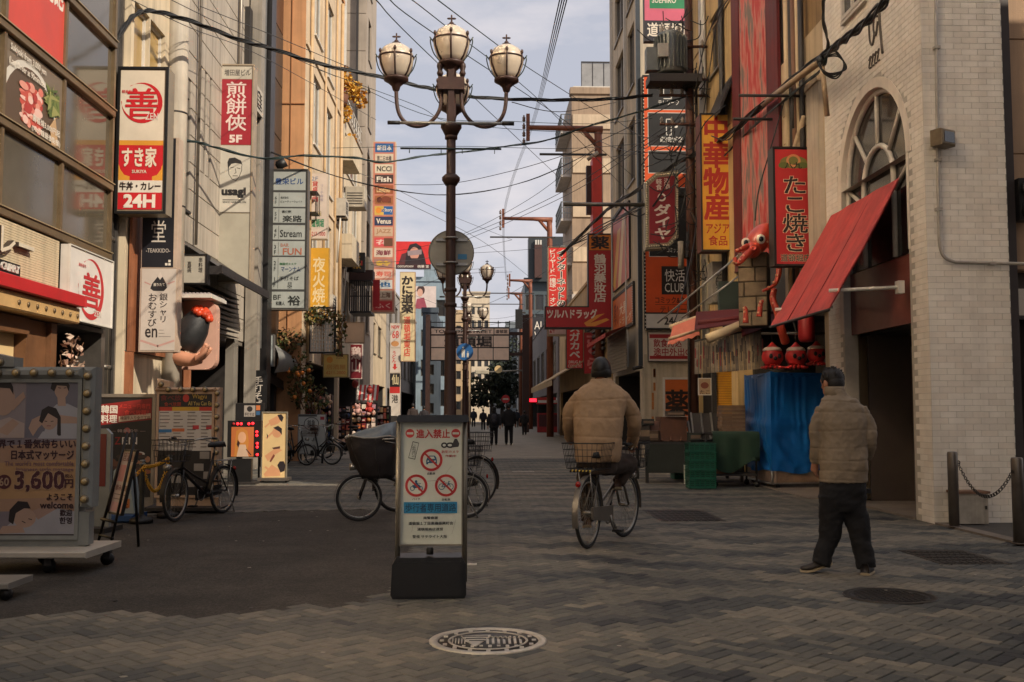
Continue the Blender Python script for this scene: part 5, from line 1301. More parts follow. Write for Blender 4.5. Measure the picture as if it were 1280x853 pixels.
# ================================================================== LEFT: SIGNS
f=FF(15.9)
RB=(200,34,40)
E3=[('r',149,88,204,262,(222,208,186)),('r',149,176,204,182,(222,154,54)),('r',149,182,204,226,(222,154,54)),('r',149,182,204,206,RB),('p',[(149,205.5),(204,205.5),(202,212),(197,219),(191,221),(191,226),(163,226),(163,221),(156,219),(151,212)],RB),
      ('r',149,226,204,241,(226,216,200)),('r',149,241,204,262,RB)] + zen(176.5,129,25.5,RB) + [('t','善',156,111,196,147,RB,.015),('t','韓美和牛',151,113,167,117,RB),('t','ZEN',181,142,197,150,(226,210,196),.02),
      ('t','すき家',153,185,196,209,(232,214,190),.03),('t','SUKIYA',166,213,184,217,(232,214,190),.02),('t','牛丼・カレー',151,228,202,238,(50,34,30),.03),('t','24H',157,244,195,259,(236,222,206),.05)]
sign('beef_bowl_sign','tall white, red and orange 24H beef bowl sign at the glass front corner','sign',f,(145.5,84,208.5,267),.34,metalm((176,160,132)),E3,rim=.035,crim=BLACK,mount=[(f.p(-5.75,6.2,-.2),f.p(-5.5,6.2,-.2),.12),(f.p(-5.75,4.6,-.2),f.p(-5.5,4.6,-.2),.12)])
f=FF(16.5)
sign('black_hall_sign','black vertical sign with a thin white character, partly behind the beef bowl sign','sign',f,(178,172,222,335),.25,mat((190,168,148),.5),[('r',179,173,218,334,(32,32,38)),('t','堂',190,276,208,303,(206,196,184),0),('t','-TEAKKIDO-',184,311,214,316,(190,180,170)),('r',212,325,215,328,OW),('r',208,329,211,332,OW),('r',212,329,215,332,OW)],rim=.0)
f=FF(16.5)
sign('rice_ball_sign','pale vertical rice ball sign under the black sign with a black triangle emblem','sign',f,(174,335.5,221,440),.25,mat((190,168,148),.5),[('r',176,336,219,438,(204,192,180)),('p',[(187,361),(189,355),(196,346),(199,345),(202,346),(207,355),(208,360),(204,364),(191,364)],(44,42,44)),('p',[(196,346),(199,340),(202,346),(199,350)],(214,202,190)),('l',[(180,353),(187,356)],1.5,(196,150,142)),('l',[(209,355),(217,352)],1.5,(196,150,142)),('l',[(177,426),(198,433),(218,426)],2.5,(204,160,150)),
     ('t','おむすび',185,367,196,409,(54,48,48),.008,True),('t','銀シャリ',199,367,209,404,(54,48,48),.008,True),('t','en',182,411,197,422,(54,48,48)),('l',[(199,413),(205,413)],.5,(120,110,106)),('l',[(199,417),(206,417)],.5,(120,110,106)),('l',[(199,421),(214,421)],.5,(120,110,106)),('t','握りたて',191,354,205,358,OW)],rim=0)
f=FF(18.9)
sign('skewer_sign','small pale light box with vertical brush characters by the canopy','sign',f,(218,318,258.5,355),.25,BLACK,[('r',219,319,257,354,(176,170,156)),('t','串料理',248,322,253,341,(44,40,38),.02,True),('t','直蔵焼',234,327,239,341,(60,54,50),.02,True)],rim=.02)
f=FF(22.0)
E4=[('r',275,83,313,99,(190,182,166)),('r',275,99.6,313,182,(160,38,50)),('r',275,183,313,266,(192,186,172)),('r',275,268,313,351,(168,162,146)),('t','増田屋ビル',278,87,311,95,(88,82,78),.01),
      ('t','煎餅俠',281,103,306,165,(226,206,196),.012,True),('t','5F',286,170,301,179,(226,206,196),.05),('t','usagi',278,236,307,248,(32,32,34),.06),('l',[(279,251),(306,251)],1,(60,60,62)),('t','SINCE HAIR SALON',279,252.5,308,255,(60,60,62)),
      ('p',[(284,204),(286,199),(293,198),(301,202),(303,208),(301,206),(294,205),(289,206),(286,210),(285,215)],(44,42,42)),('l',[(285,210),(286,219),(290,225),(295,227),(299,222),(302,214),(302,208)],.7,(44,42,42)),('l',[(288,211),(292,210)],.8,(44,42,42)),('l',[(296,211),(300,212)],.8,(44,42,42)),('l',[(294,212),(295,217),(293,218)],.6,(44,42,42)),('l',[(291,221),(297,221)],.8,(44,42,42)),
      ('l',[(275,266.8),(313,266.8)],1,(120,112,98))]
sign('rice_cracker_sign','tall red and cream vertical sign with a hand drawn hairdresser face below','sign',f,(273,80.5,315.5,352.5),.35,mat((170,154,132),.5,.2,.2,4),E4,rim=.03)
f=FF(26.6)
GY=(168,172,166);E5=[('r',338.5,213,382.5,386,(70,70,68))]
rows=[(215,238),(241,259),(261,279),(282,300),(302,320),(322,362),(365,385)]
for (a,c) in rows: E5.append(('r',340,a,381,c,GY))
for (a,c) in rows[1:6]: E5.append(('l',[(348,a+1),(348,c-1)],.6,(90,92,90)))
E5 += [('t','豊栄ビル',343,223,378,231,(44,76,128),.02),('t','6F',341.5,245,346.5,256,(80,84,82),.02,True),('t','5F',341.5,265,346.5,277,(80,84,82),.02,True),('t','4F',341.5,286,346.5,298,(60,64,62),.03,True),('t','3F',341.5,306,346.5,319,(60,64,62),.03,True),('t','2F',341.5,326,346.5,340,(60,64,62),.03,True),('t','1F',341.5,346,346.5,360,(60,64,62),.03,True),
       ('t','株式会社',350,246,360,249,(70,74,72)),('t','ビューティーウェイト',350,251,377,254,(70,74,72)),('t','割烹',352,263.5,364,267,(50,52,50)),('t','楽路',353,270,377,278,(50,52,50),.02),('t','Stream',350,288,377,297,(50,52,50)),('t','BAR',351,305,361,309,(176,120,100)),('t','FUN',354,311,377,319,(176,104,80),.02),
       ('t','韓国式エステ',350,329,371,332,(60,110,70),.02),('t','マーンナム',352,334,376,340,(50,70,110),.02),('t','手打そば',350,346,374,351,(50,52,50),.01),('t','日空',360,353,366,361,(50,52,50),.01,True),('t','BF',343,369,352,375,(50,52,50)),('t','和膳人',346,377,357,382,(50,52,50)),('t','裕',361,370,376,382,(40,42,40),.02)]
sign('tenant_sign','grey stacked floor directory sign with blue building name on the dark building','sign',f,(337,211.5,384,387.5),.35,mat((96,90,82),.5,.3,.2,4),E5,rim=.02)
f=FF(29.6)
sign('mahjong_sign','narrow white sign with red and green characters beside the floor directory','sign',f,(386,216,409.5,299),.25,mat((190,176,156),.5),[('r',387,217,408.5,298,(208,192,178)),('t','2F',389,221,397,226,(120,130,150)),('t','貸卓専門',390,227,397,253,(186,60,56),.02,True),('t','リーチ麻雀',400,230,404,252,(140,130,150),.0,True),('t','麻雀',391,264,402,270,(170,150,90)),('t','道頓堀',390,274,405,284,(50,130,90),.03),('t','6213-1000',388,290,407,295,(176,70,66),.02)],rim=0)
sign('yellow_banner_sign','yellow vertical sign with white brush characters below the mahjong sign','sign',f,(386.5,310,411,402),.2,mat((180,140,60),.5),[('r',387,310,410,401,(206,154,46)),('t','夜火焼肉',391,322,406,398,(226,206,160),.02,True)],rim=0)
f=FF(40)
sign('black_gold_sign','small black sign with gold and red brush characters above a dark balcony','sign',f,(433,316,456,340),.2,BLACK,[('r',433.5,316.5,455.5,339.5,(36,32,30)),('t','一献',436,320,450,326,(206,160,70),.03),('t','畑伙',437,328,451,336,(206,160,70),.03),('r',451,326,453,332,(190,50,40))],rim=.02)
sign('blank_beige_sign','blank weathered beige light box above the maroon sign','sign',FF(36),(431,403,455.5,429),.25,mat((150,130,108),.6,0,.3,4),[('r',432,404,455,428,(190,164,140))],rim=.02)
sign('yellow_square_sign','pale yellow square light box with orange writing among the plants','sign',FF(31),(404,443,435,472),.2,mat((150,130,90),.6,0,.3,4),[('r',405,444,434,471,(206,176,100)),('e',412,450,4,4,(206,140,60)),('t','SNACK',420,446,431,449,(150,120,80)),('t','居酒屋',408,456,432,462,(196,140,70),.02),('t','6211-2000',408,464,432,468,(196,120,60),.02)],rim=.015)
sign('maroon_sign','maroon vertical sign with pale brush characters above the souvenir shop','sign',FF(37),(437,430,453,474),.2,mat((190,176,166),.6),[('r',438,431,452,473,(116,28,38)),('t','鶏山',439,434,451,466,(212,190,180),.03,True)],rim=0)
sign('standing_white_sign','white box sign at the corner of the dark clad building','sign',FF(26.2),(329,418,342,458),.2,STEEL,[('r',330,419,341,457,(170,176,174)),('t','手打',332,424,339,438,(90,94,92),.01,True)],rim=.01)
sign('noodle_sign','black vertical noodle shop sign with white brush characters at street level','sign',FF(24.4),(312,463,333,512),.1,BLACK,[('r',313,464,332,511,(30,29,30)),('t','手打そば',317,471,328,510,(206,196,184),.015,True)],rim=0)
# tower of signs
f=FF(47)
cols=[((38,92,146),'新日本',OW),((206,190,166),'第二日本橋',(90,80,76)),((208,196,172),'NCCI',(50,46,44)),((70,52,48),'Fish',OW),((150,84,52),'Leather',(214,180,130)),((156,96,60),'居酒屋',(80,40,30)),((206,170,80),'Story',(30,80,150)),((44,54,88),'Venus',OW),((198,170,144),'JAZZ',(170,130,100)),((206,80,84),'花',(226,190,180)),((206,190,172),'海鮮',(120,40,60)),((160,120,110),'鈴',(206,170,70)),((214,180,164),'寿司',(206,90,70)),((200,200,196),'池',(44,100,150)),((206,186,164),'陵上海',(110,70,50)),((190,40,46),'ふく',(226,160,150))]
E6=[('r',466,178,493,390,(190,120,100))];n=len(cols)
for k,(bg_,s,fg) in enumerate(cols):
    a=179.5+k*13.15;E6.append(('r',468,a,491,a+11.2,bg_));E6.append(('t',s,470.5,a+2.6,488.5,a+8.8,fg,.03))
E6 += [('e',473,263.7,3.6,3.8,(220,140,50)),('r',479.5,258.6,490.8,269.2,(40,96,160)),('t','Story',480.5,261,490,266.5,OW,.02),('e',482,250,6,4,(120,60,40)),('e',474,250,3,3,(96,46,34)),('r',480,298.5,491,308.5,(104,70,52))]
sign('tower_of_signs','tall column of stacked colourful tenant signs at the end of the left row','sign',f,(465,177,494,391),.5,mat((196,170,146),.6,0,.2,4),E6,rim=0)
f=FF(62)
sign('crab_restaurant_sign','tall white sign with black brush characters over red ones, farther along the left','sign',f,(499.5,340,519,452),.4,mat((170,140,110),.6),[('r',500,341,518,451,(208,190,150)),('t','かに道楽',502,345,516,392,(40,34,32),.05,True),('t','道頓堀東店',505,396,513,446,(196,70,54),.03,True)],rim=0)
f=FF(50)
sign('arrow_sign_column','column of small white signs with red digits and a red arrow under the tower of signs','sign',f,(487,404,500.5,520),.2,mat((190,176,160),.6),[('r',487.5,405,500,434,(208,196,184)),('t','NEW',489,407,499,411,(196,60,56),.03),('t','68',490,414,498,423,(196,70,64),.02),('e',493.5,430,5,3.5,(196,140,90)),('r',487.5,436,500,466,(206,194,182)),('t','うどん',490,439,495,454,(196,60,56),.03,True),('p',[(492,455),(495,455),(495,459),(497,459),(493.5,463),(490,459),(492,459)],(196,56,52)),('r',487.5,467,500,484,(34,32,32)),('t','仙',490,469,498,481,(206,190,150),.03),('r',487.5,484,500,492,(190,50,46)),('r',487.5,492,500,520,(206,196,184)),('t','港',490,494,498,504,(60,54,50),.02)],rim=0)
# plants, trellis and awnings on the sunlit stretch
t=thing('plant_trellis','white lattice trellis in a dark frame with climbing plants in front of the yellow sign','trellis',onY(402,440,29.2));f=FF(29.2)
a=f.px(388,440);c=f.px(418,386);b=B()
for i in range(9): u_=a[0]+(c[0]-a[0])*i/8;b.fbox(f,u_-.015,a[1],u_+.015,c[1],-.02,.02,WHITE)
for j in range(12): v_=a[1]+(c[1]-a[1])*j/11;b.fbox(f,a[0],v_-.015,c[0],v_+.015,-.04,-.021,WHITE)
b.build('lattice',t)
b=B()
for q in ((a[0]-.05,a[1],a[0],c[1]),(c[0],a[1],c[0]+.05,c[1]),(a[0]-.05,c[1],c[0]+.05,c[1]+.05),(a[0]-1.2,a[1]-.05,c[0]+.05,a[1])): b.fbox(f,*q,-.05,.03,BLACK)
b.build('frame',t)
GL=[mat(c_,.7,0,.25,5) for c_ in ((70,78,36),(90,96,44),(54,62,34),(112,100,50),(130,92,44))]
for (px_,py_,Y,rx,rz,n_,lab) in ((398,395,29.0,.5,.28,420,'climbing plant with olive and brown leaves over the white trellis'),(360,425,28.2,.5,.4,420,'tangled brownish creeper on the wall left of the white trellis'),(375,475,28.1,.36,.8,620,'bushy plant with orange fruit hanging over the dark awning'),(392,497,28.4,.45,.5,300,'green plant drooping below the pale yellow square sign'),(424,415,29.1,.25,.7,240,'narrow dark creeper at the right edge of the trellis')):
    p=onY(px_,py_,Y);t=thing('climbing_plant',lab,'plant',p)
    b=B()
    for k in range(6): b.tube(smooth_path([p+V((random.uniform(-.1,.1),.1,-rz)),p+V((random.uniform(-rx,rx)*.5,.1,0)),p+V((random.uniform(-rx,rx),.0,rz*random.uniform(.3,.9)))],4),.018,WOOD,5)
    b.build('stem',t)
    b=B();leaves(b,p,(rx,.3,rz),int(n_*.42),.12,GL,0)
    if 'orange' in lab:
        for k in range(10): b.ell(p+V((random.uniform(-.3,.4),-.35,random.uniform(-.5,.4))),(.06,.06,.06),mat((206,120,40),.5),8,5)
    b.build('foliage',t)
t=thing('black_lattice_balcony','dark slatted balcony box with a red cloth hanging beside the tower of signs','balcony',onY(451,390,41));f=FF(41);a=f.px(437,389);c=f.px(464,352)
b=B();b.fbox(f,a[0],c[1],c[0],c[1]+.06,-1.5,.05,BLACK);b.fbox(f,a[0],a[1]-.08,c[0],a[1],-1.5,.05,BLACK);b.fbox(f,a[0],(a[1]+c[1])/2-.02,c[0],(a[1]+c[1])/2+.02,.0,.03,BLACK);b.build('frame',t)
for i in range(11): u_=a[0]+(c[0]-a[0])*i/10;b=B();b.fbox(f,u_-.025,a[1],u_+.025,c[1],-.03,.02,BLACK);b.build('slat',t)
b=B();b.fbox(f,c[0]+.05,a[1]+.2,c[0]+.32,c[1]+.1,-.3,-.25,mat((178,44,50),.8,0,.2,3));b.build('red_cloth',t)
b=B();p=f.px(445,345);b.fbox(f,a[0]-.1,c[1]+.06,c[0],c[1]+.55,-1.4,-.6,mat((64,40,36),.7,0,.2,3));b.build('awning_roll',t)
t=thing('wall_unit','pale air conditioning box high on the cream terrace building','air conditioner',onY(447,245,38));f=FF(38);a=f.px(431,259);c=f.px(456,233)
b=B();b.fbox(f,a[0],a[1],c[0],c[1],-.8,0,mat((180,170,152),.6,0,.25,4),.02);b.build('housing',t)
b=B()
for k in range(5): b.fbox(f,a[0]+.08,a[1]+.12+k*.1,c[0]-.08,a[1]+.15+k*.1,.001,.012,DARK)
b.build('grille',t)
t=thing('grey_fabric_awning','grey fabric awning bulging over the noodle shop','awning',onY(350,445,27.5));b=B();vs=[]
P=[(342,430,26.6),(362,443,28.6),(372,463,28.6),(343,466,26.6)]
A_,B_,C_,D_=[onY(*q) for q in P]
for j in range(7):
    for i in range(7): s_,q=i/6,j/6;p=A_.lerp(B_,s_).lerp(D_.lerp(C_,s_),q);p.x += .25*math.sin(q*PI)*.5;vs.append(p)
b.add(vs,[(j*7+i,j*7+i+1,(j+1)*7+i+1,(j+1)*7+i) for j in range(6) for i in range(6)],mat((128,128,124),.8,0,.2,2),True);b.build('canopy',t)
t=thing('dark_awning','dark fabric awning over the unlit eating house beside the noodle sign','awning',onY(345,475,27));b=B()
p,q,r_,s_=onY(335,466,27),onY(372,490,30),onY(372,497,30),onY(336,478,27)
b.hexa([p+V((-.5,0,.1)),q+V((-.5,0,.1)),q,p,p+V((-.5,0,.14)),q+V((-.5,0,.14)),q+V((0,0,.04)),p+V((0,0,.04))],DARK);b.quad(p,q,r_,s_,DARK);b.build('canopy',t)
t=thing('striped_awning','red and white striped awning with red lanterns over the souvenir shop','awning',onY(462,485,38));f=FF(38)
a=f.px(447,501);c=f.px(474,482);b=B()
for k in range(10): 
    u0_,u1_=a[0]+(c[0]-a[0])*k/10,a[0]+(c[0]-a[0])*(k+1)/10;m_=mat((186,50,48),.8) if k % 2 else WHITE
    b.hexa([f.p(u0_,a[1],.5),f.p(u1_,a[1],.5),f.p(u1_,c[1],0),f.p(u0_,c[1],0),f.p(u0_,a[1]+.02,.5),f.p(u1_,a[1]+.02,.5),f.p(u1_,c[1]+.02,0),f.p(u0_,c[1]+.02,0)],m_)
b.build('canopy',t);b=B()
for k,(x,y) in enumerate(((444,480),(462,488))): p=onY(x,y,37.4);b.ell(p,(.12,.12,.15),mat((150,50,44),.6,0,.2,5),12,8)
b.build('lantern',t)
# souvenir shop goods
cols_=[(240,214,200),(236,190,176),(244,228,206),(226,120,100),(240,200,150),(196,60,56),(214,150,130),(206,180,120),(120,40,44),(226,206,190),(210,120,70),(90,110,70),(60,50,50),(196,150,160),(170,110,60),(230,190,170),(60,80,120)]
def goods_rack(px0,px1,ytop,ybot,Y,label,rows_,seed):
    random.seed(seed);f=FF(Y);a=f.px(px0,ybot);c=f.px(px1,ytop);t=thing('souvenir_rack',label,'display rack',f.p((a[0]+c[0])/2,max(.014,a[1])))
    z0=.014;b=B()
    for u_ in (a[0],c[0]): b.fbox(f,u_-.025,z0,u_+.025,c[1],-.4,.0,DARK)
    for j in range(rows_+1): v_=z0+.25+(c[1]-z0-.25)*j/rows_;b.fbox(f,a[0],v_-.015,c[0],v_+.015,-.4,-.01,DARK)
    b.fbox(f,a[0],z0,c[0],c[1],-.44,-.41,mat((84,56,46),.8,0,.3,3));b.build('frame',t)
    b=B();n=max(4,int((c[0]-a[0])/.15))
    for j in range(rows_):
        v_=z0+.27+(c[1]-z0-.25)*j/rows_;hh=(c[1]-z0-.25)/rows_
        for i in range(n):
            u_=a[0]+(c[0]-a[0])*(i+.5)/n;w_=(c[0]-a[0])/n*.42;h_=hh*random.uniform(.5,.92);m_=mat(random.choice(cols_),.5,0,.35,14)
            if random.random() < .3: b.ell(f.p(u_,v_+h_*.5,.0),(w_*1.1,.1,h_*.5),m_,8,6)
            else: b.fbox(f,u_-w_,v_,u_+w_,v_+h_,-.25,random.uniform(-.05,.08),m_,.01)
            if random.random() < .5: b.fbox(f,u_-w_*.6,v_+h_*.3,u_+w_*.6,v_+h_*.6,.081,.086,mat(random.choice(cols_),.5))
    stuff(b.build('goods',t));return t
goods_rack(376,398,500,566,33.5,'sunlit souvenir rack nearest the delivery motorcycles',6,1)
goods_rack(398,414,494,560,35,'sunlit souvenir rack second from the motorcycles, hung with small bags',7,2)
goods_rack(415,438,508,561,36.5,'sunlit souvenir rack behind the delivery box with dark soft toys',6,3)
goods_rack(439,470,504,556,37.5,'wide sunlit souvenir rack under the striped awning',6,4)
goods_rack(471,487,508,550,42,'souvenir rack beyond the striped awning, next to the covered bicycle basket',5,5)
random.seed(11)
for k,(x,y,Y,c_,lab) in enumerate(((462,512,36.9,(196,60,52),'big red and white balloon-like toy on the wide souvenir rack'),(430,520,36,(40,36,38),'black soft toy hanging at the end of a souvenir rack'),(447,514,36.9,(206,160,150),'pink soft toy between two souvenir racks'),(410,503,34.6,(214,180,150),'cream soft toy on top of the second souvenir rack'))):
    p=onY(x,y,Y);t=thing('soft_toy',lab,'toy',p);b=B();b.ell(p,(.13,.11,.12),mat(c_,.8,0,.2,6),14,9);b.ell(p+V((0,-.02,.15)),(.1,.09,.09),mat(c_,.8,0,.2,6),14,9)
    for s in (-1,1): b.ell(p+V((s*.07,0,.23)),(.035,.025,.05),mat(c_,.8,0,.2,6),8,6);b.ell(p+V((s*.12,-.05,.01)),(.04,.05,.06),mat(c_,.8,0,.2,6),8,6)
    b.build('body',t);b=B();b.ell(p+V((-.035,-.1,.165)),(.013,.012,.013),BLACK,6,4);b.ell(p+V((.035,-.1,.165)),(.013,.012,.013),BLACK,6,4);b.build('eye',t)
# ================================================================== FAR END OF THE STREET
def frontal(name,label,Y,px0,px1,pytop,deep,wm,nu,nv,vtop=.92,vbot=.1,gm=None,fm=None,cat='building',wfrac=.6,hfrac=.55,roof=None):
    f=FF(Y);u0=f.px(px0,480)[0];u1=f.px(px1,480)[0];Ht=f.px((px0+px1)/2,pytop)[1]
    root=thing(name,label,cat,(( u0+u1)/2,Y+deep/2,0));hs=[]
    for i in range(nu):
        for j in range(nv):
            cu,cw=u0+(u1-u0)*(i+.5)/nu,(u1-u0)/nu*wfrac/2;ch,cv_=Ht*(vtop-vbot)/nv,0;v0=Ht*vbot+ch*j
            hs.append((cu-cw,v0+ch*(1-hfrac)/2,cu+cw,v0+ch*(1+hfrac)/2))
    b=B();wall_holes(b,f,u0,0,u1,Ht,hs,wm,.2)
    for x in (u0,u1): b.quad((x,Y,0),(x,Y+deep,0),(x,Y+deep,Ht),(x,Y,Ht),wm)
    b.quad((u0,Y,Ht),(u1,Y,Ht),(u1,Y+deep,Ht),(u0,Y+deep,Ht),wm);b.quad((u0,Y+deep,0),(u1,Y+deep,0),(u1,Y+deep,Ht),(u0,Y+deep,Ht),wm)
    b.build('wall',root)
    b=B();b.fbox(f,u0-.1,Ht,u1+.1,Ht+.4,-.6,.12,wm);b.build('parapet',root)
    for h in hs: window(root,f,h,fm or metalm((110,106,100)),gm or GLASS,1,1,.2,.08,False)
    return root,f,u0,u1,Ht
LBL=wallm((142,160,172),.2);GRE=wallm((104,110,112),.2);BEI=wallm((190,164,130),.25);PALE=wallm((196,190,184),.25)
r_,f,u0,u1,Ht=frontal('pale_blue_building','pale blue building under the red billboard',90,503,560,352,10,LBL,3,4)
b=B();b.box(u0+1.8,90.5,Ht,u1-.8,96,Ht+1.6,LBL);b.build('roof_house',r_)
sign('red_billboard','red rooftop billboard with a masked dark haired figure, on the pale blue building','billboard',FF(89),(495,302,538.5,336),.4,metalm((90,90,92)),
     [('r',495,302,538.5,336,(206,48,46)),('r',495,330.5,538.5,336,(60,30,32)),('p',[(505,331),(508,316),(512,306),(520,304),(526,308),(530,318),(533,331)],(44,32,34)),('e',518,317,6,8,(196,140,120)),('p',[(509,314),(527,312),(527,318),(519,319),(510,320)],(150,130,130)),('p',[(498,331),(502,318),(508,316),(506,331)],(90,44,44)),('p',[(512,331),(514,323),(524,323),(527,331)],(50,34,36)),('t','CHOCOLATE SHOW',497,332,517,334.5,OW),('t','桃華 堂',522,331.5,536,335,OW)],rim=.0)
sign('portrait_poster','pale portrait poster on the front of the pale blue building','poster',FF(88),(518,358,545,386),.2,WHITE,[('r',518,358,545,386,(206,190,184)),('e',526,363,5,6,(70,48,44)),('e',525,366,3.5,5,(206,160,140)),('p',[(519,386),(521,374),(530,372),(534,386)],(150,70,84))],rim=0)
frontal('dark_grey_building','narrow dark grey building left of the street gate',80,528,546,391,8,mat((70,80,90),.6,0,.2,1),1,5,gm=GLASS)
frontal('yellow_grey_building','beige block with balconies behind the first small street lamp',118,548,588,392,12,BEI,4,6)
frontal('white_distant_building','whitish distant block between the lamps',150,578,612,368,14,wallm((206,190,166),.2),4,8)
frontal('glass_distant_tower','bluish glass block at the far left end of the street',172,586,604,410,10,wallm((120,140,150),.1),3,10,hfrac=.8,wfrac=.8)
frontal('grey_distant_building','grey distant block closing the street behind the gate',200,604,634,415,14,wallm((150,150,150),.2),4,9)
frontal('slate_distant_building','slate coloured distant block right of the gate sign',190,632,662,405,12,wallm((116,124,130),.2),4,9)
frontal('pale_distant_building','pale distant block at the right end of the street',175,650,676,380,12,PALE,3,9)
r_,f,u0,u1,Ht=frontal('dark_glass_building','dark blue grey building behind the internet sign, with a rooftop screen',115,656,705,352,14,mat((70,82,88),.5,0,.2,.5),4,6,hfrac=.8,wfrac=.85)
b=B();f2=FF(114);a=f2.px(661,352);c=f2.px(712,296);b.fbox(f2,a[0],a[1],c[0],c[1],-2.5,0,mat((46,52,56),.5,0,.2,.6));b.build('rooftop_screen',r_)
b=B();a=f2.px(668,348);c=f2.px(677,307);b.fbox(f2,a[0],a[1],c[0],c[1],.001,.6,mat((72,44,38),.6,0,.2,2))
for k in range(3): b.fbox(f2,a[0]+.08+.27*k,c[1],a[0]+.26+.27*k,c[1]+.55,.1,.4,WHITE)
b.build('chimney_box',r_)
sign('white_letter_board','dark board with big white letters over a pale poster of a figure','billboard',FF(100),(665,397,690,476),.3,DARK,[('r',665,397,690,428,(44,44,48)),('t','AL',668,402,680,412,OW,.0),('t','WI',668,415,681,426,OW,.0),('r',665,428,690,464,(150,168,184)),('p',[(669,464),(674,446),(682,430),(690,434),(690,464)],(206,200,196)),('r',665,464,690,476,(60,70,74)),('r',671,466,679,474,(170,176,176))],rim=0)
# beige apartment block with stepped balconies
ap,f,u0,u1,Ht=frontal('apartment_block','beige apartment block with tiers of railed balconies, tallest on the right',62,716,775,118,7,wallm((160,138,116),.25),1,1,.02,.01)
b=B();b.fbox(f,u0+.1,Ht+.4,u1,Ht+.5,-8,.0,WHITE)
for k in range(6): b.fbox(f,u0+.6+k*.7,Ht+.5,u0+.64+k*.7,Ht+2.0,-.1,-.04,DARK)
b.fbox(f,u0+.6,Ht+2.0,u1,Ht+2.08,-.1,-.02,DARK);b.fbox(f,u0+.64,Ht+.5,u1,Ht+1.98,-.085,-.065,mat((150,150,150),.3,0,.2,2));b.build('roof_railing',ap)
for k in range(7):
    z=Ht-2.2-2.75*k
    b=B();b.fbox(f,u0+.05,z,u1,z+.9,.001,.10,wallm((196,176,150),.2));b.build('band',ap)
    b=B();b.box(u0-.65,62.4,z-.15,u0-.002,67,z,PALE);b.build('balcony_slab',ap)
    b=B()
    for j in range(12): b.box(u0-.65,62.4+j*.4,z,u0-.61,62.44+j*.4,z+1.0,metalm((130,134,132)))
    for j in range(4): b.box(u0-.6+.16*j,62.36,z,u0-.57+.16*j,62.4,z+1.0,metalm((130,134,132)))
    for zz in (.3,.65,1.0): b.box(u0-.66,62.35,z+zz,u0-.6,67,z+zz+.05,metalm((130,134,132)));b.box(u0-.6,62.34,z+zz,u0,62.39,z+zz+.05,metalm((130,134,132)))
    b.build('railing',ap)
b=B();b.box(u0-.05,61.6,0,u0+.9,61.98,8.5,PALE);b.build('stair_panel',ap)
# right row between the L-shaped sign and the far end
building('beige_shop_building','beige shop building with a sloping cream awning beyond the red signs','R',4.75,37.6,61,7.0,wallm((190,160,118),.3),[(39+5*i,3.6,42+5*i,5.4) for i in range(4)],doors=[(38,0,60,2.5,2)])
building('red_grey_shop_building','grey and red shop building at the far right of the street','R',4.9,64,100,8.0,wallm((120,110,108),.3),[(66+6*i,3.6,70+6*i,6) for i in range(5)],doors=[(65,0,98,2.6,2)])
building('distant_right_row','distant grey row on the right before the cross street','R',5.2,101,140,9.0,wallm((130,130,130),.3),[(104+6*i,3.6,108+6*i,6) for i in range(5)],doors=[(102,0,138,2.6,2)])
building('distant_left_row','distant pale row on the left before the cross street','L',-5.2,101,140,9.0,wallm((170,160,150),.3),[(104+6*i,3.6,108+6*i,6) for i in range(5)],doors=[(102,0,138,2.6,2)])
t=thing('cream_awning','long cream fabric awning on the right, over the distant red stand','awning',(4.0,48,3));b=B()
b.hexa([(3.1,44,2.75),(4.75,44,3.7),(4.75,62,3.7),(3.1,62,2.75),(3.1,44,2.8),(4.75,44,3.76),(4.75,62,3.76),(3.1,62,2.8)],mat((186,160,122),.8,0,.25,1));b.quad((3.1,44,2.5),(3.1,62,2.5),(3.1,62,2.74),(3.1,44,2.74),mat((170,146,112),.8,0,.25,1));b.build('canopy',t)
t=thing('slatted_balcony','dark diagonal slatted screen on the beige shop building','screen',(4.7,42,4))
for k in range(6): z=3.7+.22*k;b=B();b.box(4.6,38.2,z,4.7,44,z+.1,DARK);b.build('slat',t)
t=thing('red_vending_stand','red street stand with a white lettered top under the cream awning','stand',onG(690,541));g=onG(690,541);f=FF(g.y)
a=f.px(672,541);c=f.px(702,482);b=B();b.fbox(f,a[0],.02,c[0],1.3,-.8,0,mat((150,34,36),.5,0,.25,4));b.fbox(f,a[0]+.1,.4,c[0]-.1,1.2,.001,.02,mat((70,24,26),.5));b.build('body',t)
b=B();b.fbox(f,a[0]-.05,1.9,c[0]+.05,2.35,-.4,.1,mat((176,44,40),.5));b.fbox(f,a[0]+.02,1.98,c[0]-.02,2.15,.101,.11,WHITE);b.build('header',t)
b=B();b.fbox(f,a[0],1.3,a[0]+.06,1.9,-.1,-.02,DARK);b.fbox(f,c[0]-.06,1.3,c[0],1.9,-.1,-.02,DARK);b.build('post',t)
sign('red_neon_sign','small glowing red sign under the cream awning','sign',FF(70),(661,498,672,503),.1,BLACK,[('r',661,498,672,503,(206,40,40))],rim=0)
b=B();f=FF(69.9);a=f.px(662,502.5);c=f.px(671,498.5);b.fbox(f,a[0],a[1],c[0],c[1],0,.02,mat((255,40,60),.5,0,0,1,0,0,2.0));o=b.build('neon_strip',loc=f.p(*a));tag(o,'glowing red neon strip in front of its small sign under the cream awning','neon light')
t=thing('leaning_boards','bundle of leaning boards and bags by the post behind the cyclist','goods',onG(706,545));g=onG(706,545)
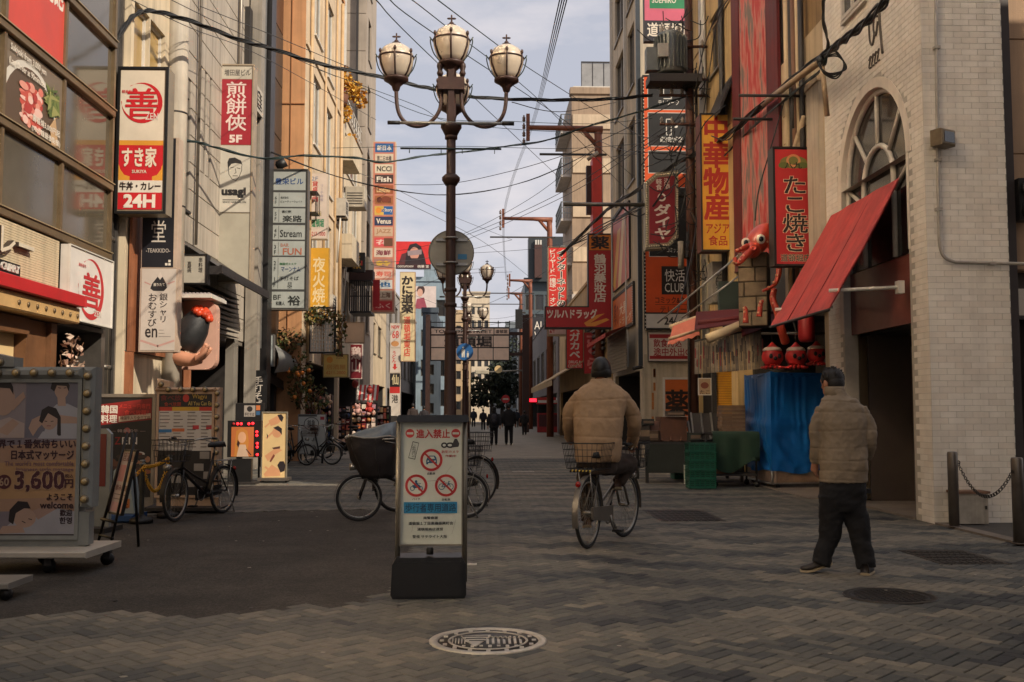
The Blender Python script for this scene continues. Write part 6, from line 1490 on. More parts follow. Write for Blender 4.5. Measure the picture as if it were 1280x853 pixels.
for k in range(4): b=B();b.hexa([(g.x-.3+.18*k,g.y,.014),(g.x-.15+.18*k,g.y,.014),(g.x-.15+.18*k,g.y+.05,.014),(g.x-.3+.18*k,g.y+.05,.014),(g.x-.2+.14*k,g.y+.4,1.2),(g.x-.08+.14*k,g.y+.4,1.2),(g.x-.08+.14*k,g.y+.45,1.2),(g.x-.2+.14*k,g.y+.45,1.2)],mat(((120,100,80),(90,70,60),(150,130,110),(110,50,44))[k],.8));b.build('board',t)
# street gate
t=thing('street_gate','street name gate spanning the road with big black characters on a pale panel','gate',onY(640,520,70));f=FF(70)
uu=lambda x,y: f.px(x,y)
a=uu(538,451);c=uu(637,409);gp=(240,210,186)
b=B();b.fbox(f,a[0],a[1],c[0],c[1],-.5,-.02,DARK);b.build('case',t)
cells=[(539,411,617,418),(618,411,636,418),(539,420,578,434),(579,420,597,434),(598,420,616,434),(617,420,636,434),(539,435.5,558,450),(559,435.5,577,450),(578,435.5,597,450),(598,435.5,616,450),(617,435.5,636,450)]
for q in cells: b=B();p0,p1=uu(q[0],q[3]),uu(q[2],q[1]);b.fbox(f,p0[0],p0[1],p1[0],p1[1],-.02,.03,pr(gp));b.build('panel',t)
let=B();fo=f
put('TONBORI STREET',543,412.5,615,416.5,(60,40,36),.02,n=.032);put('道頓堀',619.5,412.5,634,416.8,(60,40,36),.03,n=.032);put('道頓堀',556,420.5,614,433.5,(40,30,28),.05,n=.036);let.build('lettering',t)
b=B();px0=uu(657,430)[0]
for dx in (0,): b.box(px0-.22,69.7,0,px0+.22,70.2,8.0,mat((62,40,34),.6,.2,.2,3))
px1=uu(536,430)[0];b.box(px1-.2,69.7,0,px1+.1,70.2,8.0,mat((62,40,34),.6,.2,.2,3));b.build('post',t)
b=B()
for z in (a[1]+.35,c[1]-.55): b.fbox(f,c[0],z,px0,z+.22,-.3,-.1,mat((62,40,34),.6,.2,.2,3))
for k in range(4): b.fbox(f,c[0]+.2+.24*k,a[1]+.5,c[0]+.26+.24*k,c[1]-.5,-.26,-.14,DARK)
b.fbox(f,a[0],c[1]+.3,c[0],c[1]+.36,-.3,-.2,DARK)
for k in range(8): b.fbox(f,a[0]+k*(c[0]-a[0])/7-.03,c[1],a[0]+k*(c[0]-a[0])/7+.03,c[1]+.45,-.3,-.2,DARK)
b.build('truss',t)
# distant traffic signal, round lamp and no entry sign
t=thing('traffic_signal','horizontal traffic signal on an arm with a round yellowish disc, below the street gate','traffic signal',onY(625,520,95));f=FF(95);b=B()
b.tube([f.p(uu(0,0)[0]*0+f.px(662,466)[0],0),f.p(f.px(662,466)[0],6.2)],.12,metalm((110,104,96)),8);b.tube([f.p(f.px(590,466)[0],f.px(590,466)[1]),f.p(f.px(662,463)[0],f.px(662,463)[1])],.07,metalm((150,140,126)),8);b.build('pole',t)
b=B();a=f.px(594,468);c=f.px(611,463);b.fbox(f,a[0],a[1],c[0],c[1],-.2,.2,mat((170,160,140),.5),.05);b.build('housing',t)
b=B();c=f.px(623,462);b.prism(f,[(c[0]+.36*math.cos(k*.35),c[1]+.36*math.sin(k*.35)) for k in range(18)],.1,.14,mat((206,176,126),.5));b.build('disc',t)
t=thing('no_entry_sign','small round red no entry sign beneath the distant tree','sign',onG(632,545));f=FF(75);c=f.px(632,499)
b=B();b.prism(f,[(c[0]+.3*math.cos(k*.3),c[1]+.3*math.sin(k*.3)) for k in range(21)],0,.03,pr((190,44,50)));b.fbox(f,c[0]-.2,c[1]-.05,c[0]+.2,c[1]+.05,.031,.035,WHITE);b.build('disc',t);b=B();b.tube([f.p(c[0],0,-.03),f.p(c[0],c[1]+.3,-.03)],.04,STEEL,8);b.build('pole',t)
# dark trees
DGL=[mat(c_,.8,0,.25,2) for c_ in ((34,42,34),(44,52,40),(28,34,30),(52,60,44))]
for (px_,py_,Y,rx,rz,n_,lab) in ((627,465,140,3.2,6.0,1500,'tall dark evergreen tree at the far end behind the gate'),(614,487,120,3.2,2.6,1300,'low spreading dark tree at the far end, under the taller one')):
    p=onY(px_,py_,Y);t=thing('street_tree',lab,'tree',(p.x,Y,0));b=B();b.tube(smooth_path([(p.x,Y,0),(p.x+.1,Y,p.z*.5),(p.x,Y,p.z)],4),[.28-.02*i for i in range(9)],mat((50,42,36),.9),8)
    for k in range(7): a_=k*.9;b.tube([(p.x,Y,p.z*(.55+.05*k)),(p.x+rx*.6*math.cos(a_),Y+rx*.5*math.sin(a_),p.z+rz*random.uniform(-.3,.5))],[.12,.04],mat((50,42,36),.9),6)
    b.build('trunk',t)
    b=B()
    for k in range(9): q=V((random.uniform(-1,1),random.uniform(-1,1),random.uniform(-1,1)))*.62;leaves(b,p+V((q.x*rx,q.y*rx,q.z*rz)),(rx*.5,rx*.5,rz*.42),n_//9,.55,DGL,0)
    b.build('crown',t)
# brown cranked poles on the right
CPOLE=mat((128,74,52),.55,.15,.25,3,.06,30,0,.2)
def crank_pole(px_,py_,Y,pxe,label,Hz=None):
    p=onY(px_,py_,Y);e=onY(pxe,py_,Y);t=thing('cranked_pole',label,'utility pole',(p.x,Y,0),None)
    b=B();b.tube([(p.x,Y,0),(p.x,Y,p.z-.6),(p.x-.02,Y,p.z-.15)],[.2,.15,.15],CPOLE,12);b.tube([(p.x+.16,Y,p.z-.06),(p.x-.9,Y,p.z),(e.x,Y,p.z+.02)],[.16,.11,.09],CPOLE,10);b.tube([(p.x-.6,Y,p.z-.05),(p.x-.05,Y,p.z-.7)],.09,CPOLE,8);b.build('pole',t)
    b=B();b.box(e.x-.07,Y-.07,p.z-.5,e.x+.07,Y+.07,p.z+.55,CPOLE)
    for z in (-.45,-.15,.15,.45): b.lathe([(.03,-.2),(.07,-.16),(.05,-.1),(.07,-.05),(.03,.0),(.03,.05)],(e.x-.16,Y,p.z+z),mat((110,90,80),.4),8)
    b.build('insulator',t)
    b=B();b.box(p.x-3.3*(Y/56),Y-.15,p.z-1.1,p.x+.3,Y-.09,p.z-1.02,DARK);b.build('crossbar',t)
    return t,p
t,p=crank_pole(748,161,39,660,'brown cranked utility pole nearest the lamp, beside the L shaped red sign')
b=B();a=onY(733,240,38.7);c=onY(746,208,38.7);b.box(a.x,38.6,onY(740,268,38.7).z,c.x,38.9,c.z,mat((60,42,38),.6,0,.25,3));b.build('cable_box',t)
b=B();q=onY(741,200,38.7);b.cyl((q.x-.2,38.7,q.z),(q.x+.2,38.7,q.z+.3),.07,mat((170,160,140),.5),8);b.build('fuse',t)
crank_pole(687,274,56.6,629,'brown cranked utility pole above the internet sign')
crank_pole(663,351,83,637,'brown cranked utility pole second from the far end')
crank_pole(651,367,98,636,'brown cranked utility pole at the far end of the street')
t=thing('pole_transformer','dark pole mounted cable box hanging between the gate and the far poles','transformer',onY(649,399,80));p=onY(649,399,80)
b=B();b.box(p.x-.3,79.8,p.z-.75,p.x+.25,80.3,p.z+.75,BLACK);b.build('housing',t);b=B()
for k in range(4): b.box(p.x+.25,79.9,p.z-.6+.35*k,p.x+.5,80.1,p.z-.5+.35*k,DARK)
b.build('insulator',t)
# ================================================================== STREET LAMPS
IRN=mat((62,40,34),.5,.2,.25,5,.08,40,0,.2);GLB=mat((238,222,200),.3,0,.1,3,0,0,0,0,.6,None,.3);GLB.node_tree.nodes['Principled BSDF'].inputs['Transmission Weight'].default_value=.38
WIRE=mat((44,58,52),.5,.2,.2,6)
def globe(t,c,k=1.0):
    """A glass lamp globe with its iron bands, cup and finial; c is the middle of the glass."""
    c0_=c;Z=.78
    def L_(pr): return [(r,z*Z) for r,z in pr]
    b=B();b.lathe(L_([(.12*k,-.29*k),(.175*k,-.2*k),(.222*k,-.05*k),(.232*k,.05*k),(.222*k,.14*k),(.18*k,.23*k),(.11*k,.29*k),(.05*k,.31*k)]),c,GLB,24);g=b.build('globe',t)
    b=B();b.torus(c+V((0,0,.055*k)),.233*k,.012*k,IRN,(0,0,1),28,6)
    for a in range(6):
        th=a*PI/3+PI/6;d=V((math.cos(th),math.sin(th),0));b.tube([c+d*r_*k+V((0,0,z*k*Z)) for r_,z in ((.13,-.29),(.183,-.2),(.23,-.05),(.24,.07),(.236,.13))],[.013*k,.013*k,.013*k,.013*k,.004*k],IRN,5)
        b.ell(c+d*.236*k+V((0,0,.115*k)),(.02*k,.02*k,.035*k),IRN,6,5)
    b.build('band',g)
    b=B();b.lathe(L_([(.02*k,-.53*k),(.045*k,-.50*k),(.06*k,-.43*k),(.11*k,-.37*k),(.165*k,-.33*k),(.165*k,-.285*k),(.12*k,-.28*k)]),c,IRN,20);b.build('cup',g)
    b=B();b.lathe(L_([(.07*k,.30*k),(.06*k,.335*k),(.025*k,.345*k),(.03*k,.37*k),(.012*k,.39*k),(.01*k,.5*k),(.001,.51*k)]),c,IRN,12)
    for s in (-1,1): b.ell(c+V((s*.03*k,0,.345*k)),(.03*k,.012*k,.014*k),IRN,6,4)
    b.build('finial',g)
    b=B()
    for s in (-1,1): b.tube(smooth_path([c+V((s*.12*k,-.02,-.24*k)),c+V((s*.22*k,-.02,-.12*k)),c+V((s*.265*k,-.02,.02*k)),c+V((s*.262*k,-.02,.08*k))],4),.008*k,WIRE,5);b.tube([c+V((s*.24*k,-.02,.05*k)),c+V((s*.275*k,-.02,.1*k))],.008*k,WIRE,5)
    b.build('bracket',g)
def street_lamp(x,y,label,zs=1.0,extra=True):
    t=thing('street_lamp',label,'street lamp',(x,y,0),'four globe street lamps');P=lambda dx,dy,z: V((x+dx,y+dy,z*zs))
    b=B();b.lathe([(.2,0),(.2,.1),(.15,.16),(.13,.9),(.085,1.0),(.072,2.3),(.068,2.4),(.063,4.3),(.06,5.6)],(x,y,0),IRN,18)
    for z in (1.0,2.38,2.75,2.95,4.44,5.0): b.lathe([(.06,z-.03),(.084,z-.02),(.084,z+.02),(.06,z+.03)],(x,y,0),IRN,16)
    b.lathe([(.075,4.35),(.12,4.42),(.12,4.46),(.08,4.5)],(x,y,0),IRN,16);b.lathe([(.08,5.02),(.12,5.1),(.14,5.13),(.14,5.17),(.08,5.2)],(x,y,0),IRN,16)
    b.build('pole',t)
    b=B()
    for s in (-1,1):
        b.tube(smooth_path([P(s*.13,0,5.72),P(s*.15,0,5.4),P(s*.28,0,5.21),P(s*.46,0,5.15),P(s*.63,0,5.22),P(s*.72,0,5.4),P(s*.74,0,5.72)],5),.026,IRN,8)
    b.tube(smooth_path([P(0,.13,5.72),P(0,.15,5.4),P(0,.3,5.2),P(0,.5,5.2),P(0,.62,5.35),P(0,.65,5.5)],5),.026,IRN,8)
    b.build('arm',t)
    b=B();b.box(x-.175,y-.11,5.63,x+.175,y+.11,5.8,IRN)
    for dx in (-.15,.0,.15): b.lathe([(.03,5.82),(.045,5.86),(.03,5.9),(.045,5.95),(.04,5.99),(.01,6.02)],(x+dx,y-.06 if dx else y,0),IRN,10)
    b.box(x-.04,y-.09,5.2,x+.04,y-.07,6.0,IRN);b.lathe([(.07,5.8),(.06,6.0),(.03,6.05)],(x,y,0),IRN,12)
    b.build('head_box',t)
    for c in (P(-.74,0,6.03),P(.74,0,6.03)): globe(t,c)
    globe(t,P(0,-.02,6.26),1.06);globe(t,P(0.0,.66,5.84),1.02)
    b=B();b.tube([P(-.83,-.1,5.17),P(.83,-.1,5.17)],.022,mat((150,150,146),.3,.4,.2,5),8)
    for s in (-1,1): b.tube([P(s*.68,-.1,5.17),P(s*.84,-.1,5.17)],.027,BLACK,8)
    b.tube([P(-.67,-.08,4.83),P(.67,-.08,4.83)],.014,WIRE,6)
    for dx in (-.55,-.13,.15,.58): b.torus(P(dx,-.08,4.79),.022,.005,WIRE,(1,0,0),10,5)
    b.build('banner_bar',t)
    return t
LX,LY=onY(563,400,13.5).x,13.5
lamp1=street_lamp(LX,LY,'ornate brown street lamp with four globes standing nearest, behind the no entry board')
P2=onY(581,400,34);street_lamp(P2.x,34,'ornate four globe street lamp farther down, behind the round sign disc')
P3=onY(600.5,400,48);t3=street_lamp(P3.x-.62,48,'ornate four globe street lamp farthest of the three')
# round traffic sign seen from behind on the lamp
t=thing('round_traffic_sign','round traffic sign seen from its grey back, clamped to the nearest lamp post','traffic sign',(LX,LY+.12,3.4));c=onY(564,316,LY+.14)
f=FF(LY+.14);b=B();b.prism(f,[(c.x+.3*math.cos(k*PI/20),c.z+.3*math.sin(k*PI/20)) for k in range(40)],-.012,0,mat((150,146,134),.5,.2,.2,3));b.torus((c.x,LY+.146,c.z),.298,.01,mat((120,116,106),.5,.3),(0,1,0),40,6);b.build('disc',t)
b=B()
for dz in (-.16,.17): b.fbox(f,c.x-.2,c.z+dz-.018,c.x+.22,c.z+dz+.018,.001,.03,STEEL);b.torus((LX,LY,c.z+dz),.092,.012,STEEL,(0,0,1),20,6)
b.build('bracket',t)
b=B();b.fbox(f,c.x+.09,c.z-.09,c.x+.21,c.z-.02,.001,.004,pr((60,130,170)));b.build('sticker',t)
t=thing('pedestrian_sign','round blue pedestrian sign with white adult and child, on the second lamp','traffic sign',onY(581,440,33.8));c=onY(581,440,33.8);f=FF(33.8)
BLU=(34,92,150);b=B();b.prism(f,[(c.x+.28*math.cos(k*PI/18),c.z+.28*math.sin(k*PI/18)) for k in range(36)],-.02,0,pr(BLU));b.build('disc',t)
b=B()
for (dx,dz,h) in ((-.05,-.02,.2),(.1,-.1,.12)):
    b.prism(f,[(c.x+dx+.035*h*5*math.cos(k),c.z+dz+h*.78+.035*h*5*math.sin(k)) for k in range(6)],.001,.004,WHITE);b.prism(f,[(c.x+dx-.05*h*5,c.z+dz-h*.8),(c.x+dx-.01,c.z+dz-h*.8),(c.x+dx,c.z+dz-.02),(c.x+dx+.01,c.z+dz-h*.8),(c.x+dx+.05*h*5,c.z+dz-h*.8),(c.x+dx+.055*h*5,c.z+dz+h*.5),(c.x+dx-.055*h*5,c.z+dz+h*.5)],.001,.004,WHITE)
b.build('emblem',t)
# ================================================================== NO ENTRY BOARD
g=onG(535,749);Yb=g.y;f=FF(Yb,R(1.5),g.x);root=thing('no_entry_board','free standing no entry street board with black water base and traffic symbols','sign board',(g.x,Yb,0))
fx=lambda x,y: f.px(x,y)
b=B();BASE=mat((15,15,18),.45,0,.25,8,.05,60);a=fx(488,749);c=fx(583,697)
b.prism(f,[(a[0]+.015,.0),(c[0]-.015,.0),(c[0],.03),(c[0]-.004,c[1]-.05),(c[0]-.03,c[1]),(a[0]+.04,c[1]),(a[0]+.01,c[1]-.05),(a[0],.03)],-.26,.0,BASE);b.prism(f,[(a[0]+.03,.02),(c[0]-.03,.02),(c[0]-.04,c[1]-.03),(a[0]+.045,c[1]-.03)],.0005,.018,BASE);b.build('base',root)
b=B();q=fx(537,692);b.lathe([(.026,0),(.026,.04),(.02,.05),(.001,.05)],f.p(q[0],q[1]-.02,-.1),BLACK,14);b.build('filler_cap',root)
b=B();AL=metalm((128,122,110),.35)
for (x0,x1) in ((493.5,500),(577.5,584.5)):
    p0=fx(x0,600)[0];p1=fx(x1,600)[0];r=(p1-p0)/2;zt=fx(540,526)[1];b.tube([f.p((p0+p1)/2,a[1]+.1,-.11),f.p((p0+p1)/2,zt,-.11)],r,AL,12)
b.build('frame',root)
b=B();p0=fx(496,528);p1=fx(586,519);b.prism(f,[(p0[0],p0[1]),(p1[0],p0[1]),(p1[0]+.004,p1[1]-.02),(p1[0]-.01,p1[1]),(p0[0]+.01,p1[1]),(p0[0]-.004,p1[1]-.02)],-.16,-.05,mat((30,33,40),.35,0,.2,5));b.build('top_cap',root)
S=(168,40,40);BLk=(44,44,46);BB=(38,84,116);PW=(178,184,176)
els=[('r',501,528,577.5,681,PW),('e',512,542,5.6,5.6,S),('r',508,540.8,516,543.4,PW),('e',569.5,542,5.6,5.6,S),('r',565.5,540.8,573.5,543.4,PW),('t','進入禁止',520,537,562,548,S,.03),
       ('p',[(515.5,552),(523.5,554),(518.5,575),(510,573)],BLk),('p',[(516,553),(522.8,554.7),(518,574),(510.8,572.3)],PW),('t','○車両通行止',514,556,519.5,572,BLk,0,True),
       ('e',555,557,4,3.6,BLk),('e',562.5,557,5.5,3.6,BLk),('p',[(565,556),(568,549),(571,549),(574,555),(573,559),(565,560)],BLk),('e',555,557,2,1.6,PW),('e',562,557,2.6,1.5,PW),('t','防犯カメラ',552,563.5,573,567,S,.02),('t','作動中',556.5,569,570,572,S,.02)]
def ban(cx,cy,r): return [('o',cx,cy,r,r,3.2,S)]
els += ban(539,575.5,14) + ban(520.3,607.5,14) + ban(557.5,607.5,14)
els += [('p',[(532.5,576),(534,572),(536,570),(543,570),(545,572),(546,576),(546,581),(543.5,581),(543.5,579.5),(535,579.5),(535,581),(532.5,581)],BB),('p',[(535.5,574),(536.8,571.2),(542,571.2),(543.3,574)],PW),('e',535,577,1,1,PW),('e',543.5,577,1,1,PW),
        ('o',515.5,611,3,3,.9,BB),('o',525.5,611,3,3,.9,BB),('p',[(515,607),(524,606),(526,610),(517,611)],BB),('e',520,602.5,1.6,1.8,BB),('p',[(519,604),(522,604),(523,608),(518,608)],BB),('l',[(522.5,604.5),(526,605)],.7,BB),
        ('o',552,609,4,4,.8,BB),('o',563,609,4,4,.8,BB),('l',[(552,609),(555,604.5),(561,604.5),(557.5,609),(552,609)],.8,BB),('l',[(557.5,609),(554.5,603)],.8,BB),('l',[(563,609),(560.5,602.5),(562.5,602.5)],.8,BB),('l',[(553,602.8),(556,602.8)],1,BB)]
for cx,cy in ((539,575.5),(520.3,607.5),(557.5,607.5)): els.append(('l',[(cx-8.6,cy-8.6),(cx+8.6,cy+8.6)],2.4,S))
els += [('t','自動車',534,591,544,594,BLk,.02),('t','バイク',515.5,623,525,625.5,BLk,.02),('t','自転車',552.5,623.5,563,626.5,BLk,.02),('r',505,628,571.5,642,(30,116,158)),('t','歩行者専用道路',507,630,570,640,(24,50,74),.01),
        ('t','南警察署',529.5,646,547.5,649.5,BLk,.02),('t','道頓堀１丁目東櫓振興町会',511,652.5,566.5,656.5,BLk,.02),('t','道頓堀商店連盟',522,660,554,663.5,BLk,.02),('t','警備 サテライト大阪',516,669,559,673,BLk,.02),
        ('l',[(556,594),(564,583)],.35,(150,152,144)),('l',[(534,602),(546,601),(553,600)],.4,(140,128,120)),('l',[(565,668),(570,650)],.35,(140,142,136)),('l',[(515,665),(518,650)],.3,(140,142,136))]
fb=FF(Yb+.09,R(1.5),g.x);sign('x','x','x',fb,(500,527.5,578,681.5),.035,AL,els,root=root,rim=.006)
# ================================================================== LEFT STREET FURNITURE
BULB=mat((176,150,100),.2,0,.15,6,0,0,0,0,.6,None,.5);FRG=mat((134,136,132),.45,.1,.2,4);FRP=mat((190,160,132),.5,.1,.2,4)
def marquee(name,label,Y,rot,rect,prows,fm,els,side_px,top_px,pitch,bump_px,foot):
    x0,y0,x1,y1=rect;f=FF(Y,rot,onG((x0+x1)/2,foot).x if False else onY((x0+x1)/2,500,Y).x);root=sign(name,label,'sign board',f,rect,.14,fm,els,rim=.03)
    fx=f.px;b=B();a=fx(x1,side_px[1]);c=fx(side_px[0],top_px);d0=fx(x0,y0)
    hw=c[0]-a[0]
    b.fbox(f,a[0]+.005,a[1],c[0],c[1],-.12,.05,fm,.03);b.fbox(f,d0[0],d0[1]+.006,a[0]+.004,c[1],-.12,.05,fm,.03)
    bx0,bx1,by=bump_px;p,q=fx(bx0,top_px),fx(bx1,by);b.prism(f,[(p[0],c[1]+.001),(q[0],c[1]+.001),(q[0],q[1]),(p[0]+.15,q[1]),(p[0],c[1]+.12)],-.12,.05,fm);b.build('bulb_frame',root)
    n=int((c[1]-a[1])/pitch)
    ctr=[]
    for k in range(n+1): ctr.append((a[0]+hw/2,c[1]-.08-k*pitch*.97))
    m_=int((a[0]-d0[0])/pitch)
    for k in range(1,m_+1): ctr.append((a[0]+hw/2-k*pitch,c[1]-(c[1]-d0[1])/2))
    ctr.append((q[0]-.12,(c[1]+q[1])/2))
    for (u_,v_) in ctr:
        b=B();b.lathe([(.04,0),(.036,.012),(.026,.016)],f.p(u_,v_,.05),mat((120,110,92),.4,.5),12,True,Matrix.Rotation(R(90),3,'X'));b.ell(f.p(u_,v_,.07),(.026,.024,.026),BULB,10,7);b.build('bulb',root)
    return root,f
SK=(206,170,150);HR=(44,36,38);TS=(196,194,200);BG=(124,118,128)
# massage board
mb_els=[('r',-14,476,98,672,(150,138,146)),('r',-14,476,29,548,(170,158,160)),('r',30,476,98,548,(132,128,140)),('p',[(-14,560),(98,550),(98,640),(-14,640)],(196,156,128)),('p',[(-14,580),(98,575),(98,622),(-14,625)],(210,166,118)),
   ('e',74,487,9,12,SK),('p',[(60,486),(62,477),(70,474),(80,475),(84,482),(83,490),(80,483),(68,482),(65,490)],HR),('p',[(52,549),(60,514),(68,506),(82,505),(97,512),(98,549)],TS),('p',[(69,496),(79,496),(80,508),(70,508)],SK),
   ('p',[(34,536),(38,525),(52,518),(56,526),(46,536),(40,546)],SK),('p',[(70,519),(94,522),(97,530),(74,530)],SK),('e',60,524,11,14,SK),('p',[(47,527),(50,513),(58,508),(68,511),(74,522),(75,545),(70,546),(70,524),(58,517),(51,530)],HR),('p',[(46,549),(52,540),(66,540),(76,549)],TS),('l',[(54,527),(57,527.5)],.9,HR),('l',[(62,527.5),(65,527)],.9,HR),('l',[(57,533),(62,533)],.9,(170,90,90)),('l',[(70,485),(73,485.5)],.9,HR),('l',[(77,485.5),(80,485)],.9,HR),
   ('e',2,500,14,20,SK),('p',[(-14,478),(10,478),(13,484),(14,494),(9,486),(-14,484)],HR),('p',[(9,506),(26,490),(29,497),(14,514)],SK),('p',[(-14,548),(-8,528),(10,522),(29,530),(29,548)],(206,184,176)),('p',[(-6,540),(14,524),(22,530),(8,545)],SK),
   ('r',-14,664,98,672,(70,56,52)),('p',[(0,668),(18,652),(45,640),(75,636),(96,640),(97,668)],(190,188,194)),('p',[(40,640),(70,628),(80,632),(50,650)],(196,160,144)),('e',33,648,14,12,SK),('p',[(13,652),(14,638),(24,627),(36,628),(40,636),(32,636),(22,642),(19,656)],HR),('l',[(30,652),(34,654)],1,HR),('l',[(38,649),(42,650)],1,HR),('p',[(0,668),(6,658),(30,657),(34,666)],SK),
   ('t','世界で１番気持ちいい',-14,550,94,561,(72,40,52),.03),('t','日本式マッサージ',14,563.5,92,575,(72,40,52),.03),('t',"The world's most comfortable",6,577,92,583,(150,110,120)),('t','Japanese style massage',20,585,92,591,(150,110,120)),
   ('e',6,603,9,9,(100,44,50)),('t','60',0,598,12,608,(206,170,140),.02),('t','3,600',20,590,81,615,(214,176,140),.07),('t','3,600',20,590,81,615,(84,36,48),.04),('t','円',82,600,92,610,(84,36,48),.04),('t','税込',82,593,92,598,(84,36,48)),
   ('t','ようこそ',60,618,92,626,(60,34,42),.03),('t','welcome',52,628,93,636,(60,34,42),.03),('t','歡迎',77,637.5,92,645.5,(60,34,42),.03),('t','한영',77,647,92,655,(60,34,42),.03)]
Ym=9.0
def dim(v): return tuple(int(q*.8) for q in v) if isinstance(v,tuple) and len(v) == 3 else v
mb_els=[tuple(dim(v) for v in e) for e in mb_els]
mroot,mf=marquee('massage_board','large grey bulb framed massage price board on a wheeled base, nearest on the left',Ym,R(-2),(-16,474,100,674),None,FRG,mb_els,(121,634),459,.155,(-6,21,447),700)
b=B();a=mf.px(-16,674);c=mf.px(113,700);d=mf.px(106,680)
b.fbox(mf,a[0],mf.px(0,700)[1]+.02,d[0],a[1]-.006,-.1,-.02,FRG);b.fbox(mf,mf.px(98,600)[0]+.01,.2,d[0]+.03,mf.px(98,640)[1],-.11,.0,FRG);b.build('lower_panel',mroot)
b=B();b.fbox(mf,a[0],.13,mf.px(128,690)[0],.185,-.42,.34,mat((186,178,164),.5,.1,.2,3),.01);b.build('base',mroot)
for (px_,n_) in ((80,.22),(127,-.2),(10,.22),(40,-.3)):
    b=B();p=mf.p(mf.px(px_,700)[0]-.03,.055,n_);b.cyl(p+V((0,-.02,0)),p+V((0,.02,0)),.055,BLACK,14);b.box(p.x-.03,p.y-.03,.06,p.x+.03,p.y+.03,.13,DARK);b.build('caster',mroot)
# corner of another stand at the very left edge
t=thing('stand_base','corner of a wheeled stand base poking in low at the left edge','stand',onG(0,752));g=onG(0,752)
b=B();b.fbox(FF(g.y,0,g.x),-.5,.08,.055,.125,-.4,0,mat((130,126,118),.5,.1,.2,3),.008);b.build('base',t);b=B();b.cyl((g.x+.02,g.y+.03,.045),(g.x+.02,g.y+.06,.045),.045,BLACK,12);b.build('caster',t)
# menu easel
g=onG(135,686);t=thing('menu_easel','black A-frame easel holding a leaning pink and white menu board beside the massage board','easel',(g.x,g.y,0))
Ye=g.y;f=FF(Ye,R(-52),onY(135,600,Ye).x)
fe=Fr(f.O,f.U,f.N);fe.V=(V((0,0,1)) - f.N*.22).normalized()
b=B()
for s in (-1,1): b.tube([fe.p(s*.18,0,.03),fe.p(s*.12,1.16,.03)],.014,BLACK,6)
b.tube([fe.p(.0,1.16,.03),f.p(.05,0,-.3)],.014,BLACK,6);b.tube([fe.p(-.19,.28,.05),fe.p(.19,.28,.05)],.016,BLACK,6);b.tube([fe.p(-.2,.12,.03),fe.p(.2,.12,.03)],.012,BLACK,6);b.build('frame',t)
sign('x','x','x',fe,(-.20,.34,.20,.98),.02,BLACK,[('r',0,0,1,1,(190,172,176)),('t','居酒屋',.1,.05,.9,.18,(120,60,80),.02),('r',.08,.24,.46,.5,(190,120,130)),('r',.52,.24,.92,.5,(176,150,120)),('t','飲み放題',.1,.55,.9,.64,(120,50,70),.02),('l',[(.1,.7),(.9,.7)],.02,(110,90,96)),('l',[(.1,.77),(.8,.77)],.02,(110,90,96)),('r',.08,.82,.92,.96,(206,160,170))],px=False,rim=.012,crim=BLACK,root=t)
t2=thing('grey_poster_stand','grey metal poster stand with a dark red poster just behind the easel','stand',onG(130,660));fz=FF(onG(130,664).y,R(-6),onY(128,600,onG(130,664).y).x);a=fz.px(118,640);c=fz.px(139,536)
b=B();b.prism(fz,[(a[0],.05),(c[0],.05),(c[0],c[1]-.06),(c[0]-.06,c[1]),(a[0],c[1])],-.06,0,FRG);b.build('frame',t2);b=B();b.fbox(fz,a[0],.5,c[0]-.05,c[1]-.06,.001,.006,pr((110,36,36)));b.build('poster',t2);b=B();b.fbox(fz,a[0]-.05,0,c[0]+.05,.05,-.25,.2,DARK);b.build('base',t2)
# plastic no smoking stand with a blue foot
g=onG(157,653);t=thing('plastic_stand_sign','pale grey tapered plastic stand sign with a blue foot, no smoking mark and orange label','stand sign',(g.x,g.y,0));f=FF(g.y,R(-6),g.x)
b=B();k=1/96.;PLS=mat((150,162,164),.5,0,.15,4)
def px2(x,y): return f.px(x,y)
A_=[px2(139,642),px2(168,642),px2(160,589),px2(142,589)]
b.prism(f,[A_[0],A_[1],(A_[2][0],A_[2][1]),(A_[2][0]-.03,A_[2][1]+.03),(A_[3][0]+.03,A_[3][1]+.03),A_[3]],-.22,0,PLS);b.tube([f.p(A_[3][0]+.02,A_[3][1]+.02,-.1),f.p((A_[3][0]+A_[2][0])/2,A_[3][1]+.06,-.1),f.p(A_[2][0]-.02,A_[2][1]+.02,-.1)],.018,PLS,6);b.build('body',t)
b=B();a=px2(130,653);c=px2(170,641);b.fbox(f,a[0],0.0,c[0],.1,-.32,.06,mat((34,70,116),.5,0,.2,5),.02);b.build('foot',t)
b=B();c=px2(150,609);em=B()
b.fbox(f,c[0]-.055,c[1]-.09,c[0]+.075,c[1]+.09,.0005,.003,pr((206,206,200)));q=px2(147,637);b.fbox(f,q[0],q[1]+.02,q[0]+.15,q[1]+.13,.0005,.003,pr((196,116,60)));b.build('label',t)
ring=[(c[0]+.01+.045*math.cos(k_*.35),c[1]+.01+.06*math.sin(k_*.35)) for k_ in range(18)];inn=[(c[0]+.01+.033*math.cos(k_*.35),c[1]+.01+.046*math.sin(k_*.35)) for k_ in range(18)]
em.add([f.p(*p,.0036) for p in ring]+[f.p(*p,.0036) for p in inn],[(i,(i+1) % 18,18+(i+1) % 18,18+i) for i in range(18)],pr(S));em.add([f.p(c[0]-.025,c[1]+.05,.0036),f.p(c[0]-.015,c[1]+.055,.0036),f.p(c[0]+.045,c[1]-.03,.0036),f.p(c[0]+.035,c[1]-.036,.0036)],[(0,1,2,3)],pr(S));em.build('emblem',t)
let=B();put('駐輪禁止',149,627,160,636,(60,34,30),.03,n=.0036);let.build('lettering',t)
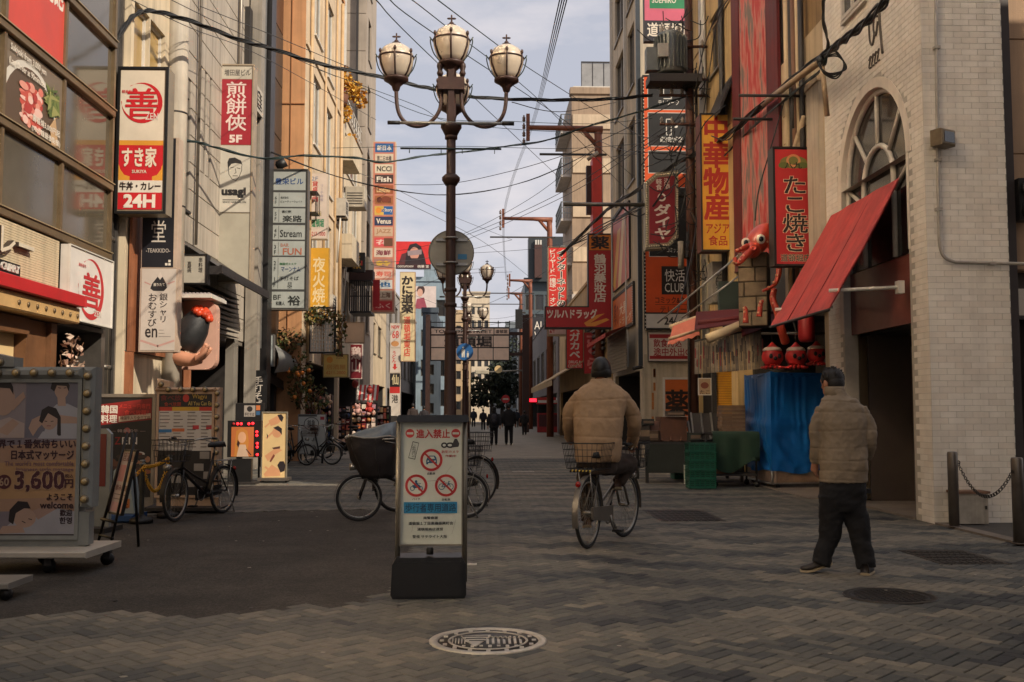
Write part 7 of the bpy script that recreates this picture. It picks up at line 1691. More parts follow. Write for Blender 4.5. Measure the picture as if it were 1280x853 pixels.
# chain posts
YCH=mat((204,150,40),.5,0,.2,8)
posts=[]
for k,(px_,py_,top,lab) in enumerate(((173,655,575,'grey chain post on a black rubber foot, nearest the blue footed stand sign'),(207,648,569,'grey chain post half hidden by the parked bicycle'))):
    g=onG(px_,py_);g.y += .1;zt=onY(px_,top,g.y).z;t=thing('chain_post',lab,'post',(g.x,g.y,0),'grey chain posts');posts.append((g,zt))
    b=B();b.lathe([(.14,0),(.14,.04),(.12,.06),(.05,.08),(.03,.1)],g,BLACK,18);b.build('foot',t)
    b=B();b.lathe([(.03,.08),(.03,zt-.06),(.036,zt-.06),(.036,zt-.04),(.02,zt-.035),(.036,zt-.02),(.036,zt-.004),(.02,zt)],g,mat((120,120,114),.5,0,.2,6),14);b.build('post',t)
def chain(a,c,sag,label,n=34):
    b=B()
    for i in range(n):
        s_=i/(n-1);p=a.lerp(c,s_);p.z -= sag*(1-(2*s_-1)**2);b.torus(p,.018,.0065,YCH,V((1,0,.3)) if i % 2 else V((0,1,0)),8,5)
    return tag(b.build('plastic_chain',loc=a),label,'chain')
pa=posts[0][0]+V((.02,-.03,posts[0][1]-.1));pb=posts[1][0]+V((0,-.03,posts[1][1]-.06));pc=onY(140,612,posts[0][0].y+.1)
chain(pc,pa,.03,'yellow plastic chain running from the stand sign to the first grey post',24);chain(pa+V((.0,.0,.0)),pb,.33,'yellow plastic chain sagging low between the two grey posts',44);chain(pa+V((.02,-.01,.02)),pb+V((0,0,.02)),.03,'yellow plastic chain pulled tight between the two grey posts',30)
# Korean restaurant board
Yk=14.3;f=FF(Yk,0,onY(157,560,Yk).x)
ks=sign('korean_restaurant_board','black standing restaurant board with red strip and ZEN lettering','sign board',f,(119,493,193,640),.25,metalm((150,142,132),.4),[('r',121,497,190,622,(34,31,32)),('p',[(123,506),(188,498),(188,525),(123,532)],(140,36,34)),('t','韓国',125,507,145,517,OW,.03),('t','料理',125,519,145,529,OW,.03),('t','メニュー内専門',147,505,186,511,(206,60,50),.02),('t','食べ放題！',154,513,184,519,(206,60,50),.02),('p',[(147,521),(187,517),(187,523),(147,528)],(206,180,150)),('t','韓国牛入り全三丁目',149,520.5,186,525,(90,40,36)),('t','— 韓美和牛 —',137,537,181,541,(170,150,140)),('e',158,539,4,4,(170,90,80)),('t','Z',143,547,150,556,(150,36,34)),('t','EN',152,547,171,556,OW,0),
    ('e',173,568,8,3,(206,200,190)),('e',173,568,5,1.8,(120,60,40))] + [('e',random.uniform(130,186),random.uniform(570,592),random.uniform(3,9),random.uniform(2,4),random.choice(((110,70,50),(150,90,60),(80,54,44),(170,120,90),(60,48,42)))) for _ in range(26)] + [('r',142,603,172,609,(120,36,36))],rim=.04)
b=B();a=f.px(119,640);c=f.px(193,640);b.fbox(f,a[0],.04,c[0],a[1],-.3,.1,metalm((150,142,132),.4));b.build('base',ks)
for s in (a[0]+.06,c[0]-.06):
    b=B();p=f.p(s,.02,0);b.cyl(p+V((0,-.02,0)),p+V((0,.02,0)),.02,BLACK,10);b.build('caster',ks)
# wagyu menu board
wg=[('r',196,491,266,621,(36,33,33)),('r',197,509,266,514,(190,60,40)),('r',214,509,248,514,(206,160,50)),('r',197,514,266,564,(204,196,184)),('r',197,537,214,541,(54,120,170)),('r',214.5,536,230,540,(206,110,60)),('t','食べ放',199,494,225,501,(120,40,40),.02),('e',231,498,4,5,(196,60,50)),('t','Wagyu',239,493,257,500,(196,160,60)),('t','All You Can Eat',234,502,265,507,(196,170,90)),('t','食べ放題',204,503,225,508,(170,60,44)),('r',240,532,248,537,(186,54,60)),('r',257,532,265,537,(186,54,60))]
for c_ in range(4):
    for r_ in range(11):
        if r_ in (5,) and c_ < 2: continue
        x=199+17.3*c_;y=516+4.3*r_;wg.append(('l',[(x,y),(x+random.uniform(7,13),y)],.9,(96,84,80)))
for x,y in ((250,565),(243,580),(255,590),(232,600),(215,595)): wg.append(('r',x,y,x+12,y+9,(150,142,132)))
wroot,wf=marquee('wagyu_menu_board','cream bulb framed all you can eat beef menu board behind the parked bicycle',14.1,0,(195,490,267,622),None,FRP,wg,(276,612),484.5,.165,(198,214,477),640)
b=B();a=wf.px(195,622);c=wf.px(272,640);b.fbox(wf,a[0],.06,c[0],a[1]-.006,-.1,-.02,FRP);b.fbox(wf,a[0]-.1,.03,c[0]+.1,.07,-.35,.3,DARK);b.build('base',wroot)
# LED portrait box, black shop board, long massage banner stand
Yl=19.4;f=FF(Yl,0,onY(305,560,Yl).x)
sg=sign('led_poster_box','black poster box with red LED dots around an orange portrait picture','sign board',f,(284,526,326,572),.15,BLACK,[('r',289,534,317,571,(190,110,60)),('e',302,546,7,9,(214,150,110)),('p',[(294,550),(295,539),(302,535),(309,539),(311,552),(309,571),(293,571)],(196,130,60)),('e',302.5,547,5,7,(220,168,130)),('p',[(296,571),(299,556),(307,556),(311,571)],(206,176,150)),('p',[(297,550),(300,554),(298,560),(296,556)],(60,36,34)),('l',[(308,562),(314,569)],1.2,(60,40,40))],rim=.0)
LED=mat((255,36,44),.4,0,0,1,0,0,2.6)
b=B();a=f.px(284,604);c=f.px(314,573);b.fbox(f,a[0],.04,c[0],c[1]-.01,-.14,-.01,BLACK);b.fbox(f,a[0]-.05,.0,c[0]+.12,.04,-.3,.2,DARK);b.build('base',sg)
for (x,y) in [(297,530),(301.5,530),(311,530),(316,529.5),(321,540),(321,544.5),(321.5,554.5),(321.5,559),(321.5,568.5),(292,530)]:
    b=B();q=f.px(x,y);b.ell(f.p(q[0],q[1],.0),(.026,.02,.026),LED if x != 292 else LR,10,6);b.build('led',sg)
sign('black_shop_board','black board with a pale square emblem standing behind the LED box','sign board',FF(20.4),(294,504,330,526),.06,DARK,[('r',295,505,329,525,(32,30,30)),('r',305,507,319,521,(170,160,150)),('e',312,511.5,3.5,3.5,(50,46,46)),('t','手打そば',306,516,318,520,(50,46,46),.02),('r',320,507,325,513,(206,120,70)),('r',320,514,325,519,(60,100,140))],rim=0,mount=[(V((onY(300,526,20.4).x,20.45,0.012)),onY(300,524,20.45),.02),(V((onY(324,526,20.4).x,20.45,0.012)),onY(324,524,20.45),.02)])
Yp=onG(343,603).y;f=FF(Yp,R(3),onY(343,560,Yp).x);CRB=(214,184,132);SKB=(206,150,110)
sg=sign('massage_banner_stand','tall cream banner stand with four pictures of facial massage','banner stand',f,(327,515,359,599),.06,metalm((170,160,140)),[('r',328,516,358,598,CRB),
   ('p',[(335,526),(346,520),(352,525),(347,530),(338,533)],SKB),('p',[(346,519),(351,518),(354,522),(352,528),(349,525)],HR),('l',[(331,534),(339,527)],2,SKB),('e',346,541,6,6.5,SKB),('p',[(341,535),(347,532.5),(352,536),(352,544),(349,540),(344,537)],HR),('l',[(333,548),(341,540)],2.2,SKB),('p',[(333,542),(335,545),(334,549)],HR),
   ('p',[(331,570),(345,560),(353,563),(345,568),(335,577)],SKB),('p',[(340,560),(350,558),(350,561),(342,562)],(90,60,50)),('p',[(337,577),(342,568),(344,570),(339,578)],(120,60,50)),('p',[(330,593),(340,581),(350,588),(351,595),(332,596)],SKB),('p',[(347,582),(350,577),(355,577),(357,582),(356,589),(351,591)],HR),('l',[(332,584),(340,590)],2.4,SKB)],rim=.02)
b=B();a=f.px(327,599);c=f.px(359,603);b.fbox(f,a[0]-.05,.04,c[0]+.05,.09,-.25,.2,metalm((120,112,104)));b.build('base',sg)
for s in (a[0],c[0]):
    for n_ in (-.2,.16): b=B();p=f.p(s,.022,n_);b.cyl(p+V((0,-.015,0)),p+V((0,.015,0)),.022,BLACK,10);b.build('caster',sg)
# ================================================================== BICYCLES
TYRE=mat((30,29,29),.75,0,.2,12);RIMM=metalm((150,148,142),.3);SPK=metalm((120,118,112),.35);FRB=mat((34,32,32),.4,.2,.2,6);CHR=metalm((160,156,148),.25)
def make_bike(label,loc,ang,frame=FRB,r=.33,wb_=1.08,basket=True,rear_basket=False,steer=0.0,group=None,name='bicycle',stand=True,spokes=24,brown=False):
    t=thing(name,label,'bicycle',loc,group,ang);O=V((0,0,0));fr,rr=V((0,wb_/2,r)),V((0,-wb_/2,r));piv=V((0,wb_/2-.12,0))
    SR=Matrix.Rotation(steer,3,'Z')
    def st(p): p=V(p);q=SR @ (p - piv);return q + piv
    def wheel(c,sr):
        ax=SR @ V((1,0,0)) if sr else V((1,0,0));c=st(c) if sr else c
        b=B();b.torus(c,r-.016,.018,TYRE,ax,40,8);wo=b.build('wheel',t,O)
        b=B();b.torus(c,r-.042,.012,RIMM,ax,40,6);b.build('rim',wo,O)
        b=B();x=ax.orthogonal().normalized();y=ax.cross(x)
        for k in range(spokes): a=2*PI*k/spokes;d=x*math.cos(a)+y*math.sin(a);b.tube([c+ax*(.025 if k % 2 else -.025),c+d*(r-.05)],.0018,SPK,3,False)
        b.tube([c-ax*.05,c+ax*.05],.022,CHR,8);b.build('spokes',wo,O)
        b=B();pts=[(-20+200*k/14) for k in range(15)] if not sr else [(-10+150*k/12) for k in range(13)]
        fw=V((0,1,0)) if not sr else SR @ V((0,1,0))
        P=[c+fw*(-math.cos(R(a)))*(r+.02)+V((0,0,math.sin(R(a))*(r+.02))) for a in (pts if not sr else [180-q for q in pts][::-1])]
        vs=[];
        for p in P: vs += [p-ax*.03,p+V((0,0,.008)),p+ax*.03]
        fs=[q for i in range(len(P)-1) for q in ((3*i,3*i+1,3*i+4,3*i+3),(3*i+1,3*i+2,3*i+5,3*i+4))];b.add(vs,fs,frame,True);b.build('mudguard',t,O)
    wheel(fr,True);wheel(rr,False)
    bb=V((0,-wb_/2+.44,.29));seat=V((0,-wb_/2+.24,.80));head=V((0,wb_/2-.2,.86));hl=V((0,wb_/2-.13,.62))
    b=B();b.tube([bb,seat],.017,frame,8);b.tube(smooth_path([hl,V((0,.16,.46)),bb+V((0,.03,.02))],5),.021,frame,8);b.tube(smooth_path([hl+V((0,0,.05)),V((0,.14,.54)),bb+V((0,-.07,.13))],5),.015,frame,8)
    for s in (-1,1): b.tube([bb+V((s*.03,0,0)),rr+V((s*.055,0,0))],.01,frame,6);b.tube([seat+V((s*.02,-.02,-.12)),rr+V((s*.055,0,0))],.009,frame,6)
    b.tube([hl,head],.02,frame,8);b.build('frame',t,O)
    b=B()
    for s in (-1,1): b.tube([st(hl+V((s*.03,0,0))),st(hl+V((s*.05,.04,-.08))),st(fr+V((s*.055,0,0)))],.013,frame,6)
    b.tube([st(hl),st(head+V((0,-.04,.12)))],.014,CHR,8)
    b.build('fork',t,O)
    b=B();hb=head+V((0,-.03,.12));L=[hb+V((-.28,-.26,.02)),hb+V((-.27,-.14,.03)),hb+V((-.2,.03,.02)),hb+V((-.07,.07,-.01)),hb+V((.07,.07,-.01)),hb+V((.2,.03,.02)),hb+V((.27,-.14,.03)),hb+V((.28,-.26,.02))]
    b.tube([st(p) for p in smooth_path(L,4)],.011,CHR,8)
    for s in (-1,1): b.tube([st(hb+V((s*.278,-.27,.02))),st(hb+V((s*.272,-.15,.03)))],.017,BLACK,8);b.tube([st(hb+V((s*.25,-.04,.0))),st(hb+V((s*.3,-.2,-.03)))],.006,CHR,5)
    b.build('handlebar',t,O)
    b=B();s_=seat+V((0,-.02,.1));b.tube([seat,s_],.013,CHR,8);b.build('seat_post',t,O)
    b=B();vs=[]
    for (y,w_,z) in ((-.14,.085,.0),(-.1,.1,.02),(0,.085,.012),(.08,.04,.008),(.14,.022,.0)): vs += [s_+V((-w_,y,-.02)),s_+V((-w_*.8,y,z+.03)),s_+V((0,y,z+.035)),s_+V((w_*.8,y,z+.03)),s_+V((w_,y,-.02))]
    fs=[(5*i+k,5*i+k+1,5*i+k+6,5*i+k+5) for i in range(4) for k in range(4)]+[(5*i+4,5*i,5*i+5,5*i+9) for i in range(4)]+[(4,3,2,1,0),(20,21,22,23,24)];b.add(vs,fs,BLACK,True);b.build('saddle',t,O)
    b=B();c=bb;b.torus(c+V((.05,0,0)),.085,.008,CHR,(1,0,0),24,6)
    for s in (-1,1): e=c+V((s*.1,.05*s,-.16*s));b.tube([c+V((s*.08,0,0)),e],.01,CHR,6);b.box(e.x-.01 if s > 0 else e.x-.09,e.y-.04,e.z-.012,e.x+.09 if s > 0 else e.x+.01,e.y+.04,e.z+.012,BLACK)
    b.build('crank',t,O)
    b=B();b.hexa([V((.05,rr.y-.05,r-.06)),V((.075,rr.y-.05,r-.06)),V((.075,bb.y+.1,bb.z-.08)),V((.05,bb.y+.1,bb.z-.08)),V((.05,rr.y-.05,r+.06)),V((.075,rr.y-.05,r+.06)),V((.075,bb.y+.1,bb.z+.09)),V((.05,bb.y+.1,bb.z+.09))],frame);b.build('chain_guard',t,O)
    b=B();z=2*r+.07;b.tube([V((-.06,rr.y-.22,z)),V((-.06,rr.y+.22,z)),V((.06,rr.y+.22,z)),V((.06,rr.y-.22,z)),V((-.06,rr.y-.22,z))],.006,CHR,5)
    for k in range(3): b.tube([V((-.06,rr.y-.12+.12*k,z)),V((.06,rr.y-.12+.12*k,z))],.004,CHR,4)
    for s in (-1,1): b.tube([rr+V((s*.06,0,0)),V((s*.06,rr.y-.1,z))],.006,CHR,5)
    b.build('rear_rack',t,O)
    b=B();b.ell(V((0,rr.y-.27,2*r-.05)),(.03,.012,.03),mat((150,24,24),.2),8,6);b.build('reflector',t,O)
    def wire_basket(c,sx,sy,sz,m_,rot=None,taper=.82):
        b=B();T=(lambda p: st(p)) if rot else (lambda p: V(p));n=8
        for k in range(5):
            q=k/4;w_=taper+(1-taper)*q;z=c[2]+sz*q;P=[(-w_*sx/2,-w_*sy/2),(w_*sx/2,-w_*sy/2),(w_*sx/2,w_*sy/2),(-w_*sx/2,w_*sy/2)]
            b.tube([T((c[0]+x,c[1]+y,z)) for x,y in P+P[:1]],.006 if k == 4 else .003,m_,5 if k == 4 else 4)
        for i in range(n+1):
            for s in (-1,1):
                x=-sx/2+sx*i/n;b.tube([T((c[0]+x*taper,c[1]+s*sy/2*taper,c[2])),T((c[0]+x,c[1]+s*sy/2,c[2]+sz))],.0028,m_,4)
                y=-sy/2+sy*i/n;b.tube([T((c[0]+s*sx/2*taper,c[1]+y*taper,c[2])),T((c[0]+s*sx/2,c[1]+y,c[2]+sz))],.0028,m_,4)
            x=(-sx/2+sx*i/n)*taper;b.tube([T((c[0]+x,c[1]-sy/2*taper,c[2])),T((c[0]+x,c[1]+sy/2*taper,c[2]))],.0028,m_,4)
        return b
    if basket:
        bk=wire_basket((0,wb_/2+.1,.74),.40,.30,.26,mat((84,56,42),.7,0,.25,8) if brown else BLACK,True);bk.build('front_basket',t,O)
    if rear_basket:
        bk=wire_basket((0,rr.y+.02,2*r+.09),.42,.36,.25,BLACK);bk.build('rear_basket',t,O)
    if stand:
        b=B();b.tube([rr+V((-.07,0,0)),rr+V((-.1,-.12,-r+.012)),rr+V((.1,-.12,-r+.012)),rr+V((.07,0,0))],.009,CHR,6);b.build('kickstand',t,O)
    b=B();p=st(V((.07,wb_/2+.02,.66)));b.cyl(p,p+V((0,.09,0)),.035,CHR,12,.045);b.build('lamp',t,O)
    return t
def placed(front,rear,**k):
    d=V((front[0]-rear[0],front[1]-rear[1]));m_=V(((front[0]+rear[0])/2,(front[1]+rear[1])/2,.0));return m_,math.atan2(-d.x,d.y),d.length
m_,a,L=placed((-3.74,12.75),(-3.40,13.83));make_bike('black parked bicycle with a front basket in front of the beef menu board',m_,a,basket=True,wb_=1.1,steer=R(6),r=.315)
m_,a,L=placed((-1.49,12.75),(-.16,13.1));bA=make_bike('parked bicycle with a big dark rain cover on its front, behind the no entry board',m_,a,r=.285,wb_=1.36,basket=False,rear_basket=True)
m_,a,L=placed((-1.22,13.9),(.05,14.75));make_bike('parked bicycle farther behind the no entry board, its rear wheel showing on the right',m_,a,r=.355,wb_=1.3,basket=False,rear_basket=True,steer=R(5))
# child seat rain cover (a thing fitted on the bicycle moves with it: a part)
CVR=mat((38,32,32),.6,0,.25,6,.2,30);CLR=mat((112,122,128),.18,0,.3,6,.15,18,0,0,.7)
q0=onY(467,596,12.85);rings=[(452,492,597,.16),(440,495,575,.24),(434,496,558,.27),(433,497,546,.28)];b=B();vs=[];n=30
inv=(Matrix.Translation(bA.location) @ Matrix.Rotation(bA.rotation_euler.z,4,'Z')).inverted()
R4=[]
for i in range(3):
    for q in range(4): R4.append(tuple(rings[i][k]+(rings[i+1][k]-rings[i][k])*q/4 for k in range(4)))
rings=R4+[rings[3]];NR=len(rings)
for (x0,x1,y,dp) in rings:
    p0,p1=onY(x0,y,12.85),onY(x1,y,12.85);c=(p0+p1)/2;hw=(p1.x-p0.x)/2
    for k in range(n): th=2*PI*k/n;sx=abs(math.cos(th))**.7*(1 if math.cos(th) > 0 else -1);sy=abs(math.sin(th))**.7*(1 if math.sin(th) > 0 else -1);vs.append(inv @ (c+V((hw*sx+.006*math.sin(7*th),dp*sy,.012*math.sin(5*th)))))
fs=[(i*n+k,i*n+(k+1) % n,(i+1)*n+(k+1) % n,(i+1)*n+k) for i in range(NR-1) for k in range(n)]+[tuple(range(n-1,-1,-1))]
vs=[V(q)+V((.02*noise.noise(V(q)*9),.02*noise.noise(V(q)*9+V((5,0,0))),.02*noise.noise(V(q)*7)))*(1 if i < (NR-1)*n else 0) for i,q in enumerate(vs)]
b.add(vs,fs,CVR,True);cv_=b.build('rain_cover',bA,V((0,0,0)))
b=B();vs2=list(vs[-n:]);top=[]
for k in range(n):
    w_=inv.inverted() @ V(vs2[k]);top.append(inv @ V((w_.x*.93+q0.x*.07+.05,w_.y*.9+12.85*.1,w_.z+.03+.16*max(0,min(1,(w_.x+1.66)/.62)))))
cc_=sum((V(p) for p in top),V((0,0,0)))/n+V((0,0,.02))
b.add(vs2+top+[cc_],[(k,(k+1) % n,n+(k+1) % n,n+k) for k in range(n)]+[(n+k,n+(k+1) % n,2*n) for k in range(n)],CLR,True);b.build('clear_hood',cv_,V((0,0,0)))
b=B();b.tube(vs2+vs2[:1],.012,mat((150,146,136),.5),5);[b.tube([vs[i*n+k] for i in range(NR)],.006,DARK,4) for k in (0,19,23,27)];b.build('piping',cv_,V((0,0,0)))
# cyclist's bicycle
m_,a,L=placed((1.52,11.05),(1.085,10.18));L=1.06
cyb=make_bike('silver framed bicycle being ridden away, with wire baskets front and back',m_,a,frame=mat((110,104,96),.35,.4,.2,6),r=.345,wb_=1.06,basket=True,rear_basket=True,steer=R(-8),stand=False)
b=B();
for k in range(12): b.tube([V((-.1+.018*k,-.75,.755+.012*(k % 2))),V((-.085+.018*k,-.75,.78-.012*(k % 2)))],.011,mat((200,170,60) if k % 2 else (40,36,32),.6),6)
b.build('elastic_strap',cyb,V((0,0,0)))
# more bicycles by the souvenir shop
m_,a,L=placed(onG(380,587).xy,onG(372,578).xy);make_bike('dark parked bicycle with a brown front basket before the white round emblem board',(m_.x-.2,m_.y+.4,0),a+R(25),r=.27,wb_=1.0,brown=True,steer=R(30),spokes=14)
m_,a,L=placed(onG(408,586).xy,onG(398,577).xy);make_bike('dark parked bicycle beside the souvenir racks, right of the one with the brown basket',(m_.x-.1,m_.y+.3,0),a+R(28),r=.27,wb_=1.0,basket=False,steer=R(32),spokes=14)
g=onG(455,560);make_bike('black bicycle standing by the wide souvenir rack, half behind the covered basket',(g.x+.4,30,0),R(80),r=.3,wb_=1.05,spokes=12)
sign('round_emblem_board','white standing board with a round black emblem and red square, behind the parked bicycles','sign board',FF(27),(372,518,407,568),.1,mat((120,120,120),.5),[('r',373,519,406,567,(170,172,168)),('r',373,519,396,521,(50,50,50)),('o',389,530,9.5,8.5,1,(50,48,48)),('t','鶴亀',384,525,394,535,(50,48,48),.01),('t','道頓堀',384,540,396,543,(50,48,48),.02),('r',400,521,405,525,(150,40,50))],rim=0,mount=[(V((onY(376,567,27.05).x,27.06,.01)),onY(376,560,27.06),.03),(V((onY(403,567,27.05).x,27.06,.01)),onY(403,560,27.06),.03)])

# ================================================================== PEOPLE
SKIN=mat((176,122,94),.55,0,.12,14,.05,90);HAIR=mat((22,17,16),.6,0,.3,40,.3,220);BEIGE=mat((164,134,102),.8,0,.2,9,.15,150);BEIGE2=mat((136,120,100),.8,0,.2,9,.15,150)
TROU=mat((19,18,21),.9,0,.2,10,.15,150);TROU2=mat((58,46,38),.9,0,.2,10,.15,150);SHOE=mat((40,34,32),.6,0,.2,9);SOLE=mat((170,152,122),.7)
def loft(b,rings,mt,n=26):
    """rings: (centre, half width, half depth, yaw)"""
    vs=[]
    for (c,hw,hd,yaw) in rings:
        c=V(c);cr,sr=math.cos(yaw),math.sin(yaw)
        for k in range(n):
            a=2*PI*k/n;x=hw*math.copysign(abs(math.cos(a))**.85,math.cos(a));y=hd*math.copysign(abs(math.sin(a))**.85,math.sin(a));vs.append(c+V((x*cr-y*sr,x*sr+y*cr,0)))
    m_=len(rings);fs=[(i*n+k,i*n+(k+1) % n,(i+1)*n+(k+1) % n,(i+1)*n+k) for i in range(m_-1) for k in range(n)]+[tuple(range(n-1,-1,-1)),tuple(range((m_-1)*n,m_*n))]
    b.add(vs,fs,mt,True)
def skinned(b,name,parent,mt,voxel,disp=None,smooth=2):
    """Fuse the overlapping volumes of a builder into one continuous surface."""
    tmp=b.build('tmp',None);md=tmp.modifiers.new('r','REMESH');md.mode='VOXEL';md.voxel_size=voxel;md.use_smooth_shade=True
    s=tmp.modifiers.new('s','SMOOTH');s.factor=.5;s.iterations=smooth
    dg=bpy.context.evaluated_depsgraph_get();me=bpy.data.meshes.new_from_object(tmp.evaluated_get(dg));old=tmp.data;bpy.data.objects.remove(tmp);bpy.data.meshes.remove(old)
    me.materials.clear();me.materials.append(mt)
    if disp:
        nr=[v.normal.copy() for v in me.vertices]
        for v,q in zip(me.vertices,nr): v.co += q*disp(v.co,q)
    org=V((0,0,0));q=parent
    while q is not None: org=org+q.location;q=q.parent
    for v in me.vertices: v.co -= org
    for p in me.polygons: p.use_smooth=True
    me.name=name;o=bpy.data.objects.new(name,me);C.objects.link(o);o.parent=parent;return o
def hand(b,wrist,d,side_v,s=1.0,mt=SKIN,curl=.5):
    """Palm, four unequal curled fingers and a thumb."""
    d=V(d).normalized();sv=V(side_v).normalized();nv=d.cross(sv).normalized();w_=V(wrist)
    b.tube([w_-d*.02,w_+d*.03,w_+d*.085],[.026*s,.032*s,.034*s],mt,10)
    for k,L in enumerate((.075,.085,.08,.062)):
        p=w_+d*.085*s+sv*(.03-.02*k)*s;pts=[p-d*.02]
        ang=0
        q=p
        for j in range(3): ang += curl*.7;dd=d*math.cos(ang)+nv*math.sin(ang);q=q+dd*L*s*(.42,.33,.25)[j];pts.append(q)
        b.tube(pts,[.0095*s,.0095*s,.0085*s,.007*s],mt,8)
    p=w_+d*.03*s+sv*.03*s;b.tube([p-sv*.012,p+sv*.025*s+d*.02*s+nv*.01*s,p+sv*.03*s+d*.05*s+nv*.025*s],[.013*s,.011*s,.008*s],mt,8)
def headgeo(b,c,yaw,mt,s=1.0,lean=0.0):
    Rm=Matrix.Rotation(yaw,3,'Z') @ Matrix.Rotation(lean,3,'X');c=V(c)
    def P(x,y,z): return c + Rm @ V((x*s,y*s,z*s))
    b.ell(P(0,0,.03),(.077*s,.096*s,.098*s),mt,20,14,Rm);b.ell(P(0,.03,-.05),(.058*s,.068*s,.07*s),mt,16,10,Rm)
    b.ell(P(0,.045,-.085),(.036*s,.04*s,.03*s),mt,12,8,Rm);b.tube([P(0,.092,.03),P(0,.112,-.012),P(0,.095,-.022)],[.01*s,.016*s,.01*s],mt,8)
    b.tube([P(-.022,.088,-.045),P(.022,.088,-.045)],.009*s,mt,6)
    for k in (-1,1): b.ell(P(k*.08,-.005,.0),(.012*s,.022*s,.034*s),mt,10,8,Rm);b.tube([P(k*.045,.075,.043),P(k*.015,.086,.04)],.012*s,mt,6);b.ell(P(k*.035,.06,.0),(.022*s,.02*s,.022*s),mt,8,6,Rm)
    return P
# ---- walking man on the right
g=onG(1052,717);MY=g.y;t=thing('person','man in a beige quilted jacket and black trousers walking away on the right','person',(g.x,MY,0))
K=MY/1280
def mp(px,py,dy=0.0): q=onY(px,py,MY+dy);return q
b=B()
hc=mp(1040,480,.10)
hP=headgeo(b,hc,R(26),SKIN,1.0,R(-10))
b.tube([mp(1046,505,.03),mp(1042,488,.07)],.055,SKIN,12)
loft(b,[(mp(1052,625,0),.13,.09,0),(mp(1052,600,0),.16,.11,0),(mp(1052,560,.02),.17,.11,0),(mp(1052,520,.02),.18,.1,0),(mp(1050,503,.02),.12,.08,0)],SKIN)
Lsh,Lel,Lwr=mp(1026,515,.02),mp(1020,555,.06),mp(1019,578,.14);Rsh,Rel,Rwr=mp(1078,515,.0),mp(1088,552,-.02),mp(1084,572,.16)
for P_,Q_,W_,dd in ((Lsh,Lel,Lwr,V((.05,.45,-.9))),(Rsh,Rel,Rwr,V((-.3,.7,-.6)))):
    b.tube([P_,Q_,W_],[.05,.042,.028],SKIN,12);hand(b,W_,dd,V((0,.9,.3)),1.0)
Lh,Lk,La=mp(1040,632,0),mp(1036,672,.03),mp(1026,706,.02);Rh,Rk,Ra=mp(1066,632,0),mp(1076,672,-.02),mp(1083,710,-.06)
b.tube([Lh,Lk,La],[.08,.058,.04],SKIN,12);b.tube([Rh,Rk,Ra],[.08,.058,.04],SKIN,12)
body=skinned(b,'body',t,SKIN,.008)
def seamfold(zs_,c0,amp=.005,wrk=.009,w_=.006,seed=0.0,vx=None):
    def d(co,n):
        r=0
        for z in zs_:
            zz=z + .012*math.sin(co.x*5+co.y*3+z*9)
            r -= amp*math.exp(-((co.z-zz)/w_)**2)
        k=(co.z-zs_[0])
        if vx is not None and n.y < .2: r -= amp*.5*math.exp(-((co.x-vx)/.012)**2)
        r += wrk*1.3*(.25-abs(noise.noise(V((co.x*10+co.z*6+seed,co.y*10,co.z*9-co.x*5))))) + wrk*noise.noise(V((co.x*5+seed,co.y*5,co.z*6))) + wrk*.35*noise.noise(V((co.x*34,co.y*34,co.z*34)))
        return r
    return d
zq=[mp(1052,y).z for y in (600,587,574,559,539,517,503)]
b=B()
loft(b,[(mp(1054,603,0),.2,.14,0),(mp(1054,597,0),.197,.143,0),(mp(1054,575,0),.198,.146,0),(mp(1054,550,.01),.198,.146,0),(mp(1053,528,.01),.198,.14,0),(mp(1052,510,.02),.19,.128,0),(mp(1050,500,.03),.15,.11,0),(mp(1046,494,.04),.09,.085,0),(mp(1044,487,.05),.075,.078,0)],BEIGE2)
b.tube(smooth_path([Lsh+V((.03,0,.02)),Lsh.lerp(Lel,.5)+V((-.015,0,0)),Lel,Lwr],4),[.07-.002*i for i in range(13)],BEIGE2,16);b.tube(smooth_path([Rsh+V((-.03,0,.02)),Rsh.lerp(Rel,.5)+V((.015,0,0)),Rel,Rwr],4),[.07-.002*i for i in range(13)],BEIGE2,16)
skinned(b,'jacket',t,BEIGE2,.009,seamfold(zq,None,vx=mp(1056,560).x))
b=B()   # collar
loft(b,[(mp(1045,497,.04),.088,.085,0),(mp(1043,486,.055),.08,.08,0),(mp(1043,483.5,.055),.076,.076,0)],BEIGE2);b.build('collar',t)
b=B();
loft(b,[(mp(1053,640,0),.13,.11,0),(mp(1053,628,0),.185,.135,0),(mp(1053,612,0),.186,.135,0),(mp(1053,599,0),.186,.13,0)],TROU)
for (h,k_,a_,s) in ((Lh,Lk,La,-1),(Rh,Rk,Ra,1)):
    kk=[h+V((0,0,.08)),h,h.lerp(k_,.5),k_,k_.lerp(a_,.5),a_+V((0,0,-.0))];b.tube(smooth_path(kk,3),[.118-.0036*i+.012*max(0,i-11)/4 for i in range(16)],TROU,16)
skinned(b,'trousers',t,TROU,.011,lambda co,n: .014*noise.noise(V((co.x*7+co.z*5,co.y*7,co.z*9)))+.009*(.3-abs(noise.noise(V((co.x*11-co.z*9,co.y*11,co.z*17)))))+.004*noise.noise(V((co.x*30,co.y*30,co.z*44))))
b=B();b.box(Rh.x+.1,MY-.05,Rh.z+.1,Rh.x+.14,MY+.03,Rh.z+.14,TROU);b.build('pocket_tab',t)
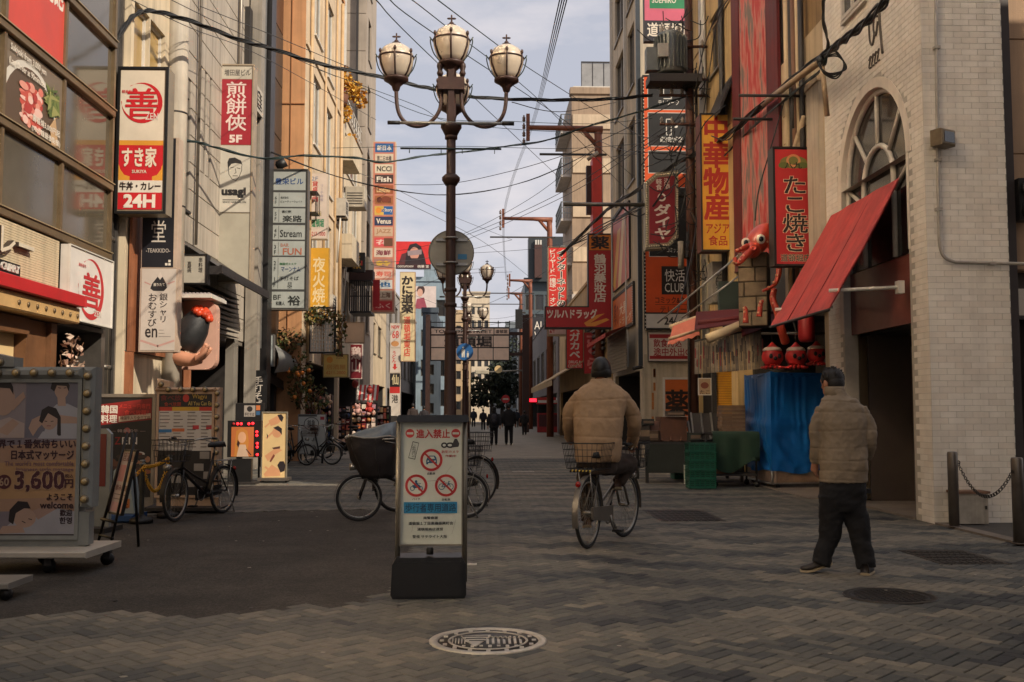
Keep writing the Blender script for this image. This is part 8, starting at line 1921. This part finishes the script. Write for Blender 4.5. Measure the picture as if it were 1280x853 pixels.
def shoe(b,ank,toe,heel_up=0.0,mt=SHOE):
    a=V((ank.x,ank.y,0));d=V((toe[0],toe[1],0)).normalized();s=V((-d.y,d.x,0));pr_=[(-.075,.036,.075),(-.04,.04,.08),(.02,.042,.07),(.08,.046,.05),(.13,.044,.04),(.165,.03,.03),(.178,.012,.022)]
    for (z0,z1f,m_,ex) in ((0,None,SOLE,.004),(.022,1,mt,0)):
        vs=[]
        for (l,w_,h) in pr_:
            lift=heel_up*max(0,(.1-l))/.175;tp=z0+lift+((h) if z1f else .023);bt=z0+lift
            for q in (-1,-.6,.6,1): vs.append(a+d*(l+ex*(1 if l > 0 else -1))+s*(w_+ex)*q*1.0+V((0,0,(tp if abs(q) < 1 else bt+(tp-bt)*.35)+.0)))
            vs += [a+d*l+s*(w_+ex)*.95+V((0,0,bt)),a+d*l-s*(w_+ex)*.95+V((0,0,bt))]
        n=6;fs=[(i*n+k,i*n+(k+1) % n,(i+1)*n+(k+1) % n,(i+1)*n+k) for i in range(len(pr_)-1) for k in range(n)]+[tuple(range(n)),tuple(range((len(pr_)-1)*n+n-1,(len(pr_)-1)*n-1,-1))]
        b.add(vs,fs,m_,m_ is mt)
b=B();shoe(b,La+V((.02,.02,0)),(-.95,.25),.07);b.build('shoe',t);b=B();shoe(b,Ra,(.35,.6),.0);b.build('shoe',t)
b=B();Rm=Matrix.Rotation(R(26),3,'Z') @ Matrix.Rotation(R(-10),3,'X')
b.ell(hc+Rm @ V((0,-.012,.045)),(.086,.1,.094),HAIR,22,16,Rm);b.ell(hc+Rm @ V((0,-.045,-.0)),(.078,.068,.075),HAIR,18,12,Rm)
for k in range(30):
    a_=random.uniform(-2.9,2.9);e=random.uniform(-.1,1.3);d_=V((math.sin(a_)*math.cos(e)*.086,-math.cos(a_)*math.cos(e)*.1,.045+math.sin(e)*.094));p=hc+Rm @ (d_+V((0,-.012,0)));
    if d_.y > .06 and d_.z < .09: continue
    b.tube([p-Rm @ V((d_.x*.06,d_.y*.06,-.01)),p+Rm @ (V((d_.x*.05,d_.y*.05,.0)))+V((0,0,-.03))],[.018,.006],HAIR,5)
b.build('hair',t)
# ---- cyclist
CYY=10.4;p0=onY(747,575,CYY);t=thing('person','cyclist in a tan padded jacket and black knitted cap, seen from behind riding away','person',(p0.x,CYY,.85))
def cp(px,py,dy=0.0): return onY(px,py,CYY+dy)
b=B();hc=cp(751.5,466,.16);headgeo(b,hc,R(-20),SKIN,1.05,R(-6));b.tube([cp(751,490,.1),cp(751.5,474,.14)],.058,SKIN,12)
loft(b,[(cp(747,585,.0),.17,.13,0),(cp(747,560,.0),.18,.12,0),(cp(748,530,.04),.2,.12,0),(cp(750,500,.08),.19,.1,0),(cp(751,488,.1),.1,.08,0)],SKIN)
Ls,Le,Lw=cp(720,498,.08),cp(712,530,.22),cp(712,546,.52);Rs,Re,Rw=cp(782,498,.08),cp(793,534,.2),cp(790,556,.55)
for P_,Q_,W_,dd in ((Ls,Le,Lw,V((.1,.9,-.2))),(Rs,Re,Rw,V((.1,.9,-.2)))): b.tube([P_,Q_,W_],[.055,.045,.03],SKIN,12);hand(b,W_,dd,V((1,0,0)),1.05,SKIN,.9)
Rh2,Rk2,Ra2=cp(757,580,.05),cp(787,580,.42),cp(772,604,.36);Lh2,Lk2,La2=cp(736,580,.05),cp(733,612,.36),cp(734,651,.2)
b.tube([Rh2,Rk2,Ra2],[.085,.06,.045],SKIN,12);b.tube([Lh2,Lk2,La2],[.085,.06,.045],SKIN,12)
skinned(b,'body',t,SKIN,.009)
zc=[cp(748,y).z for y in (578,547,521,500)]
b=B()
loft(b,[(cp(747,578,-.03),.225,.165,0),(cp(747,570,-.03),.235,.175,0),(cp(747.5,550,-.02),.245,.18,0),(cp(748,528,.01),.255,.18,0),(cp(750,508,.05),.265,.165,0),(cp(751,496,.07),.275,.152,0),(cp(751.5,489,.09),.255,.138,0),(cp(751.5,484,.1),.205,.125,0),(cp(751.5,480,.11),.15,.115,0),(cp(751.5,477,.12),.118,.108,0),(cp(751.5,474,.13),.108,.106,0)],BEIGE)
b.tube(smooth_path([Ls+V((.06,0,.01)),Ls.lerp(Le,.5)+V((-.02,0,0)),Le,Lw],4),[.095-.003*i for i in range(13)],BEIGE,16);b.tube(smooth_path([Rs+V((-.06,0,.01)),Rs.lerp(Re,.5)+V((.02,0,0)),Re,Rw],4),[.095-.003*i for i in range(13)],BEIGE,16)
skinned(b,'jacket',t,BEIGE,.011,seamfold(zc,None,.006,.007,.008,4.0))
b=B()
loft(b,[(cp(747,592,.0),.18,.15,0),(cp(747,580,.0),.2,.16,0),(cp(747,566,.0),.2,.15,0)],TROU2)
for P_,Q_,W_ in ((Rh2,Rk2,Ra2),(Lh2,Lk2,La2)): b.tube(smooth_path([P_,P_.lerp(Q_,.5),Q_,Q_.lerp(W_,.5),W_],3),[.125-.005*i for i in range(13)],TROU2,16)
skinned(b,'trousers',t,TROU2,.012,lambda co,n: .012*noise.noise(V((co.x*9,co.y*9,co.z*16))))
for A_,dr in ((Ra2,(.1,1)),(La2,(.05,1))):
    b=B();z=A_.z-.085;bb_=B();shoe(bb_,V((A_.x,A_.y,0)),dr,.03,mat((86,62,48),.6,0,.2,9));bb_.v=[(x,y,q+z) for x,y,q in bb_.v];bb_.build('shoe',t)
b=B();Rm=Matrix.Rotation(R(-20),3,'Z');b.ell(hc+V((0,-.005,.045)),(.099,.116,.12),BLACK,24,16,Rm);b.lathe([(.09,-.06),(.104,-.055),(.107,.0),(.104,.02),(.09,.03)],hc+V((0,-.008,.01)),BLACK,24);b.build('knitted_cap',t)
b=B();
for W_ in (Lw,Rw): b.ell(W_+V((0,.05,-.01)),(.05,.07,.045),BLACK,12,8)
b.build('glove',t)
# ---- distant walkers
def walker(px,foot,head,Y,label,coat,leg,bag=False,ph=0.0,hairc=HAIR):
    g=onY(px,520,Y);t=thing('person',label,'person',(g.x,Y,0),None);Ht=onY(px,head,Y).z;s=Ht/1.7;x0=g.x
    P=lambda x,y,z: V((x0+x*s,Y+y*s,z*s));b=B();headgeo(b,P(0,.02,1.58),0,SKIN,s)
    b.tube([P(0,0,1.38),P(0,.01,1.52)],.05*s,SKIN,8);loft(b,[(P(0,0,.85),.15*s,.1*s,0),(P(0,0,1.2),.17*s,.11*s,0),(P(0,0,1.42),.12*s,.08*s,0)],SKIN,14)
    feet=[]
    for k in (-1,1):
        st_=k*.14*math.cos(ph);b.tube([P(k*.2,0,1.36),P(k*.26,-.02-st_*.4,1.1),P(k*.27,.04-st_,.86)],[.045*s,.04*s,.03*s],SKIN,8);hand(b,P(k*.27,.05-st_,.84),V((0,.2,-1)),V((0,1,0)),s)
        b.tube([P(k*.09,0,.88),P(k*.1,.04+st_*.5,.48),P(k*.1,st_,.09)],[.075*s,.055*s,.04*s],SKIN,8);feet.append(P(k*.1,st_,.09))
    skinned(b,'body',t,SKIN,.016)
    b=B();loft(b,[(P(0,0,.78),.22*s,.14*s,0),(P(0,0,1.1),.21*s,.145*s,0),(P(0,0,1.3),.22*s,.14*s,0),(P(0,0,1.42),.15*s,.1*s,0),(P(0,0,1.48),.08*s,.08*s,0)],coat,18)
    for k in (-1,1): st_=k*.14*math.cos(ph);b.tube([P(k*.18,0,1.38),P(k*.265,-.02-st_*.4,1.1),P(k*.275,.04-st_,.88)],[.085*s,.075*s,.06*s],coat,10)
    skinned(b,'coat',t,coat,.02)
    b=B();loft(b,[(P(0,0,.8),.17*s,.12*s,0),(P(0,0,.92),.18*s,.13*s,0)],leg,14)
    for k in (-1,1): st_=k*.14*math.cos(ph);b.tube([P(k*.09,0,.9),P(k*.1,.04+st_*.5,.48),P(k*.1,st_,.08)],[.1*s,.08*s,.065*s],leg,10)
    skinned(b,'trousers',t,leg,.02)
    for q in feet: b=B();shoe(b,q,(0,1));b.build('shoe',t)
    b=B();b.ell(P(0,.0,1.62),(.1*s,.115*s,.115*s),hairc,14,9)
    if bag: b.ell(P(0,-.02,1.5),(.1*s,.09*s,.14*s),hairc,12,8)
    b.build('hair',t)
    if bag:
        bag_=thing('backpack','dark backpack worn by the left one of the two people walking off together','backpack',P(0,-.2,1.0));b=B();b.ell(P(0,-.2,1.15),(.16*s,.1*s,.24*s),mat((40,40,50),.7,0,.2,6),16,10);b.build('body',bag_);b=B();b.ell(P(0,-.28,1.05),(.11*s,.05*s,.11*s),mat((34,34,42),.7,0,.2,6),12,8);b.build('pocket',bag_)
NAVY=mat((32,32,38),.9,0,.2,5);BLKC=mat((26,25,27),.9,0,.2,5)
walker(617.5,557,509,42,'long haired walker with a backpack, left one of two people walking off together',NAVY,TROU,True,.4)
walker(636,557,505,42.3,'walker in a black coat with slim legs, right one of two people walking off together',BLKC,TROU,False,2.4)
walker(655.5,544,514,61,'lone dark walker farther off, right of the pair',BLKC,TROU,False,.8)
for k,(x,h,Y,lab) in enumerate(((604,512,78,'tiny dark walker far off, left of the pair'),(646,512,92,'tiny dark walker far off, between the pair and the lone walker'),(592,511,95,'tiny dark figure far off by the second lamp post'),(516,505,62,'dark figure among the shops below the crab restaurant sign'),(530,508,66,'dark figure at the shops just left of the nearest lamp post'))): walker(x,540,h,Y,lab,mat(random.choice(((40,36,40),(50,40,38),(34,36,44))),.9),TROU,False,k)
# ================================================================== OVERHEAD CABLES
CBK=mat((26,27,28),.55,0,.15,6);CGR=mat((30,48,46),.5,0,.15,6);CTH=mat((60,60,62),.6,0,.15,6)
def cable(pts,r,mt,label,group=None,k=7,strands=0,name='overhead_cable'):
    P=[onY(x,y,Y) for x,y,Y in pts];S_=smooth_path(P,k) if len(P) > 2 else P;b=B();b.tube(S_,r,mt,6)
    for s in range(strands):
        Q=[p+V((r*1.6*math.cos(i*.5+s*2.1),0,r*1.6*math.sin(i*.5+s*2.1))) for i,p in enumerate(S_)];b.tube(Q,r*.55,mt,5)
    return tag(b.build(name,loc=P[0]),label,'cable',group)
cable([(137,66,15.6),(150,42,15.8),(168,19,16.2),(192,14,16.6),(240,27,17.5),(300,50,18.5),(340,61,19.2),(400,80,20),(465,94,20.6),(520,107,21),(556,114,21.2),(600,122,21.8),(680,125,22.6),(760,124,23.4),(815,119,24)],.022,CBK,'thick black bundled cable arching from the glass fronted corner across to the transformer pole',strands=3)
cable([(226,177,18.4),(245,177,18.8),(270,185,19.5),(330,198,21),(380,195,22),(440,197,23),(475,203,24),(520,197,24.5),(560,192,25),(620,185,25.4),(680,176,25.5),(730,160,25),(790,142,24.6),(868,118,24)],.016,CGR,'dark green cable waving from the panel clad building across to the transformer pole',strands=2)
TH='thin wires strung above the street'
def wires(lst,r,lab,mt=CTH):
    for p,l_ in zip(lst,lab if isinstance(lab,(list,tuple)) else [lab]*len(lst)): cable(p,r,mt,l_,TH)
wires([[(470,0,12),(545,77,18),(702,225,38)],[(547,0,13),(616,52,17),(665,88,21),(766,152,30)],[(485,-2,13),(541,41,16),(710,154,26),(792,221,32)],[(512,-2,13),(551,28,16),(680,131,25),(796,252,34)]],.008,['thin wire slanting steeply down from above the left lamp globe','thin wire slanting down just right of the top lamp globe, uppermost there','thin wire slanting down behind the top lamp globe','thin wire slanting down past the left edge of the top lamp globe'],CGR)
wires([[(440,104,28),(540,146,28),(640,152,29),(740,155,30),(815,148,27)],[(400,88,30),(520,132,30),(560,152,30),(660,163,31),(800,168,28)],[(380,186,34),(560,183,34),(700,186,34),(800,180,30)]],.009,['topmost thin wire crossing level behind the arms of the nearest lamp','middle thin wire crossing behind the arms of the nearest lamp','lowest thin wire crossing just under the banner bars of the nearest lamp'],CGR)
wires([[(493,231,40),(560,230,38),(631,216,36),(703,195,32),(770,167,28),(850,125,24)],[(583,294,50),(628,276,46),(703,240,36),(793,184,28),(860,140,24)],[(585,299,52),(640,276,46),(720,238,36),(800,186,28),(862,146,24)],[(560,318,60),(660,312,55),(715,300,44),(775,272,34),(858,205,24)],[(600,384,70),(640,366,60),(690,334,48),(740,298,37),(800,262,28)]],.011,['dark wire rising from the tower of signs past the lamp to the transformer pole','upper of two parallel dark wires rising to the transformer pole','lower of two parallel dark wires rising to the transformer pole','dark wire rising from behind the round sign disc towards the bar sign','dark wire rising from the second lamp over the L shaped red sign'],CBK)
wires([[(700+3*k,-2,9),(664+1.2*k,155,39),(629+.8*k,268,56.6),(632+k*.5,350,83)] for k in range(4)],.006,['leftmost of four long wires strung along the street between the brown cranked poles','second from left of four long wires along the street between the brown poles','third from left of four long wires along the street between the brown poles','rightmost of four long wires strung along the street between the brown cranked poles'],CGR)
wires([[(440,430,60),(540,352,60),(640,340,60)],[(520,370,80),(600,398,80),(660,392,80)],[(380,300,36),(470,332,44),(560,338,55),(630,334,60)],[(386,320,34),(450,329,40),(540,322,50),(640,300,58)],[(590,430,70),(640,412,70),(676,388,60)],[(590,410,70),(680,395,60)],[(470,236,46),(600,300,60),(660,345,80)],[(410,205,36),(470,225,46),(560,268,60),(640,300,80)]],.012,['thin far wire rising from the arrow sign column to the street','thin far wire sagging in front of the street gate','thin far wire running behind the tower of signs to the round disc','thin far wire from the mahjong sign across the red billboard','thin far wire just above the street gate sign, slanting up','thin far wire slanting gently above the street gate sign','thin far wire from the tower of signs slanting down to the far poles','thin far wire from the cream terrace building slanting down to the far poles'],CTH)
wires([[(250,8,17.5),(340,44,19),(440,86,21)],[(210,-2,17),(300,42,19),(420,96,23)],[(160,-2,16),(240,36,18),(330,72,22),(470,150,30)]],.007,['thin grey wire beside the thick cable on the left, nearest to it','thin grey wire above the beef bowl sign ending by the autumn tree','thin grey wire crossing the left facades under the thick cable'])
# right hand bundles with loops
cable([(1112,-4,11.5),(1085,26,12.3),(1058,48,13.2),(1037,64,14.2),(1000,92,16),(955,130,18.5),(915,165,21),(880,187,23),(840,208,25),(800,236,28),(765,258,32),(735,285,36),(700,320,40)],.03,CBK,'thick tangled black cable bundle running down the right side past the yellow sign',strands=4)
cable([(1030,-4,12),(1030,30,13),(1035,60,14.2),(1028,84,14.6),(1000,110,16),(960,142,18),(925,175,21),(905,195,22)],.014,CGR,'green black cable dropping from the top to the tangle beside the white brick wall',strands=2)
t=thing('cable_conduit','pale cable conduit slanting along the right facades to the white brick wall','conduit',onY(1027,76,14.6));b=B();b.tube([onY(954,130,18.4),onY(1029,74,14.6)],.055,mat((170,146,116),.55,0,.25,4),10);b.build('pipe',t)
b=B();p=onY(1027,76,14.55);b.ell(p,(.08,.06,.08),BLACK,10,7);b.tube([p,p+V((.1,.1,-.8))],.04,mat((170,146,116),.55,0,.25,4),8);b.build('joint',t)
for k in range(4):
    c=[(1030,72,14.4),(1042+2*k,62+3*k,14.3),(1055+k,80+2*k,14.25),(1046-3*k,98-2*k,14.3),(1030-2*k,92-3*k,14.4),(1025,78,14.4)];cable(c,.012,CBK,['largest hanging loop of black cable beside the white brick wall','second hanging loop of black cable beside the white brick wall','third hanging loop of black cable, nested in the others beside the white wall','innermost hanging loop of black cable beside the white brick wall'][k],'coiled cable loops',6,0,'cable_loop')
random.seed(5)
for k in range(5):
    x,Y=random.uniform(880,985),random.uniform(17.5,22);y=330-.205*x+random.uniform(-8,8);cable([(x-40,y+30,Y+1.4),(x-18,y+24+random.uniform(0,18),Y+.7),(x,y+8,Y),(x+26,y-14,Y-.8)],.011,CBK,'short black cable drooping beneath the thick bundle on the right','drooping service cables')
for k in range(3): cable([(700+6*k,318-5*k,40),(742,287+4*k,37),(790-8*k,262+6*k,30),(838,226+8*k,25),(872,200+7*k,24)],.014,CBK,'knotted black cable looping between the drugstore sign and the transformer pole','knotted cables by the bar sign',8,1)
for lab,pts,r in (('black cable from the transformer pole up out of the top of the view',[(868,120,24),(880,60,20),(905,-4,16)],.012),('black cable hugging the pole and rising beside the yellow sign',[(872,200,24),(884,110,22.5),(896,30,19),(912,-4,17)],.012),
    ('slack black cable from the bar sign bracket to the pink sign',[(770,254,25),(800,270,24.8),(830,236,24.4),(866,150,24)],.016),('tangled black cable over the orange board, upper one',[(770,150,30),(806,172,27),(840,160,25),(870,128,24)],.011),('tangled black cable over the orange board, lower one',[(766,196,30),(812,190,27),(845,178,25),(872,148,24)],.011),
    ('dark wire from the nearest brown pole to the transformer pole',[(748,176,39),(790,190,31),(830,168,26),(870,112,24)],.011),('dark wire from the nearest brown pole down to the far left shops',[(748,182,39),(660,250,44),(560,300,50),(470,318,52)],.01),('thick dark cable crossing the sky from the panel clad building to the nearest brown pole',[(316,182,25),(440,226,28),(560,244,32),(660,226,36),(748,186,39)],.014),
    ('dark wire sagging from the lamp globes to the cream corner building',[(640,128,22),(700,140,25),(770,128,30)],.01),('dark cable dropping from the pole to the stall awnings',[(874,210,24),(868,300,22),(850,380,20),(842,404,19.6)],.012),('black cable along the red pillar down to the octopus',[(985,110,17.6),(962,190,17.6),(948,240,17.6),(944,276,17.6)],.012)): cable(pts,r,CBK,lab,None,7,1 if r > .013 else 0)
# ================================================================== HOUSES BESIDE AND BEHIND THE VIEWER (they shade the street)
building('side_lane_building','grey building across the side lane on the right, outside the view','R',5.9,-2,8.2,10.5,wallm((150,140,130),.2),[(0+2.4*i,3.6+3*j,1.6+2.4*i,5.4+3*j) for i in range(3) for j in range(2)],deep=6)
building('shade_block','plain unseen block added behind the beige building on the right to shade the corner wall','R',9.2,22,29.5,11,wallm((140,130,120),.2),[(23+2*i,4+3*j,24+2*i,5.5+3*j) for i in range(3) for j in range(2)],deep=7)  # added out of view to keep sun off the cream corner wall
building('rear_right_building','brown building on the right behind the viewer','R',5.6,-30,-2.2,12.2,wallm((130,110,92),.2),[(-28+4*i,3.6+3*j,-26+4*i,5.4+3*j) for i in range(6) for j in range(3)],deep=8)
rl=building('rear_left_building','tall building with bands of added sun-reflecting panels on the left behind the viewer','L',-5.6,-30,6.6,24,wallm((214,204,188),.2),[],deep=8)
for j,(z0_,z1_) in enumerate([(4.3,5.0),(5.03,5.7)]+[(10.6+1.35*k,11.88+1.35*k) for k in range(9)]):
    for k in range(18):
        y=-29.05+1.9*k
        if j > 1 and y < 3.2: continue
        b=B();b.fbox(FL(-5.6),y,z0_,y+1.8,z1_,.001,.03,MIRR);b.build('pane',rl)  # unseen mirror panels, added only where their reflected sun should land
